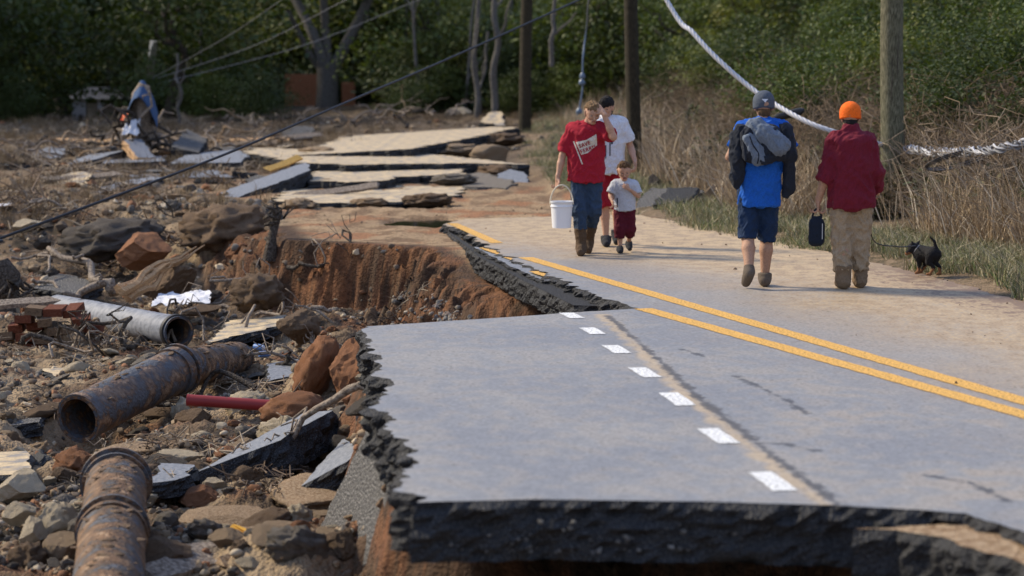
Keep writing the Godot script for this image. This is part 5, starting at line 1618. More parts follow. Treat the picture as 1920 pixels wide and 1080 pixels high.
func helix(path: PackedVector3Array, r: float, turns_per_m: float, phase: float, wob := 0.0) -> PackedVector3Array:
	var out := PackedVector3Array()
	var s := 0.0
	for i in path.size():
		if i > 0:
			s += path[i].distance_to(path[i - 1])
		var d := (path[mini(i + 1, path.size() - 1)] - path[maxi(i - 1, 0)]).normalized()
		var n1 := d.cross(Vector3.UP).normalized()
		var n2 := d.cross(n1)
		var a := s * TAU * turns_per_m + phase
		var k := r * (1.0 + wob * nz2.get_noise_2d(s * 5.0, phase * 7.0))
		out.append(path[i] + n1 * cos(a) * k + n2 * sin(a) * k)
	return out


func pole(label: String, foot: Vector3, top: Vector3, r0: float, r1: float, m: Material, group := "wooden utility poles") -> Node3D:
	var o := thing("utility_pole", label, "utility pole", foot, 0.0, group)
	var g := Geo.new()
	var n := 40
	g.tube(bend(Vector3.ZERO, top - foot, n, 0.05, rng.randf() * 50.0), radii(r0, r1, n), 28, true, 0.035, nz)
	part("shaft", g.mesh(), m, o)
	return o


func make_poles() -> void:
	var p := pole("thick weathered greenish pole standing in weeds behind the orange capped man", Vector3(4.84, -0.016, -30.4) + Vector3(0, -0.3, 0), Vector3(4.655, 7.432, -30.4), 0.152, 0.125, M.pole_wood)
	var tg := Geo.new()
	tg.box(Vector3(-0.148, 2.02, 0.05), Vector3(0.012, 0.05, 0.035))
	part("pole_tag", tg.mesh(false), M.cream_plastic, p)
	var cr := Geo.new()
	for i in 7:
		var a := rng.randf_range(-0.9, 0.9)
		var y := rng.randf_range(0.4, 2.4)
		cr.tube(bend(Vector3(sin(a) * 0.147, y, cos(a) * 0.147), Vector3(sin(a) * 0.143, y + 0.7, cos(a) * 0.143), 6, 0.01, i * 5.0), PackedFloat32Array([0.001, 0.004, 0.006, 0.006, 0.005, 0.003, 0.001]), 5)
	part("drying_crack", cr.mesh(), M.bark, p)
	pole("dark brown creosoted pole behind the family with the bucket", Vector3(2.063, 0.02, -40) + Vector3(0, -0.4, 0), Vector3(1.901, 8.262, -40), 0.122, 0.1, M.pole_dark)
	pole("bare brown pole at the far end of the road before the woods", Vector3(0.309, 0.461, -58) + Vector3(0, -0.3, 0), Vector3(0.481, 9.792, -58), 0.155, 0.11, M.pole_dark)
	var bk := pole("snapped pale topped pole overgrown with vines above the torn stump", Vector3(-9.462, 0.32, -62), Vector3(-9.21, 2.537, -62), 0.13, 0.085, M.pole_grey, "")
	var fresh := Geo.new()
	fresh.tube(PackedVector3Array([(Vector3(-9.271, 2.155, -62)) - (Vector3(-9.462, 0.32, -62)), (Vector3(-9.21, 2.564, -62)) - (Vector3(-9.462, 0.32, -62))]), PackedFloat32Array([0.09, 0.088]), 12)
	part("pale_top", fresh.mesh(), M.cream_plastic, bk)
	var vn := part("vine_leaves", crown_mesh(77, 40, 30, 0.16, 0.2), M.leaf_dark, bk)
	vn.position = Vector3(0.15, 1.15, 0.1)
	vn.scale = Vector3(0.5, 0.85, 0.4)
	# fallen black line
	var path := spline(PackedVector3Array([Vector3(-9.374, -0.86, -22.5), Vector3(-5.73, 0.087, -25.2), Vector3(-5.475, 0.187, -25.6), Vector3(-4.373, 0.595, -27.2), Vector3(-3.371, 0.99, -29.2), Vector3(-2.234, 1.502, -31.5), Vector3(-0.839, 2.13, -34.5), Vector3(1.048, 3.018, -38), Vector3(1.976, 3.487, -40)]))
	solo("black_cable", strand(path, 0.0165), M.black_cable, Vector3.ZERO, "thick black cable slanting down across the picture from the dark pole", "cable")
	# pale twisted cable
	var wp := spline(PackedVector3Array([Vector3(0.868, 5.268, -33), Vector3(2.048, 2.873, -32), Vector3(2.374, 2.434, -31.6), Vector3(2.701, 2.066, -31.3), Vector3(3.159, 1.663, -31), Vector3(3.64, 1.348, -30.4), Vector3(4.02, 1.193, -30.2), Vector3(4.573, 1.042, -30.3), Vector3(4.867, 0.984, -30.62), Vector3(5.008, 0.965, -30.4)]), 40)
	var tw := thing("twisted_cable", "pale twisted metal cable sagging behind the two men walking away", "cable", Vector3.ZERO)
	for k in 4:
		part("strand", strand(helix(wp, 0.017, 3.2, k * TAU / 4.0), 0.0165, 6), M.steel_strand, tw)
	var rp := spline(PackedVector3Array([Vector3(4.977, 0.968, -30.5), Vector3(5.092, 0.969, -29.4), Vector3(5.16, 1.011, -28), Vector3(5.335, 1.08, -27), Vector3(5.647, 1.169, -26.5), Vector3(6.573, 1.44, -26)]), 40)
	for k in 9:
		part("frayed_strand", strand(helix(rp, 0.034, 0.9 + 0.17 * k, k * TAU / 9.0, 0.7), 0.0115, 6), M.steel_strand if k % 3 == 0 else M.grey_strand, tw)
	var wind := PackedVector3Array()
	for i in 260:
		var t := i / 259.0
		var a := t * TAU * 9.0
		wind.append(rp[int(t * 90.0)] + Vector3(0, cos(a) * 0.042, sin(a) * 0.042) * (1.0 + 0.25 * nz2.get_noise_1d(i * 0.3)))
	part("lashing_wire", strand(wind, 0.005, 5), M.steel_strand, tw)
	for k in 5:
		var lp := PackedVector3Array()
		for i in 49:
			var a := TAU * i / 48.0
			lp.append((Vector3(5.156, 0.938, -27.8)) + Vector3(cos(a) * (0.34 + 0.012 * k), sin(a) * (0.055 + 0.012 * k) + cos(a) * 0.085, sin(a) * 0.12 + 0.02 * k))
		part("loose_loop", strand(lp, 0.008, 5), M.grey_strand if k % 2 else M.black_cable, tw)
	var sp := Geo.new()
	sp.tube(PackedVector3Array([Vector3(3.338, 1.344, -30.6), Vector3(3.406, 1.364, -30.6), Vector3(3.663, 1.431, -30.6), Vector3(3.717, 1.452, -30.6)]), PackedFloat32Array([0.03, 0.05, 0.05, 0.02]), 12)
	solo("splice_case", sp.mesh(), M.black_cable, Vector3.ZERO, "black cable splice sleeve hanging on the pale twisted cable behind backpack", "cable fitting")
	# hanging wire with insulators
	var hw := thing("hanging_wire", "dangling wire with blue grey insulators in front of the overgrown bank", "wire", Vector3.ZERO)
	part("wire", strand(spline(PackedVector3Array([Vector3(1.895, 4.167, -41), Vector3(1.456, 3.356, -44), Vector3(1.423, 2.707, -46), Vector3(1.353, 2.1, -46), Vector3(1.345, 1.542, -46), Vector3(1.285, 1.136, -46), Vector3(1.244, 1.024, -46)])), 0.018, 6), M.insulator, hw)
	for q: Array in [[Vector3(1.344, 1.776, -46), 0.06], [Vector3(1.334, 1.654, -46), 0.07], [Vector3(1.285, 1.105, -46), 0.07]]:
		var g := Geo.new()
		g.tube(PackedVector3Array([Vector3(0, -0.06, 0), Vector3(0, -0.03, 0), Vector3(0, 0.02, 0), Vector3(0, 0.06, 0)]), PackedFloat32Array([0.03, q[1], q[1] * 0.8, 0.025]), 12)
		part("insulator", g.mesh(), M.insulator, hw).position = q[0]
	# faint far wires
	for w: Array in [[Vector3(-9.403, 1.526, -62), Vector3(-6.923, 2.585, -58), Vector3(-4.945, 3.547, -54), "faint wire running up from snapped pole, highest of three"], [Vector3(-9.266, 1.553, -62), Vector3(-6.367, 2.443, -60), Vector3(-4.026, 3.428, -57), "faint wire running up from snapped pole, middle one of three"], [Vector3(-9.199, 1.444, -62), Vector3(-5.484, 2.4, -62), Vector3(-2.737, 3.462, -62), "faint wire running up from snapped pole, lowest of three"]]:
		solo("wire", strand(spline(PackedVector3Array([w[0], w[1], w[2], (w[2] as Vector3) * 2.0 - (w[1] as Vector3)])), 0.007, 5), M.grey_strand, Vector3.ZERO, w[3], "wire", "wires from the snapped pole")


# ---------------------------------------------------------------- plants
func crown_mesh(sd: int, clumps: int, leaves: int, leaf: float, spread: float) -> ArrayMesh:
	# many separate leaves in clumps through a unit ball, with gaps between the clumps
	var r := RandomNumberGenerator.new()
	r.seed = sd
	var g := Geo.new()
	var N := PackedVector3Array()
	for c in clumps:
		var v := Vector3(r.randfn(), r.randfn() * 0.9, r.randfn()).normalized() * pow(r.randf(), 0.45) * r.randf_range(0.75, 1.08)
		v *= 1.0 + 0.35 * nz2.get_noise_3dv(v * 1.5 + Vector3.ONE * sd)
		var tone := r.randf_range(0.65, 1.35)
		var warm := r.randf_range(-0.12, 0.2)
		var sz := spread * r.randf_range(0.6, 1.3)
		for l in leaves:
			var p := v + Vector3(r.randfn() * sz, r.randfn() * sz * 0.6, r.randfn() * sz)
			var dir := Vector3(r.randfn(), r.randfn() * 0.6 - 0.25, r.randfn()).normalized()
			var side := dir.cross(Vector3(r.randfn() * 0.5, 1, r.randfn() * 0.5)).normalized()
			var ln := leaf * r.randf_range(0.7, 1.35)
			var nn := side.cross(dir)
			var b := g.V.size()
			g.V.append(p)
			g.V.append(p + dir * ln * 0.5 + side * ln * 0.3 + nn * ln * 0.06)
			g.V.append(p + dir * ln)
			g.V.append(p + dir * ln * 0.5 - side * ln * 0.3 + nn * ln * 0.06)
			g.quad(b, b + 1, b + 2, b + 3)
			var k := tone * r.randf_range(0.75, 1.25)
			for q in 4:
				g.C.append(Color(k * (1.0 + warm), k, k * (1.0 - warm)))
	return g.mesh()


func blades(sd: int, count: int, height: float, width: float, radius: float, lean: float, cols: Array) -> ArrayMesh:
	var r := RandomNumberGenerator.new()
	r.seed = sd
	var g := Geo.new()
	for i in count:
		var a := r.randf() * TAU
		var p := Vector3(cos(a), 0, sin(a)) * radius * sqrt(r.randf())
		var h := height * r.randf_range(0.45, 1.15)
		var out := Vector3(r.randfn(), 0, r.randfn()) * lean * h
		var side := Vector3(r.randfn(), 0, r.randfn()).normalized() * width * r.randf_range(0.6, 1.3)
		var c: Color = cols[r.randi() % cols.size()]
		c = c * r.randf_range(0.7, 1.25)
		var b := g.V.size()
		g.V.append(p - side)
		g.V.append(p + side)
		g.V.append(p + Vector3(0, h * 0.6, 0) + out * 0.45 + side * 0.7)
		g.V.append(p + Vector3(0, h * 0.6, 0) + out * 0.45 - side * 0.7)
		g.V.append(p + Vector3(0, h * r.randf_range(0.8, 1.0), 0) + out * 1.2)
		g.quad(b, b + 3, b + 2, b + 1)
		g.tri(b + 3, b + 4, b + 2)
		for q in 5:
			g.C.append(c)
	return g.mesh()


var crowns: Array[ArrayMesh] = []


func where(x: float, d: float) -> String:
	var px := 960.0 + x / d * 4500.0
	var w := [[60, "at the dark wooded edge"], [200, "behind the small white shed"], [300, "round the snapped pole"], [420, "left of the brick ruin"], [560, "next to the brick ruin"], [650, "over the forked grey tree"], [760, "right of the forked grey tree"], [900, "over the pale tilted slab"], [990, "by the bare brown pole"], [1090, "behind the dangling wire"], [1190, "behind the dark pole"], [1310, "above the child"], [1430, "above the backpack man"], [1560, "between the two men walking away"], [1670, "behind the greenish pole"], [1780, "above the loose cable loops"], [1900, "at the wooded picture border"], [2100, "just past the wooded border"]]
	for q: Array in w:
		if px < (q[0] as float):
			return q[1]
	return "far along the bank"


func uniq(lab: String) -> String:
	# a label that is taken says next how its fellow stands to it
	var extra := ["", ", lower one", ", paler one", ", broader neighbour", ", narrow one", ", sparse one", ", twin of another"]
	for e: String in extra:
		if not labels_used.has(lab + e):
			labels_used[lab + e] = true
			return lab + e
	return lab


func tree(called: String, cat: String, x: float, d: float, rad: float, cy: float, tall: float, m: String, trunk: float, group: String, tm := "bark", nth := 0) -> void:
	var tone: String = {"leaf_dark": "dark green", "leaf_mid": "mid green", "leaf_light": "yellow green"}[m]
	var form: String = "tall" if tall > rad * 1.15 else ("broad" if tall < rad * 0.85 else "rounded")
	var far: String = "on the slope" if d < 45.0 else ("halfway back" if d < 66.0 else ("deep in woods" if d > 85.0 else "at wood's edge"))
	var o := thing(called, uniq("%s %s %s %s %s" % [tone, form, cat, far, where(x, d)]), cat, on_ground(x, d), rng.randf() * TAU, group)
	if trunk > 0.0:
		var g := Geo.new()
		var p := bend(Vector3(0, -0.2, 0), Vector3(rad * 0.1, cy + tall * 0.4, 0), 10, rad * 0.15, rng.randf() * 90.0)
		g.tube(p, radii(trunk, trunk * 0.35, 10), 9, false, 0.25, nz)
		for k in 5:
			var at := p[4 + k]
			var an := rng.randf() * TAU
			g.tube(bend(at, at + Vector3(cos(an) * rad * 0.6, tall * 0.35, sin(an) * rad * 0.6), 6, rad * 0.1, k * 8.0), radii(trunk * 0.4, trunk * 0.08, 6), 6, false)
		part("trunk", g.mesh(), M[tm], o)
	var c := part("crown", crowns[rng.randi() % crowns.size()], M[m], o)
	c.position = Vector3(0, cy, 0)
	c.scale = Vector3(rad, tall, rad) * rng.randf_range(0.92, 1.1)
	c.rotation.y = rng.randf() * TAU


func make_trees() -> void:
	for k in 5:
		crowns.append(crown_mesh(50 + k, [110, 80, 130, 70, 95][k], [62, 70, 56, 64, 60][k], 0.062, [0.13, 0.17, 0.12, 0.2, 0.15][k]))
	# woods beyond the flood plain, row behind row
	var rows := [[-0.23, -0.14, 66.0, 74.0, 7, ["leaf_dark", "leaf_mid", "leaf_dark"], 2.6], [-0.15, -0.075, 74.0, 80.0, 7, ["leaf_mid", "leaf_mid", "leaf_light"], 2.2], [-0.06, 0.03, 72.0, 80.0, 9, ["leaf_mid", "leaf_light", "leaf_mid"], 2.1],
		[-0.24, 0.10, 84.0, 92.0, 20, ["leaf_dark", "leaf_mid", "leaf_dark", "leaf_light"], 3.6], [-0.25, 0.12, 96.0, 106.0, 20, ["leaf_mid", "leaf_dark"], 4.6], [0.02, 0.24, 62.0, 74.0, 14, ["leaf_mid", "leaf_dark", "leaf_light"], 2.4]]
	for r: Array in rows:
		var n: int = r[4]
		for i in n:
			var d := rng.randf_range(r[2], r[3])
			var u := lerpf(r[0], r[1], (i + 0.5 + rng.randf_range(-0.4, 0.4)) / n)
			var px := 960.0 + u * 4500.0
			if d < 84.0 and px > 455.0 and px < 775.0:
				continue
			if d < 84.0 and px < 300.0 and px > 20.0:
				d = 93.0
			var rad := (r[6] as float) * rng.randf_range(0.8, 1.2)
			var names: Array = r[5]
			tree("broadleaf_tree", "tree", u * d, d, rad, rad * rng.randf_range(0.75, 1.05), rad * rng.randf_range(0.8, 1.25), names[i % names.size()], 0.16, "trees of the wood beyond the road")
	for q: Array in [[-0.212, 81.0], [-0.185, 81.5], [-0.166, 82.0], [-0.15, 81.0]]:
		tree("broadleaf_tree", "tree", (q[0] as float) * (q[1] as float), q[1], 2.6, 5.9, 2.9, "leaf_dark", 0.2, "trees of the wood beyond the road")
	# tall trees just beyond the picture border, whose shade lies over the wood's dark corner
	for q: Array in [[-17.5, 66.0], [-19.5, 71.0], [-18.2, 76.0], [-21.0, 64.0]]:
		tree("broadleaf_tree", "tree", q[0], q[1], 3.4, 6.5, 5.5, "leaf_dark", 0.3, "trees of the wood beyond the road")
	# shrubs low along the wood's edge
	for i in 16:
		var u := lerpf(-0.21, 0.05, (i + rng.randf() * 0.7) / 16.0)
		var d := rng.randf_range(66.0, 73.0)
		var px := 960.0 + u * 4500.0
		if (px > 500.0 and px < 720.0) or (px > 30.0 and px < 300.0):
			continue
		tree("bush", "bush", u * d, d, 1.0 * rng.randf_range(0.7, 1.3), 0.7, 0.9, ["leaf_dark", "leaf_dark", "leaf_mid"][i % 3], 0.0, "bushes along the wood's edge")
	# shrubs and young trees on the slope to the right
	for i in 150:
		var d := rng.randf_range(31.0, 60.0)
		var u := rng.randf_range(0.03, 0.235)
		var x := u * d
		var r := verge(x, d)
		if r < 3.8 or (r < 5.4 and rng.randf() < 0.6):
			continue
		var s := rng.randf_range(0.55, 1.3)
		tree("hillside_shrub", "shrub", x, d, s, s * 0.75, s * rng.randf_range(0.8, 1.3), ["leaf_dark", "leaf_mid", "leaf_dark", "leaf_dark", "leaf_mid", "leaf_dark", "leaf_dark", "leaf_light"][i % 8], 0.035, "shrubs on the slope beside the road")
	# thin bare trunks before the green bank
	for q: Array in [[Vector3(-1.01, 0.419, -68), Vector3(-0.96, 4.339, -68), 0.085, "thin pale trunk right of the green bank's middle, beside its twin"], [Vector3(-0.482, 0.539, -68), Vector3(-0.45, 4.339, -68), 0.11, "straight thin trunk standing close to the bare brown pole"], [Vector3(-0.931, 0.462, -70), Vector3(-0.696, 2.87, -70), 0.05, "very thin crooked trunk between two straight ones"], [Vector3(1.015, 1.895, -62), Vector3(1.176, 4.006, -62), 0.07, "thin grey dead trunk just right of the bare brown pole"], [Vector3(-8.843, 0.376, -64), Vector3(-8.889, 2.241, -64), 0.05, "thin bare sapling trunk right of the torn stump"]]:
		wood("bare_trunk", q[3], "tree trunk", q[0], q[1], q[2], (q[2] as float) * 0.7, M.bark_grey, 0.1, "bare trunks at the wood's edge", 2)
	for i in 9:
		var d := rng.randf_range(71.0, 79.0)
		var u: float = [-0.045, -0.038, -0.03, -0.02, -0.012, -0.004, 0.006, -0.13, -0.118, -0.105, 0.02, 0.03, -0.2, -0.185][i]
		var f := on_ground(u * d, d, -0.2)
		wood("bare_trunk", uniq("%s bare trunk rising %s" % [["thin grey", "leaning pale", "slim dark", "straight grey"][i % 4], where(u * d, d)]), "tree trunk", f, f + Vector3(rng.randf_range(-0.6, 0.6), 5.5, 0), rng.randf_range(0.035, 0.065), 0.03, M.bark_grey, 0.06, "bare trunks at the wood's edge", 3)
	# the big forked tree
	var o := thing("forked_tree", "large grey tree with forked spreading limbs before the brick ruin", "tree", Vector3(-5.865, 0.221, -76))
	var g := Geo.new()
	var b := Vector3(-5.865, 0.221, -76)
	var tp := (Vector3(-5.818, 1.966, -76)) - b
	g.tube(PackedVector3Array([Vector3(0, -0.4, 0), Vector3(0, 0.3, 0), tp * 0.5, tp]), PackedFloat32Array([0.48, 0.38, 0.34, 0.33]), 16, false, 0.25, nz)
	for q: Array in [[Vector3(-6.298, 2.936, -76), Vector3(-7.468, 4.972, -77), 0.22], [Vector3(-5.877, 3.103, -76), Vector3(-5.948, 5.389, -75), 0.18], [Vector3(-5.039, 2.903, -76), Vector3(-3.851, 5.267, -76), 0.22], [Vector3(-6.47, 2.435, -76), Vector3(-6.955, 3.584, -75), 0.14], [Vector3(-5.378, 2.435, -76), Vector3(-4.591, 3.454, -77), 0.13]]:
		g.tube(spline(PackedVector3Array([tp * 0.7, (q[0] as Vector3) - b, (q[1] as Vector3) - b]), 6), radii(q[2], (q[2] as float) * 0.5, 12), 10, false, 0.25, nz)
	part("trunk", g.mesh(), M.bark_grey, o)
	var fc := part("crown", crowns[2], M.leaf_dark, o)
	fc.position = Vector3(0.2, 6.2, -0.5)
	fc.scale = Vector3(4.0, 2.9, 3.5)
	# far buildings
	var bb := thing("brick_ruin", "low red brick ruin with standing chimney behind the forked tree", "building", Vector3(-6.343, -0.028, -79) + Vector3(0, -0.55, 0))
	for w: Array in [["wall", Vector3(-0.35, 1.0, 0), Vector3(1.5, 2.35, 0.25)], ["wall", Vector3(-1.0, 0.85, -1.2), Vector3(0.24, 2.0, 2.4)], ["chimney", Vector3(0.98, 0.85, 0), Vector3(0.42, 2.1, 0.42)], ["wall", Vector3(0.6, 0.3, 0.02), Vector3(0.4, 0.7, 0.24)]]:
		var wg := Geo.new()
		wg.box(w[1], w[2])
		part(w[0], wg.mesh(false), M.brick_red, bb)
	var sh := thing("white_shed", "small white shed with grey hipped roof at the edge of the dark woods", "shed", Vector3(-13.291, -0.281, -77) + Vector3(0, -0.95, 0))
	for w: Array in [["wall", Vector3(-0.55, 1.05, 0), Vector3(0.42, 2.1, 0.2)], ["wall", Vector3(0.05, 0.95, -0.6), Vector3(0.9, 1.9, 0.12)], ["porch_post", Vector3(0.12, 1.05, 0.0), Vector3(0.16, 2.1, 0.16)], ["porch_post", Vector3(0.95, 1.05, 0), Vector3(0.16, 2.1, 0.16)]]:
		var wg := Geo.new()
		wg.box(w[1], w[2])
		part(w[0], wg.mesh(false), M.white_wall, sh)
	var win := Geo.new()
	win.box(Vector3(-0.5, 1.35, 0.105), Vector3(0.16, 0.35, 0.02))
	part("window", win.mesh(false), M.glass_grey, sh)
	var rg := Geo.new()
	for v: Vector3 in [Vector3(-1.0, 2.05, 0.2), Vector3(1.3, 2.05, 0.2), Vector3(1.3, 2.05, -1.4), Vector3(-1.0, 2.05, -1.4), Vector3(-0.4, 2.42, -0.6), Vector3(0.8, 2.42, -0.6)]:
		rg.V.append(v)
	rg.quad(0, 4, 5, 1)
	rg.quad(2, 5, 4, 3)
	rg.tri(3, 4, 0)
	rg.tri(1, 5, 2)
	rg.quad(0, 1, 2, 3)
	part("roof", rg.mesh(false), M.roof_grey, sh)


func make_slope_plants() -> void:
	var straw := [Color(0.46, 0.35, 0.22), Color(0.38, 0.28, 0.17), Color(0.30, 0.215, 0.13), Color(0.56, 0.46, 0.32), Color(0.24, 0.175, 0.11)]
	var green := [Color(0.18, 0.19, 0.09), Color(0.27, 0.25, 0.14), Color(0.38, 0.33, 0.21), Color(0.46, 0.39, 0.26), Color(0.12, 0.15, 0.055)]
	var sets := []
	sets.append([blades(1, 26, 0.6, 0.006, 0.22, 0.45, straw), "weeds"])
	sets.append([blades(2, 20, 0.8, 0.0055, 0.32, 0.42, straw), "weeds"])
	sets.append([blades(3, 40, 0.12, 0.004, 0.16, 0.45, green), "grass"])
	sets.append([blades(4, 36, 0.19, 0.0045, 0.18, 0.5, green), "grass"])
	sets.append([blades(5, 30, 0.35, 0.005, 0.25, 0.45, straw), "dry_grass"])
	var leafy := crown_mesh(91, 22, 26, 0.17, 0.26)
	var bz := Geo.new()
	var rb := RandomNumberGenerator.new()
	rb.seed = 31
	for i in 16:
		var a := Vector3(rb.randfn() * 0.15, 0, rb.randfn() * 0.15)
		var e := a + Vector3(rb.randfn() * 0.4, rb.randf_range(0.4, 1.15), rb.randfn() * 0.35)
		var pth := bend(a, e, 5, 0.35, i * 7.0)
		bz.tube(pth, radii(0.008, 0.003, 5), 4, false)
		for j in 3:
			var st := pth[2 + j]
			bz.tube(bend(st, st + Vector3(rb.randfn() * 0.3, rb.randf_range(-0.15, 0.3), rb.randfn() * 0.25), 3, 0.15, i * 3.0 + j), radii(0.005, 0.002, 3), 4, false)
	for v in bz.V:
		bz.C.append(Color(0.3, 0.235, 0.165))
	var brush := bz.mesh()
	var xfs := []
	var ccs := []
	for k in 7:
		var e: Array[Transform3D] = []
		xfs.append(e)
		ccs.append([])
	for i in 40000:
		var d := 1.0 / rng.randf_range(1.0 / 74.0, 1.0 / 17.5)
		if i > 26000 and (d > 55.0 or d < 20.0):
			continue
		var x := rng.randf_range(-0.02, 0.26) * d
		var r := verge(x, d)
		if r < -0.12 or r > 16.0 or (i > 26000 and (r < 1.6 or r > 5.5)) or Vector2(x - 2.25, d - 34.2).length() < 0.75 or Vector2(x - 4.6, (d - 28.9) * 0.6).length() < 0.7:
			continue
		var n := nz.get_noise_2d(x * 0.6, d * 0.4)
		var k := 0
		if (k == 0 and Vector2(x - 4.0, d - 23.0).length() < 0.55) or (d < 24.5 and r < 0.12):
			continue
		if r < 1.25 + 0.7 * n:
			if (r < 0.5 and n < 0.0) or n < -0.3:
				continue
			k = 2 if rng.randf() < 0.6 + 0.3 * (0.5 - r) else 3
		elif r < 2.4 + 1.5 * n:
			k = [0, 3, 4, 4, 0, 1][rng.randi() % 6]
		elif r < 4.6 + 2.0 * n:
			k = [0, 1, 0, 4, 1, 5, 0, 1][rng.randi() % 8]
			if rng.randf() < 0.03:
				k = 6
		else:
			k = [0, 1, 5, 5, 0, 4, 5, 1][rng.randi() % 8]
			if rng.randf() < 0.05:
				k = 6
			if n > 0.0 and rng.randf() < 0.7 and r > 4.6:
				k = 5
			elif n < -0.2 and k == 5 and r < 6.0:
				k = 1
		var s := rng.randf_range(0.7, 1.25)
		var bas := Basis.from_euler(Vector3(rng.randf_range(-0.2, 0.2), rng.randf() * TAU, rng.randf_range(-0.2, 0.2)))
		var c := Color.WHITE * rng.randf_range(0.7, 1.2)
		if r > 2.6 and k != 5:
			c = Color(0.84, 0.78, 0.7) * rng.randf_range(0.4, 1.0)
		if k == 5:
			s *= rng.randf_range(0.28, 0.55)
			c = Color(0.05, 0.068, 0.02).lerp(Color(0.13, 0.105, 0.05), rng.randf() * rng.randf()) * rng.randf_range(0.6, 1.3)
		(xfs[k] as Array[Transform3D]).append(Transform3D(bas.scaled(Vector3.ONE * s), on_ground(x, d, 0.1 if k == 5 else -0.01)))
		(ccs[k] as Array).append(c)
	# thin dry grass on the left rise and along the far flat
	for i in 2600:
		var d := rng.randf_range(34.0, 72.0)
		var x := rng.randf_range(-0.23, 0.02) * d
		if d < 62.0 and x > -3.6 + (d - 36.0) * 0.03:
			continue
		if nz.get_noise_2d(x * 0.5 + 77.0, d * 0.25) < -0.05:
			continue
		var s := rng.randf_range(0.4, 0.9)
		(xfs[4] as Array[Transform3D]).append(Transform3D(Basis.from_euler(Vector3(rng.randf_range(-0.3, 0.3), rng.randf() * TAU, rng.randf_range(-0.3, 0.3))).scaled(Vector3.ONE * s), on_ground(x, d, -0.01)))
		(ccs[4] as Array).append(Color(0.85, 0.8, 0.72) * rng.randf_range(0.35, 0.8))
	# undergrowth between the trees
	for i in 2600:
		var d := rng.randf_range(72.0, 118.0)
		var x := rng.randf_range(-0.26, 0.1) * d
		var upx := 960.0 + x / d * 4500.0
		if d < 82.0 and ((upx > 470.0 and upx < 760.0) or (upx > 60.0 and upx < 270.0)):
			continue
		var s := rng.randf_range(0.6, 1.4)
		(xfs[5] as Array[Transform3D]).append(Transform3D(Basis.from_euler(Vector3(0, rng.randf() * TAU, 0)).scaled(Vector3.ONE * s), on_ground(x, d, 0.3)))
		(ccs[5] as Array).append(Color(0.045, 0.06, 0.02) * rng.randf_range(0.6, 1.4))
	var lab := ["tall dry brown weeds on the slope beside the road", "straggling dry stalks higher on the slope", "short green and straw grass along the pavement edge", "longer grass tufts on the verge", "dry matted grass on slope and flood plain", "low leafy undergrowth between shrubs and trees", "tangled bare brown brush on the slope"]
	var plain := mat("undergrowth_leaf", Color.WHITE, 0.7)
	plain.vertex_color_use_as_albedo = true
	plain.backlight_enabled = true
	plain.backlight = Color(0.4, 0.45, 0.2)
	for k in 7:
		scatter(["weeds", "weeds", "grass", "grass", "dry_grass", "undergrowth", "brush"][k], leafy if k == 5 else (brush if k == 6 else sets[k][0]), plain if k == 5 else M.blade, xfs[k], PackedColorArray(ccs[k] as Array), lab[k])


# ---------------------------------------------------------------- people
func cap(a: Vector3, b: Vector3, ra: float, rb: float, k := 0.03, zs := 1.0, flat := false) -> Array:
	return [a, b, ra, rb, k, zs, flat]


func hand_bones(w: Vector3, dir: Vector3, palm: Vector3, thumb: Vector3, curl: float, s: float) -> Array:
	# palm, four unequal fingers of three bones, and a thumb from the side of the palm
	var out := []
	dir = dir.normalized()
	thumb = (thumb - dir * thumb.dot(dir)).normalized()
	palm = (palm - dir * palm.dot(dir) - thumb * palm.dot(thumb)).normalized()
	out.append(cap(w - dir * 0.03 * s, w + dir * 0.02 * s, 0.027 * s, 0.024 * s, 0.012 * s))
	for i in 4:
		var o := thumb * (0.029 - 0.0195 * i) * s
		out.append(cap(w + dir * 0.012 * s + o * 0.6, w + dir * 0.082 * s + o, 0.014 * s, 0.011 * s, 0.012 * s))
		var p := w + dir * 0.086 * s + o
		var ln: float = [0.038, 0.043, 0.040, 0.031][i] * s
		var d := dir
		for j in 3:
			d = (d * cos(curl) + palm * sin(curl)).normalized()
			palm = (palm - d * palm.dot(d)).normalized()
			var q := p + d * ln
			out.append(cap(p, q, (0.0095 - j * 0.0008) * s, (0.0088 - j * 0.0008) * s, 0.004 * s))
			p = q
			ln *= 0.72
		palm = (palm - dir * palm.dot(dir)).normalized()
	var b := w + dir * 0.025 * s + thumb * 0.03 * s
	var m := b + (dir * 0.75 + thumb * 0.6 + palm * 0.25).normalized() * 0.04 * s
	out.append(cap(w + dir * 0.02 * s, b, 0.017 * s, 0.013 * s, 0.01 * s))
	out.append(cap(b, m, 0.012 * s, 0.0105 * s, 0.006 * s))
	out.append(cap(m, m + (dir * 0.9 + palm * 0.35).normalized() * 0.03 * s, 0.0105 * s, 0.008 * s, 0.004 * s))
	return out


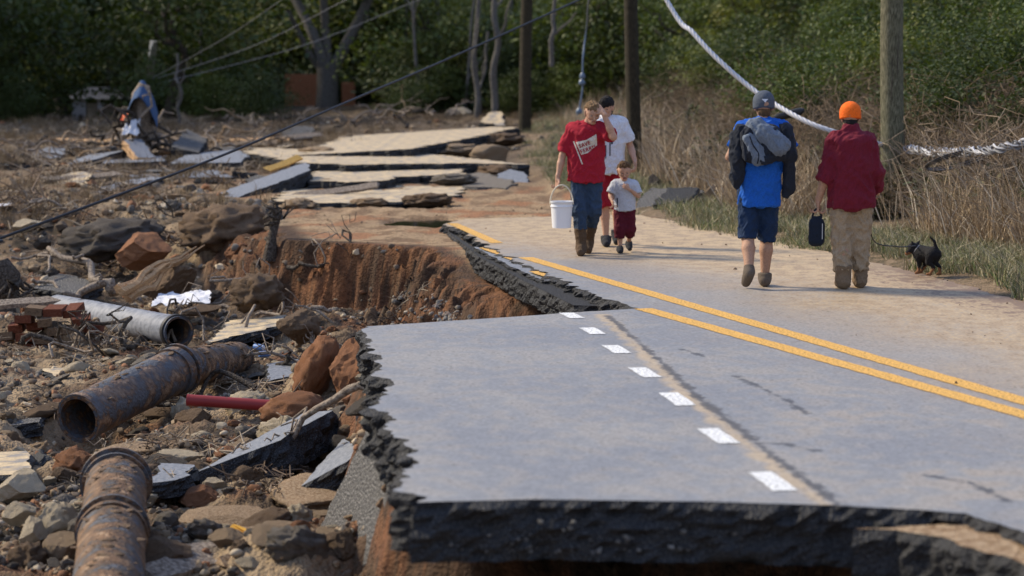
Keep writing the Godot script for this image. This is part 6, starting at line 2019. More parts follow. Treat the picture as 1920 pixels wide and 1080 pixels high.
func head_bones(h: Vector3, f: Vector3, u: Vector3, s: float) -> Array:
	var r := u.cross(f).normalized()
	var o := []
	o.append(cap(h + (u * 0.028 - f * 0.03) * s, h + (u * 0.026 + f * 0.018) * s, 0.079 * s, 0.077 * s, 0.02 * s))
	o.append(cap(h + (u * -0.015 + f * 0.022) * s, h + (u * -0.085 + f * 0.052) * s, 0.062 * s, 0.03 * s, 0.03 * s))
	for e in [-1.0, 1.0]:
		o.append(cap(h + (u * -0.055 + r * 0.045 * e - f * 0.005) * s, h + (u * -0.085 + r * 0.012 * e + f * 0.05) * s, 0.02 * s, 0.022 * s, 0.02 * s))
		o.append(cap(h + (u * 0.022 + f * 0.078 + r * 0.012 * e) * s, h + (u * 0.022 + f * 0.066 + r * 0.045 * e) * s, 0.012 * s, 0.01 * s, 0.012 * s))
		o.append(cap(h + (u * -0.025 + f * 0.062 + r * 0.038 * e) * s, h + (u * -0.025 + f * 0.055 + r * 0.045 * e) * s, 0.02 * s, 0.018 * s, 0.02 * s))
		o.append(cap(h + (u * 0.018 - f * 0.012 + r * 0.079 * e) * s, h + (u * -0.025 - f * 0.004 + r * 0.076 * e) * s, 0.016 * s, 0.011 * s, 0.006 * s))
		o.append([h + (u * 0.0 + f * 0.094 + r * 0.031 * e) * s, h + (u * 0.0 + f * 0.096 + r * 0.033 * e) * s, 0.014 * s, 0.013 * s, -0.01])
	o.append(cap(h + (u * 0.008 + f * 0.082) * s, h + (u * -0.034 + f * 0.102) * s, 0.009 * s, 0.013 * s, 0.012 * s))
	o.append(cap(h + (u * -0.061 + f * 0.082 - r * 0.016) * s, h + (u * -0.061 + f * 0.082 + r * 0.016) * s, 0.012 * s, 0.012 * s, 0.012 * s))
	return o


func face(o: Node3D, h: Vector3, f: Vector3, u: Vector3, s: float, open := 0.0) -> void:
	var r := u.cross(f).normalized()
	for e in [-1.0, 1.0]:
		var c: Vector3 = h + (f * 0.074 + r * 0.031 * e + u * 0.001) * s
		var g := Geo.new()
		sdf_add(g, [cap(c, c, 0.0125 * s, 0.0125 * s, 0.002)], 0.004 * s)
		var eye := part("eye", g.mesh(), M.eye_white, o)
		var p := Geo.new()
		sdf_add(p, [cap(c + f * 0.008 * s, c + f * 0.008 * s, 0.0072 * s, 0.0072 * s, 0.002)], 0.0025 * s)
		part("iris", p.mesh(), M.hair_black, eye)
		var b := Geo.new()
		sdf_add(b, [cap(h + (u * 0.027 + f * 0.089 + r * 0.014 * e) * s, h + (u * 0.028 + f * 0.075 + r * 0.047 * e) * s, 0.0055 * s, 0.0045 * s, 0.004)], 0.004 * s)
		part("eyebrow", b.mesh(), M.hair_brown, o)
	var m := Geo.new()
	sdf_add(m, [cap(h + (u * -0.062 + f * 0.0925 - r * 0.017) * s, h + (u * -0.062 + f * 0.0925 + r * 0.017) * s, (0.005 + open) * s, (0.005 + open) * s, 0.003)], 0.004 * s)
	part("mouth", m.mesh(), M.lip, o)


# joints of one figure; x runs to the picture's right, z towards the viewer
func body_mesh(J: Dictionary, w: float, s: float, foot_dir: float, hands: Array) -> ArrayMesh:
	var g := Geo.new()
	var b := []
	var pel: Vector3 = (J.hl + J.hr) * 0.5
	var ch: Vector3 = (J.sl + J.sr) * 0.5
	b.append(cap(pel + Vector3(-0.05 * s, 0, 0), pel + Vector3(0.05 * s, 0, 0), 0.096 * s * w, 0.096 * s * w, 0.04, 1.2))
	b.append(cap(pel + Vector3(0, 0.04 * s, 0), ch - Vector3(0, 0.12 * s, 0), 0.115 * s * w, 0.125 * s * w, 0.05, 1.2))
	b.append(cap(J.sl.lerp(J.sr, 0.12), J.sr.lerp(J.sl, 0.12), 0.06 * s * w, 0.06 * s * w, 0.05, 1.0))
	b.append(cap(ch, J.neck + (J.head - J.neck) * 0.6, 0.06 * s, 0.05 * s, 0.04))
	for q in ["l", "r"]:
		var sh: Vector3 = J["s" + q]
		var el: Vector3 = J["e" + q]
		var wr: Vector3 = J["w" + q]
		b.append(cap(sh, el, 0.052 * s * w, 0.039 * s * w, 0.03))
		b.append(cap(el, el.lerp(wr, 0.35), 0.037 * s * w, 0.040 * s * w, 0.02))
		b.append(cap(el.lerp(wr, 0.35), wr, 0.040 * s * w, 0.026 * s * w, 0.02))
		var hp: Vector3 = J["h" + q]
		var kn: Vector3 = J["k" + q]
		var an: Vector3 = J["a" + q]
		b.append(cap(hp, kn, 0.082 * s * w, 0.056 * s * w, 0.04))
		var back := Vector3(0, 0, -foot_dir * 0.018 * s)
		b.append(cap(kn, kn.lerp(an, 0.35) + back, 0.052 * s * w, 0.056 * s * w, 0.02))
		b.append(cap(kn.lerp(an, 0.35) + back, an, 0.056 * s * w, 0.034 * s * w, 0.02))
		var toe: Vector3 = J["t" + q]
		b.append(cap(an + Vector3(0, -0.03 * s, 0), toe, 0.036 * s, 0.028 * s, 0.02))
	sdf_add(g, b, 0.013 * maxf(s, 0.75))
	sdf_add(g, head_bones(J.head, J.face, J.up, s * J.get("hs", 1.0)), 0.0055 * s * J.get("hs", 1.0))
	for h: Array in hands:
		sdf_add(g, h, 0.0042 * maxf(s, 0.7))
	return g.mesh()


func shoe(an: Vector3, toe: Vector3, s: float, high: float) -> Array:
	var dir := (toe - an)
	var heel := an - Vector3(dir.x, 0, dir.z).normalized() * 0.035 * s + Vector3(0, -0.03 * s, 0)
	var out := [cap(heel, toe, 0.042 * s, 0.036 * s, 0.03), cap(an + Vector3(0, -0.02, 0) * s, an.lerp(toe, 0.5), 0.047 * s, 0.045 * s, 0.03), cap(heel, an, 0.044 * s, 0.046 * s, 0.02)]
	if high > 0.0:
		out.append([an, an + Vector3(0, high, 0), 0.052 * s, 0.06 * s, 0.02, 1.0, true])
	return out


func torso_cloth(J: Dictionary, hem: float, girth: float, zs: float, slack: float, s: float) -> Array:
	var pel: Vector3 = (J.hl + J.hr) * 0.5
	var ch: Vector3 = (J.sl + J.sr) * 0.5
	var out := []
	var half: float = absf(J.sr.x - J.sl.x) * 0.5
	for e in [-1.0, 1.0]:
		var top: Vector3 = ch + Vector3(e * half * 0.42, -0.04 * s, 0)
		var low := Vector3(pel.x + e * girth * 0.42, hem, pel.z)
		out.append([top, low, 0.135 * s * slack, girth * 0.62, 0.06, zs, true])
	out.append([ch + Vector3(0, -0.05 * s, 0), Vector3(pel.x, hem, pel.z), 0.135 * s * slack, girth * 0.72, 0.05, zs * 0.95, true])
	out.append(cap(J.sl.lerp(J.sr, 0.06) + Vector3(0, 0.0, 0), J.sr.lerp(J.sl, 0.06), 0.075 * s, 0.075 * s, 0.06))
	out.append(cap(ch + Vector3(0, 0.02 * s, 0), J.neck.lerp(ch, 0.25), 0.085 * s, 0.068 * s, 0.04))
	return out


func print_on(cloth: ArrayMesh, flat: Geo) -> ArrayMesh:
	# lay a flat print (x, y) on the side of a cloth that faces the viewer
	var cell := 0.03
	var hit := {}
	var arr := cloth.surface_get_arrays(0)
	var vs: PackedVector3Array = arr[Mesh.ARRAY_VERTEX]
	var ix: PackedInt32Array = arr[Mesh.ARRAY_INDEX]
	for t in range(0, ix.size(), 3):
		var a := vs[ix[t]]
		var b := vs[ix[t + 1]]
		var c := vs[ix[t + 2]]
		var m := (a + b + c) / 3.0
		var key := Vector2i(int(floor(m.x / cell)), int(floor(m.y / cell)))
		if not hit.has(key):
			hit[key] = []
		(hit[key] as Array).append(t)
	for i in flat.V.size():
		var v := flat.V[i]
		var top := -9.0
		for dx in range(-1, 2):
			for dy in range(-1, 2):
				var key := Vector2i(int(floor(v.x / cell)) + dx, int(floor(v.y / cell)) + dy)
				for t: int in hit.get(key, []):
					var a := vs[ix[t]]
					var b := vs[ix[t + 1]]
					var c := vs[ix[t + 2]]
					var det := (b.y - c.y) * (a.x - c.x) + (c.x - b.x) * (a.y - c.y)
					if absf(det) < 1e-12:
						continue
					var l1 := ((b.y - c.y) * (v.x - c.x) + (c.x - b.x) * (v.y - c.y)) / det
					var l2 := ((c.y - a.y) * (v.x - c.x) + (a.x - c.x) * (v.y - c.y)) / det
					if l1 > -0.02 and l2 > -0.02 and l1 + l2 < 1.02:
						top = maxf(top, a.z * l1 + b.z * l2 + c.z * (1.0 - l1 - l2))
		if top > -5.0:
			flat.V[i].z += top + 0.0045
	return flat.mesh()


func flat_poly(pts: PackedVector2Array, step: float) -> Geo:
	# a polygon cut into small cells so that it can follow cloth
	var g := Geo.new()
	var lo := pts[0]
	var hi := pts[0]
	for p in pts:
		lo = lo.min(p)
		hi = hi.max(p)
	var y := lo.y
	while y < hi.y:
		var x := lo.x
		while x < hi.x:
			var q := Geometry2D.intersect_polygons(pts, PackedVector2Array([Vector2(x, y), Vector2(x + step, y), Vector2(x + step, y + step), Vector2(x, y + step)]))
			for piece: PackedVector2Array in q:
				var t := Geometry2D.triangulate_polygon(piece)
				var b := g.V.size()
				for v in piece:
					g.V.append(Vector3(v.x, v.y, 0))
				for k in range(0, t.size(), 3):
					if (g.V[b + t[k + 2]] - g.V[b + t[k]]).cross(g.V[b + t[k + 1]] - g.V[b + t[k]]).z > 0.0:
						g.tri(b + t[k], b + t[k + 1], b + t[k + 2])
					else:
						g.tri(b + t[k], b + t[k + 2], b + t[k + 1])
			x += step
		y += step
	return g


func lettering(text: String, height: float, at: Vector2, turn: float) -> Geo:
	var tm := TextMesh.new()
	var f := SystemFont.new()
	f.font_names = PackedStringArray(["Droid Sans"])
	f.font_weight = 800
	tm.font = f
	tm.text = text
	tm.font_size = 32
	tm.pixel_size = height / 24.0
	tm.depth = 0.002
	var g := Geo.new()
	var arr := tm.surface_get_arrays(0)
	var xf := Transform2D(turn, at)
	for v: Vector3 in arr[Mesh.ARRAY_VERTEX]:
		var q := xf * Vector2(v.x, v.y)
		g.V.append(Vector3(q.x, q.y, 0.004 + v.z))
	var idx: PackedInt32Array = arr[Mesh.ARRAY_INDEX] if arr[Mesh.ARRAY_INDEX] != null else PackedInt32Array(range(g.V.size()))
	g.I = idx
	return g


func leg_cloth(J: Dictionary, q: String, end: Vector3, r0: float, r1: float, s: float) -> Array:
	var hp: Vector3 = J["h" + q]
	var kn: Vector3 = J["k" + q]
	var out := []
	if end.distance_to(kn) < 0.12 * s:
		out.append([hp, end, r0, r1, 0.05, 1.0, true])
	else:
		out.append(cap(hp, kn, r0, lerpf(r0, r1, 0.5), 0.05))
		out.append([kn, end, lerpf(r0, r1, 0.5), r1, 0.03, 1.0, true])
	return out


func make_people() -> void:
	bucket_walker()
	white_shirt_walker()
	child_walker()
	backpack_walker()
	orange_cap_walker()
	small_dog()


func bucket_walker() -> void:
	var J := {"head": Vector3(0.095, 1.52, 0.09), "face": Vector3(0.22, -0.34, 0.91).normalized(), "up": Vector3(0.12, 0.93, 0.32).normalized(), "neck": Vector3(0.04, 1.40, 0.02), "sl": Vector3(-0.125, 1.335, 0), "sr": Vector3(0.195, 1.345, 0.02), "el": Vector3(-0.225, 1.06, 0.0), "wl": Vector3(-0.275, 0.825, 0.06),
		"er": Vector3(0.315, 1.27, 0.22), "wr": Vector3(0.205, 1.525, 0.21), "hl": Vector3(-0.045, 0.83, 0), "hr": Vector3(0.115, 0.83, 0), "kl": Vector3(-0.045, 0.47, 0.07), "kr": Vector3(0.12, 0.48, 0.03), "al": Vector3(-0.02, 0.09, 0.10), "ar": Vector3(0.065, 0.13, -0.22), "tl": Vector3(-0.035, 0.035, 0.24), "tr": Vector3(0.06, 0.035, -0.09)}
	J.up = (J.up - J.face * J.up.dot(J.face)).normalized()
	var o := thing("person", "person in red pennant T-shirt and jeans carrying a white bucket, hand pressed to forehead", "person", Vector3(0.765, 0, -25.784))
	var bucket_hand := hand_bones(J.wl, Vector3(-0.05, -1, 0.12), Vector3(0.35, 0, 1), Vector3(0.5, 0, 0.85), 0.95, 1.0)
	var head_hand := hand_bones(J.wr, Vector3(-0.62, 0.62, -0.42), Vector3(-0.35, -0.5, -0.8), Vector3(-0.55, -0.75, 0.1), 0.32, 1.0)
	part("body", body_mesh(J, 1.0, 0.97, 1.0, [bucket_hand, head_hand]), M.skin, o)
	face(o, J.head, J.face, J.up, 0.97)
	var sp := torso_cloth(J, 0.79, 0.195, 0.95, 1.0, 0.96)
	sp.append([J.sl, J.el.lerp(J.sl, 0.12), 0.072, 0.084, 0.04, 1.0, true])
	sp.append([J.sr, J.er.lerp(J.sr, 0.18), 0.07, 0.082, 0.04, 1.0, true])
	var shirt := sdf(sp, 0.011, 0.014, 7.0)
	part("t_shirt", shirt, M.red_shirt, o)
	# cream pennant with two lines of lettering, slanting up to the right
	var tilt := 0.34
	var flag := PackedVector2Array()
	var xf := Transform2D(tilt, Vector2(0.035, 1.175))
	for p: Vector2 in [Vector2(-0.10, 0.075), Vector2(0.02, 0.062), Vector2(0.135, 0.085), Vector2(0.12, 0.02), Vector2(0.105, -0.03), Vector2(-0.02, -0.075), Vector2(-0.09, -0.07)]:
		flag.append(xf * p)
	part("pennant_print", print_on(shirt, flat_poly(flag, 0.013)), M.cream_print, o)
	var rod := PackedVector2Array()
	for p: Vector2 in [Vector2(-0.125, 0.09), Vector2(-0.112, 0.09), Vector2(-0.105, -0.17), Vector2(-0.118, -0.17)]:
		rod.append(xf * p)
	part("pennant_print", print_on(shirt, flat_poly(rod, 0.013)), M.cream_print, o)
	for t: Array in [["SAVE", 0.042, Vector2(-0.02, 0.022)], ["FERRIS", 0.042, Vector2(0.0, -0.038)]]:
		var g := lettering(t[0], t[1], xf * (t[2] as Vector2), tilt)
		part("lettering", print_on(shirt, g), M.red_shirt, o)
	var jp := []
	jp.append_array(leg_cloth(J, "l", Vector3(-0.025, 0.27, 0.09), 0.096, 0.068, 1.0))
	jp.append_array(leg_cloth(J, "r", Vector3(0.085, 0.30, -0.12), 0.096, 0.066, 1.0))
	jp.append(cap(Vector3(-0.04, 0.86, 0), Vector3(0.11, 0.86, 0), 0.10, 0.10, 0.04, 1.15))
	part("jeans", sdf(jp, 0.011, 0.013, 9.0), M.jeans, o)
	for q in ["l", "r"]:
		var bt := shoe(J["a" + q], J["t" + q], 1.12, 0.0)
		bt.append([J["a" + q], (J["a" + q] as Vector3).lerp(J["k" + q], 0.52), 0.054, 0.066, 0.03, 1.0, true])
		part("boot", sdf(bt, 0.011, 0.006, 14.0), M.dark_boot, o)
	var h: Vector3 = J.head
	var u: Vector3 = J.up
	var f: Vector3 = J.face
	part("hair", sdf([cap(h + u * 0.048 - f * 0.035, h + u * 0.06 + f * 0.018, 0.079, 0.068, 0.02), cap(h - f * 0.035, h - u * 0.05 - f * 0.05, 0.079, 0.055, 0.03), cap(h + u * 0.08 + f * 0.045 + Vector3(-0.045, 0, 0), h + u * 0.085 + f * 0.04 + Vector3(0.045, 0, 0), 0.028, 0.028, 0.02)], 0.007, 0.012, 22.0), M.hair_fair, o)
	# the bucket hangs from the lowered hand
	var b := thing("bucket", "white plastic bucket with cream loop handle held at the red shirted person's side", "bucket", Vector3(0.528, 0.308, -25.5))
	var bg := Geo.new()
	bg.tube(PackedVector3Array([Vector3(0, 0, 0), Vector3(0, 0.01, 0), Vector3(0, 0.22, 0), Vector3(0, 0.222, 0), Vector3(0, 0.235, 0), Vector3(0, 0.237, 0), Vector3(0, 0.265, 0), Vector3(0, 0.267, 0), Vector3(0, 0.285, 0)]), PackedFloat32Array([0.098, 0.1, 0.114, 0.121, 0.121, 0.115, 0.116, 0.124, 0.124]), 32, false)
	part("shell", bg.mesh(), M.white_plastic, b)
	var inn := Geo.new()
	inn.tube(PackedVector3Array([Vector3(0, 0.285, 0), Vector3(0, 0.2849, 0), Vector3(0, 0.02, 0), Vector3(0, 0.018, 0)]), PackedFloat32Array([0.124, 0.114, 0.094, 0.001]), 32, false)
	part("inside", inn.mesh(), M.white_plastic, b)
	var hp := PackedVector3Array()
	for i in 25:
		var a := PI * i / 24.0
		hp.append(Vector3(-cos(a) * 0.122, 0.25 + sin(a) * 0.205, 0.0))
	part("handle", strand(hp, 0.008, 8), M.cream_plastic, b)


func white_shirt_walker() -> void:
	var J := {"head": Vector3(-0.035, 1.555, 0.05), "face": Vector3(-0.25, -0.2, 0.93).normalized(), "up": Vector3(0, 0.97, 0.2).normalized(), "neck": Vector3(-0.02, 1.43, 0), "sl": Vector3(-0.20, 1.375, 0), "sr": Vector3(0.155, 1.375, 0), "el": Vector3(-0.26, 1.09, 0.0), "wl": Vector3(-0.24, 0.86, 0.08),
		"er": Vector3(0.245, 1.11, -0.02), "wr": Vector3(0.285, 0.965, 0.13), "hl": Vector3(-0.10, 0.85, 0), "hr": Vector3(0.08, 0.85, 0), "kl": Vector3(-0.05, 0.47, 0.06), "kr": Vector3(0.10, 0.47, -0.03), "al": Vector3(-0.03, 0.085, 0.05), "ar": Vector3(0.10, 0.13, -0.28), "tl": Vector3(-0.03, 0.035, 0.19), "tr": Vector3(0.10, 0.035, -0.15)}
	J.up = (J.up - J.face * J.up.dot(J.face)).normalized()
	var o := thing("person", "person in white T-shirt and red shorts half hidden behind the bucket carrier", "person", Vector3(1.088, 0, -26.968))
	part("body", body_mesh(J, 0.95, 0.97, 1.0, [hand_bones(J.wl, Vector3(0, -1, 0.2), Vector3(1, 0, 0.3), Vector3(0.2, 0, 1), 0.5, 0.97), hand_bones(J.wr, Vector3(0.1, -0.8, 0.5), Vector3(-1, 0, 0), Vector3(0, 0.5, 0.8), 0.5, 0.97)]), M.skin, o)
	face(o, J.head, J.face, J.up, 0.97)
	var sp := torso_cloth(J, 0.82, 0.185, 0.95, 0.96, 0.96)
	sp.append([J.sl, J.el.lerp(J.sl, 0.25), 0.07, 0.08, 0.04, 1.0, true])
	sp.append([J.sr, J.er.lerp(J.sr, 0.25), 0.07, 0.08, 0.04, 1.0, true])
	var shirt := sdf(sp, 0.011, 0.013, 7.0)
	part("t_shirt", shirt, M.white_shirt, o)
	for q: Array in [[-0.075, 0.99, 0.165, 0.016], [-0.045, 0.99, 0.15, 0.01], [0.0, 1.02, 0.26, 0.012], [0.018, 1.15, 0.08, 0.02]]:
		part("stripe_print", print_on(shirt, flat_poly(PackedVector2Array([Vector2(q[0], q[1]), Vector2(q[0] + q[3], q[1]), Vector2(q[0] + q[3], q[1] + q[2]), Vector2(q[0], q[1] + q[2])]), 0.013)), M.navy_bag, o)
	var jp := []
	jp.append_array(leg_cloth(J, "l", Vector3(-0.055, 0.43, 0.05), 0.105, 0.095, 1.0))
	jp.append_array(leg_cloth(J, "r", Vector3(0.1, 0.43, -0.03), 0.105, 0.095, 1.0))
	jp.append(cap(Vector3(-0.08, 0.87, 0), Vector3(0.06, 0.87, 0), 0.10, 0.10, 0.04, 1.15))
	part("shorts", sdf(jp, 0.012, 0.014, 10.0), M.red_shorts, o)
	for q in ["l", "r"]:
		part("shoe", sdf(shoe(J["a" + q], J["t" + q], 1.1, 0.03), 0.011), M.black_shoe, o)
	var h: Vector3 = J.head
	var u: Vector3 = J.up
	var f: Vector3 = J.face
	part("hair", sdf([cap(h + u * 0.05 - f * 0.035, h + u * 0.052 + f * 0.03, 0.08, 0.075, 0.02), cap(h - f * 0.035, h - u * 0.06 - f * 0.05, 0.08, 0.06, 0.03)], 0.007, 0.008, 22.0), M.hair_black, o)


func child_walker() -> void:
	var J := {"head": Vector3(-0.005, 0.885, 0.035), "face": Vector3(0.05, -0.22, 0.97).normalized(), "up": Vector3(0, 0.97, 0.22).normalized(), "neck": Vector3(-0.005, 0.785, 0), "sl": Vector3(-0.10, 0.74, 0), "sr": Vector3(0.105, 0.74, 0), "el": Vector3(-0.15, 0.63, 0.02), "wl": Vector3(-0.135, 0.565, 0.12),
		"er": Vector3(0.15, 0.62, 0.03), "wr": Vector3(0.045, 0.70, 0.13), "hl": Vector3(-0.05, 0.45, 0), "hr": Vector3(0.06, 0.45, 0), "kl": Vector3(-0.045, 0.26, 0.04), "kr": Vector3(0.065, 0.26, 0.01), "al": Vector3(-0.045, 0.055, 0.03), "ar": Vector3(0.06, 0.10, -0.15), "tl": Vector3(-0.045, 0.022, 0.12), "tr": Vector3(0.065, 0.04, -0.06)}
	J.up = (J.up - J.face * J.up.dot(J.face)).normalized()
	J["hs"] = 1.42
	var o := thing("person", "crying small child in pale grey shirt and maroon trousers walking hand on chest", "person", Vector3(1.217, 0, -25.998))
	part("body", body_mesh(J, 0.98, 0.6, 1.0, [hand_bones(J.wl, Vector3(0.1, -0.6, 0.6), Vector3(1, 0, 0), Vector3(0, 0.5, 0.8), 0.6, 0.62), hand_bones(J.wr, Vector3(-0.8, 0.5, 0.1), Vector3(-0.1, -0.1, -1), Vector3(0.3, 0.9, 0), 0.7, 0.62)]), M.skin, o)
	face(o, J.head, J.face, J.up, 0.6 * 1.42, 0.006)
	var sp := torso_cloth(J, 0.47, 0.112, 0.95, 1.0, 0.58)
	sp.append([J.sl, J.el.lerp(J.sl, 0.15), 0.054, 0.062, 0.03, 1.0, true])
	sp.append([J.sr, J.er.lerp(J.sr, 0.15), 0.054, 0.062, 0.03, 1.0, true])
	var shirt := sdf(sp, 0.009, 0.005, 12.0)
	part("t_shirt", shirt, M.grey_shirt, o)
	part("stripe_print", print_on(shirt, flat_poly(PackedVector2Array([Vector2(-0.085, 0.5), Vector2(-0.073, 0.5), Vector2(-0.073, 0.6), Vector2(-0.085, 0.6)]), 0.01)), M.navy_bag, o)
	var jp := []
	jp.append_array(leg_cloth(J, "l", Vector3(-0.05, 0.16, 0.035), 0.066, 0.056, 0.6))
	jp.append_array(leg_cloth(J, "r", Vector3(0.065, 0.185, -0.05), 0.066, 0.055, 0.6))
	jp.append(cap(Vector3(-0.035, 0.47, 0), Vector3(0.045, 0.47, 0), 0.062, 0.062, 0.03, 1.1))
	part("trousers", sdf(jp, 0.009, 0.006, 14.0), M.maroon_cloth, o)
	for q in ["l", "r"]:
		part("sandal", sdf(shoe(J["a" + q], J["t" + q], 0.72, 0.0), 0.008), M.black_shoe, o)
	var h: Vector3 = J.head
	var u: Vector3 = J.up
	var f: Vector3 = J.face
	var s := 0.86
	part("hair", sdf([cap(h + (u * 0.05 - f * 0.035) * s, h + (u * 0.062 + f * 0.018) * s, 0.081 * s, 0.068 * s, 0.02), cap(h - f * 0.035 * s, h + (-u * 0.05 - f * 0.05) * s, 0.079 * s, 0.055 * s, 0.03), cap(h + (u * 0.085 + f * 0.042) * s + Vector3(-0.035, 0, 0), h + (u * 0.085 + f * 0.042) * s + Vector3(0.035, 0, 0), 0.02, 0.02, 0.02)], 0.006, 0.008, 26.0), M.hair_brown, o)


func backpack_walker() -> void:
	var J := {"head": Vector3(0.06, 1.655, -0.06), "face": Vector3(0, -0.16, -1).normalized(), "up": Vector3.UP, "neck": Vector3(0.05, 1.53, -0.01), "sl": Vector3(-0.14, 1.455, 0), "sr": Vector3(0.235, 1.455, 0), "el": Vector3(-0.25, 1.20, -0.02), "wl": Vector3(-0.13, 1.20, -0.26),
		"er": Vector3(0.325, 1.20, -0.02), "wr": Vector3(0.2, 1.21, -0.26), "hl": Vector3(-0.075, 0.86, 0), "hr": Vector3(0.105, 0.86, 0), "kl": Vector3(-0.085, 0.47, 0.02), "kr": Vector3(0.10, 0.47, -0.09), "al": Vector3(-0.09, 0.165, 0.24), "ar": Vector3(0.085, 0.09, -0.06), "tl": Vector3(-0.105, 0.05, 0.13), "tr": Vector3(0.10, 0.038, -0.21)}
	J.up = (J.up - J.face * J.up.dot(J.face)).normalized()
	var o := thing("person", "person in blue shirt, navy shorts and grey cap walking away with a backpack", "person", Vector3(2.257, 0, -22.08))
	part("body", body_mesh(J, 1.06, 1.02, -1.0, [hand_bones(J.wl, Vector3(0.3, 0.5, -0.5), Vector3(0.8, 0, 0), Vector3(0, 0.8, 0.3), 0.9, 1.0), hand_bones(J.wr, Vector3(-0.3, 0.5, -0.5), Vector3(-0.8, 0, 0), Vector3(0, 0.8, 0.3), 0.9, 1.0)]), M.skin_tan, o)
	face(o, J.head, J.face, J.up, 1.02)
	var sp := torso_cloth(J, 0.755, 0.187, 0.95, 0.98, 1.0)
	sp.append([J.sl, J.el.lerp(J.sl, 0.3), 0.07, 0.08, 0.04, 1.0, true])
	sp.append([J.sr, J.er.lerp(J.sr, 0.3), 0.07, 0.08, 0.04, 1.0, true])
	part("t_shirt", sdf(sp, 0.011, 0.014, 7.0), M.blue_shirt, o)
	var jp := []
	jp.append_array(leg_cloth(J, "l", Vector3(-0.088, 0.455, 0.03), 0.1, 0.088, 1.0))
	jp.append_array(leg_cloth(J, "r", Vector3(0.10, 0.425, -0.085), 0.1, 0.088, 1.0))
	jp.append(cap(Vector3(-0.06, 0.84, 0), Vector3(0.09, 0.84, 0), 0.10, 0.10, 0.05, 1.1))
	part("shorts", sdf(jp, 0.011, 0.012, 9.0), M.navy_shorts, o)
	part("shoe", sdf([cap(Vector3(-0.09, 0.15, 0.275), Vector3(-0.108, 0.055, 0.13), 0.044, 0.044, 0.03), cap(Vector3(-0.09, 0.165, 0.24), Vector3(-0.1, 0.1, 0.17), 0.05, 0.045, 0.03), [J.al, Vector3(-0.09, 0.215, 0.215), 0.048, 0.05, 0.02, 1.0, true]], 0.01), M.shoe_brown, o)
	part("shoe", sdf(shoe(J.ar, J.tr, 1.16, 0.035), 0.011), M.shoe_brown, o)
	var h: Vector3 = J.head
	var u: Vector3 = J.up
	var f: Vector3 = J.face
	part("hair", sdf([cap(h - u * 0.01 - f * 0.014, h - u * 0.05 - f * 0.034, 0.077, 0.06, 0.03)], 0.007, 0.004, 22.0), M.hair_brown, o)
	var c := part("cap", sdf([[h + u * 0.06, h - u * 0.012, 0.096, 0.1, 0.02, 1.0, true], cap(h + u * 0.045 - f * 0.018, h + u * 0.045 + f * 0.018, 0.092, 0.09, 0.03), cap(h + u * 0.022 + f * 0.09 - Vector3(0.04, 0, 0), h + u * 0.012 + f * 0.155 + Vector3(0, 0, 0), 0.02, 0.012, 0.01)], 0.007, 0.002), M.grey_cap, o)
	var tri_mark := flat_poly(PackedVector2Array([Vector2(h.x - 0.03, h.y + 0.078), Vector2(h.x + 0.03, h.y + 0.078), Vector2(h.x, h.y + 0.045)]), 0.01)
	for p in [0.0]:
		part("cap_mark", print_on(c.mesh, tri_mark), M.white_shirt, o)
	# backpack with pale hood flap and a dark jacket hung over it
	var b := thing("backpack", "grey hiking backpack with black trim worn by the blue shirted person", "backpack", o.position)
	part("main_bag", sdf([cap(Vector3(-0.09, 1.41, 0.16), Vector3(-0.07, 1.24, 0.18), 0.085, 0.095, 0.06, 1.0), cap(Vector3(0.10, 1.41, 0.16), Vector3(0.06, 1.26, 0.18), 0.10, 0.09, 0.06, 1.0)], 0.012, 0.009, 10.0), M.pack_dark, b)
	part("front_pocket", sdf([cap(Vector3(-0.10, 1.37, 0.225), Vector3(-0.02, 1.2, 0.235), 0.06, 0.065, 0.05, 1.2), cap(Vector3(-0.02, 1.27, 0.24), Vector3(0.01, 1.19, 0.24), 0.055, 0.055, 0.05, 1.2)], 0.011, 0.01, 11.0), M.pack_grey, b)
	part("hood_flap", sdf([cap(Vector3(-0.03, 1.47, 0.15), Vector3(0.17, 1.30, 0.24), 0.10, 0.085, 0.06), cap(Vector3(0.05, 1.42, 0.2), Vector3(0.2, 1.33, 0.23), 0.09, 0.07, 0.05)], 0.011, 0.011, 9.0), M.pack_grey, b)
	for x in [-0.155, -0.075]:
		part("strap", sdf([cap(Vector3(x, 1.44, 0.2), Vector3(x + 0.02, 1.18, 0.26), 0.012, 0.012, 0.01)], 0.007), M.pack_dark, b)
	part("seam_cord", strand(spline(PackedVector3Array([Vector3(-0.10, 1.40, 0.275), Vector3(-0.07, 1.32, 0.285), Vector3(-0.02, 1.24, 0.295), Vector3(-0.03, 1.15, 0.29)])), 0.006, 6), M.pack_dark, b)
	var j := thing("jacket", "black jacket draped over the backpack and both shoulders", "jacket", o.position)
	part("left_side_drape", sdf([cap(Vector3(-0.16, 1.45, 0.09), Vector3(-0.20, 1.02, 0.1), 0.065, 0.07, 0.05), cap(Vector3(-0.19, 1.2, 0.1), Vector3(-0.19, 0.93, 0.09), 0.06, 0.03, 0.04), cap(Vector3(-0.2, 1.38, 0.05), Vector3(-0.2, 1.2, 0.1), 0.07, 0.06, 0.04)], 0.012, 0.011, 9.0), M.pack_dark, j)
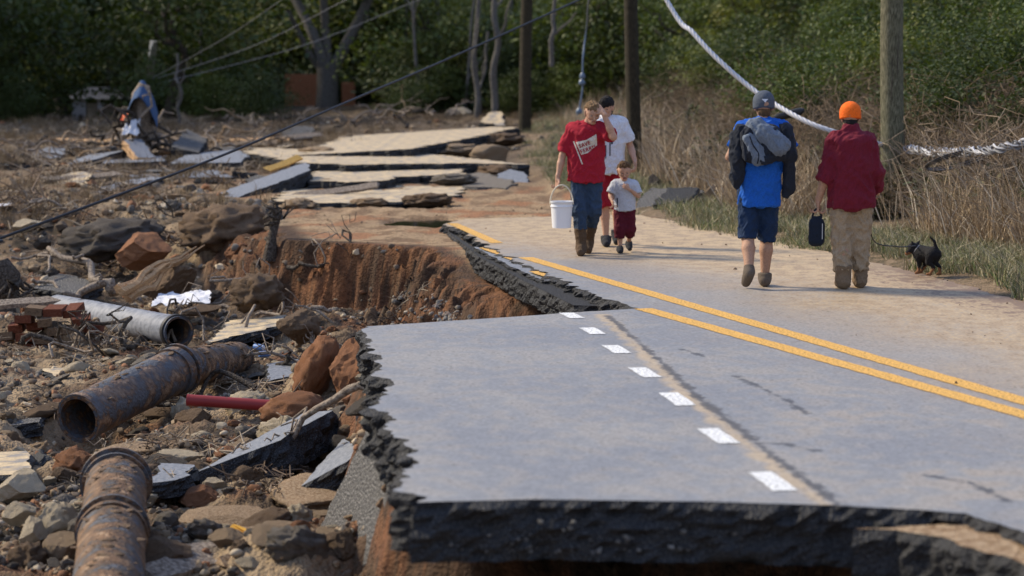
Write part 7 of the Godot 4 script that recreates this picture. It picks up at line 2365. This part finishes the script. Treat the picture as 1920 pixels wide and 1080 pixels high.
	part("right_side_drape", sdf([cap(Vector3(0.24, 1.44, 0.06), Vector3(0.27, 1.24, 0.1), 0.08, 0.085, 0.05), cap(Vector3(0.18, 1.24, 0.17), Vector3(0.02, 1.18, 0.25), 0.07, 0.05, 0.05), cap(Vector3(0.28, 1.2, 0.08), Vector3(0.29, 0.92, 0.06), 0.06, 0.055, 0.05), cap(Vector3(0.29, 0.95, 0.06), Vector3(0.26, 0.86, 0.05), 0.055, 0.04, 0.03)], 0.012, 0.011, 9.0), M.pack_dark, j)


func orange_cap_walker() -> void:
	var J := {"head": Vector3(-0.015, 1.555, -0.06), "face": Vector3(0.1, -0.2, -1).normalized(), "up": Vector3.UP, "neck": Vector3(-0.015, 1.435, -0.01), "sl": Vector3(-0.165, 1.355, 0), "sr": Vector3(0.14, 1.355, 0), "el": Vector3(-0.235, 1.06, 0.02), "wl": Vector3(-0.305, 0.80, -0.02),
		"er": Vector3(0.215, 1.06, -0.02), "wr": Vector3(0.23, 0.87, -0.17), "hl": Vector3(-0.095, 0.84, 0), "hr": Vector3(0.095, 0.84, 0), "kl": Vector3(-0.085, 0.46, -0.01), "kr": Vector3(0.085, 0.46, -0.04), "al": Vector3(-0.08, 0.095, 0.07), "ar": Vector3(0.09, 0.095, -0.05), "tl": Vector3(-0.095, 0.04, -0.07), "tr": Vector3(0.10, 0.04, -0.19)}
	J.up = (J.up - J.face * J.up.dot(J.face)).normalized()
	var o := thing("person", "person in loose maroon shirt, khaki trousers and bright orange cap walking away", "person", Vector3(3.115, 0, -21.977))
	var bag_hand := hand_bones(J.wl, Vector3(-0.02, -1, 0.0), Vector3(0.9, 0, -0.2), Vector3(0.1, 0, -1), 0.95, 1.0)
	part("body", body_mesh(J, 1.12, 0.97, -1.0, [bag_hand, hand_bones(J.wr, Vector3(-0.1, -0.3, -0.9), Vector3(-1, 0, 0), Vector3(0, 1, 0), 0.9, 1.0)]), M.skin_tan, o)
	face(o, J.head, J.face, J.up, 0.97)
	var sp := torso_cloth(J, 0.735, 0.212, 0.95, 1.02, 0.96)
	sp.append(cap(J.sl, J.el, 0.07, 0.074, 0.05))
	sp.append([J.el, J.el.lerp(J.wl, 0.32), 0.076, 0.078, 0.04, 1.0, true])
	sp.append(cap(J.sr, J.er, 0.07, 0.076, 0.05))
	sp.append([J.er, J.er.lerp(J.wr, 0.9), 0.08, 0.08, 0.04, 1.0, true])
	sp.append(cap(Vector3(-0.04, 1.45, -0.01), Vector3(0.02, 1.45, -0.01), 0.062, 0.062, 0.03))
	part("shirt", sdf(sp, 0.011, 0.018, 6.0), M.maroon_shirt, o)
	var jp := []
	jp.append_array(leg_cloth(J, "l", Vector3(-0.083, 0.16, 0.055), 0.108, 0.082, 1.0))
	jp.append_array(leg_cloth(J, "r", Vector3(0.09, 0.16, -0.045), 0.108, 0.082, 1.0))
	jp.append(cap(Vector3(-0.07, 0.84, 0.01), Vector3(0.07, 0.84, 0.01), 0.098, 0.098, 0.05, 1.1))
	part("trousers", sdf(jp, 0.011, 0.017, 9.0), M.khaki, o)
	for q in ["l", "r"]:
		var bt := shoe(J["a" + q], J["t" + q], 1.25, 0.0)
		bt.append([J["a" + q], (J["a" + q] as Vector3) + Vector3(0, 0.12, 0), 0.066, 0.078, 0.03, 1.0, true])
		part("boot", sdf(bt, 0.011, 0.008, 14.0), M.tan_boot, o)
	var h: Vector3 = J.head
	var u: Vector3 = J.up
	var f: Vector3 = J.face
	part("hair", sdf([cap(h - u * 0.01 - f * 0.014, h - u * 0.038 - f * 0.03, 0.077, 0.058, 0.03)], 0.007, 0.004, 22.0), M.hair_black, o)
	part("cap", sdf([cap(h + u * 0.055 - f * 0.02, h + u * 0.055 + f * 0.02, 0.089, 0.088, 0.03), [h + u * 0.06, h - u * 0.005, 0.094, 0.098, 0.03, 1.0, true], cap(h + u * 0.02 + f * 0.09 - Vector3(0.03, 0, 0), h + u * 0.0 + f * 0.16, 0.02, 0.012, 0.01)], 0.007, 0.002), M.orange_cap, o)
	part("cap_band", sdf([cap(h + u * 0.022 - f * 0.045 + Vector3(0.03, 0, 0), h + u * 0.03 - f * 0.035 + Vector3(0.05, 0, 0), 0.05, 0.045, 0.02)], 0.007), M.pink_panel, o)
	# dark bag in the lowered hand
	var b := thing("bag", "dark navy zip bag hanging from the maroon shirted person's lowered hand", "bag", Vector3(2.795, 0.382, -22))
	part("pouch", sdf([cap(Vector3(-0.02, 0.055, 0), Vector3(-0.02, 0.21, 0), 0.052, 0.05, 0.03, 1.1), cap(Vector3(0.028, 0.055, 0), Vector3(0.028, 0.21, 0), 0.052, 0.05, 0.03, 1.1), cap(Vector3(-0.01, 0.25, 0), Vector3(0.02, 0.25, 0), 0.03, 0.03, 0.03)], 0.009, 0.004), M.navy_bag, b)
	var hp := PackedVector3Array()
	for i in 17:
		var a := PI * i / 16.0
		hp.append(Vector3(-cos(a) * 0.04 + 0.005, 0.26 + sin(a) * 0.085, 0.0))
	part("strap", strand(hp, 0.009, 8), M.pack_dark, b)
	var zp := PackedVector3Array()
	for i in 13:
		zp.append(Vector3(0.05, 0.07 + 0.012 * i, 0.046))
	part("zip", strand(zp, 0.004, 5), M.steel_strand, b)


func small_dog() -> void:
	var o := thing("dog", "small black and tan dog with raised tail walking on a leash at the verge", "dog", Vector3(4.033, 0, -23.23))
	var c := Vector3(-0.045, 0.215, -0.08)
	var r := Vector3(0.05, 0.225, 0.06)
	var f := (c - r).normalized()
	var s := Vector3(0.55, 0, -0.6).normalized()
	s = (s - f * s.dot(f)).normalized()
	var hd := Vector3(-0.115, 0.265, -0.11)
	var g := Geo.new()
	var b := [cap(c + f * 0.02, r, 0.072, 0.062, 0.04), cap(c, c - Vector3(0, 0.03, 0), 0.066, 0.056, 0.03), cap(c + f * 0.04 + Vector3(0, 0.03, 0), hd, 0.045, 0.042, 0.03), cap(hd, hd + Vector3(-0.01, 0.005, 0), 0.048, 0.045, 0.02), cap(hd + Vector3(-0.02, -0.02, 0.01), hd + Vector3(-0.07, -0.05, 0.02), 0.03, 0.018, 0.02)]
	for e in [-1.0, 1.0]:
		var fs: Vector3 = c + s * 0.038 * e + Vector3(0, -0.03, 0)
		var fx := 0.0 if e < 0.0 else -0.03
		b.append(cap(fs, fs + Vector3(0.012, -0.075, 0.0), 0.034, 0.024, 0.02))
		b.append(cap(fs + Vector3(0.012, -0.075, 0), fs + Vector3(fx, -0.15, 0.01), 0.019, 0.013, 0.01))
		b.append(cap(fs + Vector3(fx, -0.152, 0.01), fs + Vector3(fx - 0.022, -0.16, 0.01), 0.015, 0.013, 0.01))
		var hs: Vector3 = r + s * 0.04 * e + Vector3(0, -0.02, 0)
		b.append(cap(hs, hs + Vector3(-0.02, -0.065, 0.0), 0.05, 0.032, 0.03))
		b.append(cap(hs + Vector3(-0.02, -0.065, 0), hs + Vector3(0.03, -0.115, 0.02), 0.026, 0.015, 0.012))
		b.append(cap(hs + Vector3(0.03, -0.115, 0.02), hs + Vector3(0.015 + 0.02 * e, -0.178, 0.015), 0.014, 0.012, 0.01))
		b.append(cap(hs + Vector3(0.015 + 0.02 * e, -0.18, 0.015), hs + Vector3(-0.01 + 0.02 * e, -0.182, 0.01), 0.014, 0.012, 0.01))
		b.append(cap(hd + s * 0.035 * e + Vector3(0.012, 0.035, 0), hd + s * 0.05 * e + Vector3(0.02, 0.065, 0), 0.018, 0.006, 0.01))
	b.append(cap(r + Vector3(0.02, 0.04, 0.01), r + Vector3(0.005, 0.11, 0.02), 0.02, 0.014, 0.02))
	b.append(cap(r + Vector3(0.005, 0.11, 0.02), r + Vector3(-0.04, 0.16, 0.02), 0.014, 0.008, 0.01))
	sdf_add(g, b, 0.006, 0.003, 40.0)
	part("body", g.mesh(), M.dog_black, o)
	for e in [-1.0, 1.0]:
		var fs: Vector3 = c + s * 0.038 * e + Vector3(0, -0.03, 0)
		var fx := 0.0 if e < 0.0 else -0.03
		part("tan_leg_fur", sdf([cap(fs + Vector3(0.008, -0.10, 0), fs + Vector3(fx, -0.15, 0.01), 0.0185, 0.0155, 0.01), cap(fs + Vector3(fx, -0.152, 0.01), fs + Vector3(fx - 0.022, -0.16, 0.01), 0.0165, 0.0145, 0.01)], 0.005), M.dog_tan, o)
		var hs: Vector3 = r + s * 0.04 * e + Vector3(0, -0.02, 0)
		part("tan_leg_fur", sdf([cap(hs + Vector3(0.026, -0.125, 0.02), hs + Vector3(0.015 + 0.02 * e, -0.178, 0.015), 0.0155, 0.0135, 0.01), cap(hs + Vector3(0.015 + 0.02 * e, -0.18, 0.015), hs + Vector3(-0.01 + 0.02 * e, -0.182, 0.01), 0.0155, 0.0135, 0.01)], 0.005), M.dog_tan, o)
	part("tan_muzzle", sdf([cap(hd + Vector3(-0.03, -0.033, 0.012), hd + Vector3(-0.071, -0.054, 0.02), 0.025, 0.018, 0.02)], 0.005), M.dog_tan, o)
	var cl := PackedVector3Array()
	var n := (hd - c).normalized()
	var n1 := n.cross(Vector3.UP).normalized()
	var n2 := n.cross(n1)
	for i in 25:
		var a := TAU * i / 24.0
		cl.append(c.lerp(hd, 0.62) + (n1 * cos(a) + n2 * sin(a)) * 0.051)
	part("collar", strand(cl, 0.006, 6), M.grey_strand, o)
	var st: Vector3 = o.position + hd + Vector3(0.02, 0.02, 0.03)
	solo("leash", strand(spline(PackedVector3Array([st, Vector3(3.651, 0.323, -22.75), Vector3(3.374, 0.421, -22.4), Vector3(3.346, 0.809, -22.25)])), 0.006, 6), M.black_cable, Vector3.ZERO, "thin dark leash running from the small dog to the maroon shirted person", "leash")
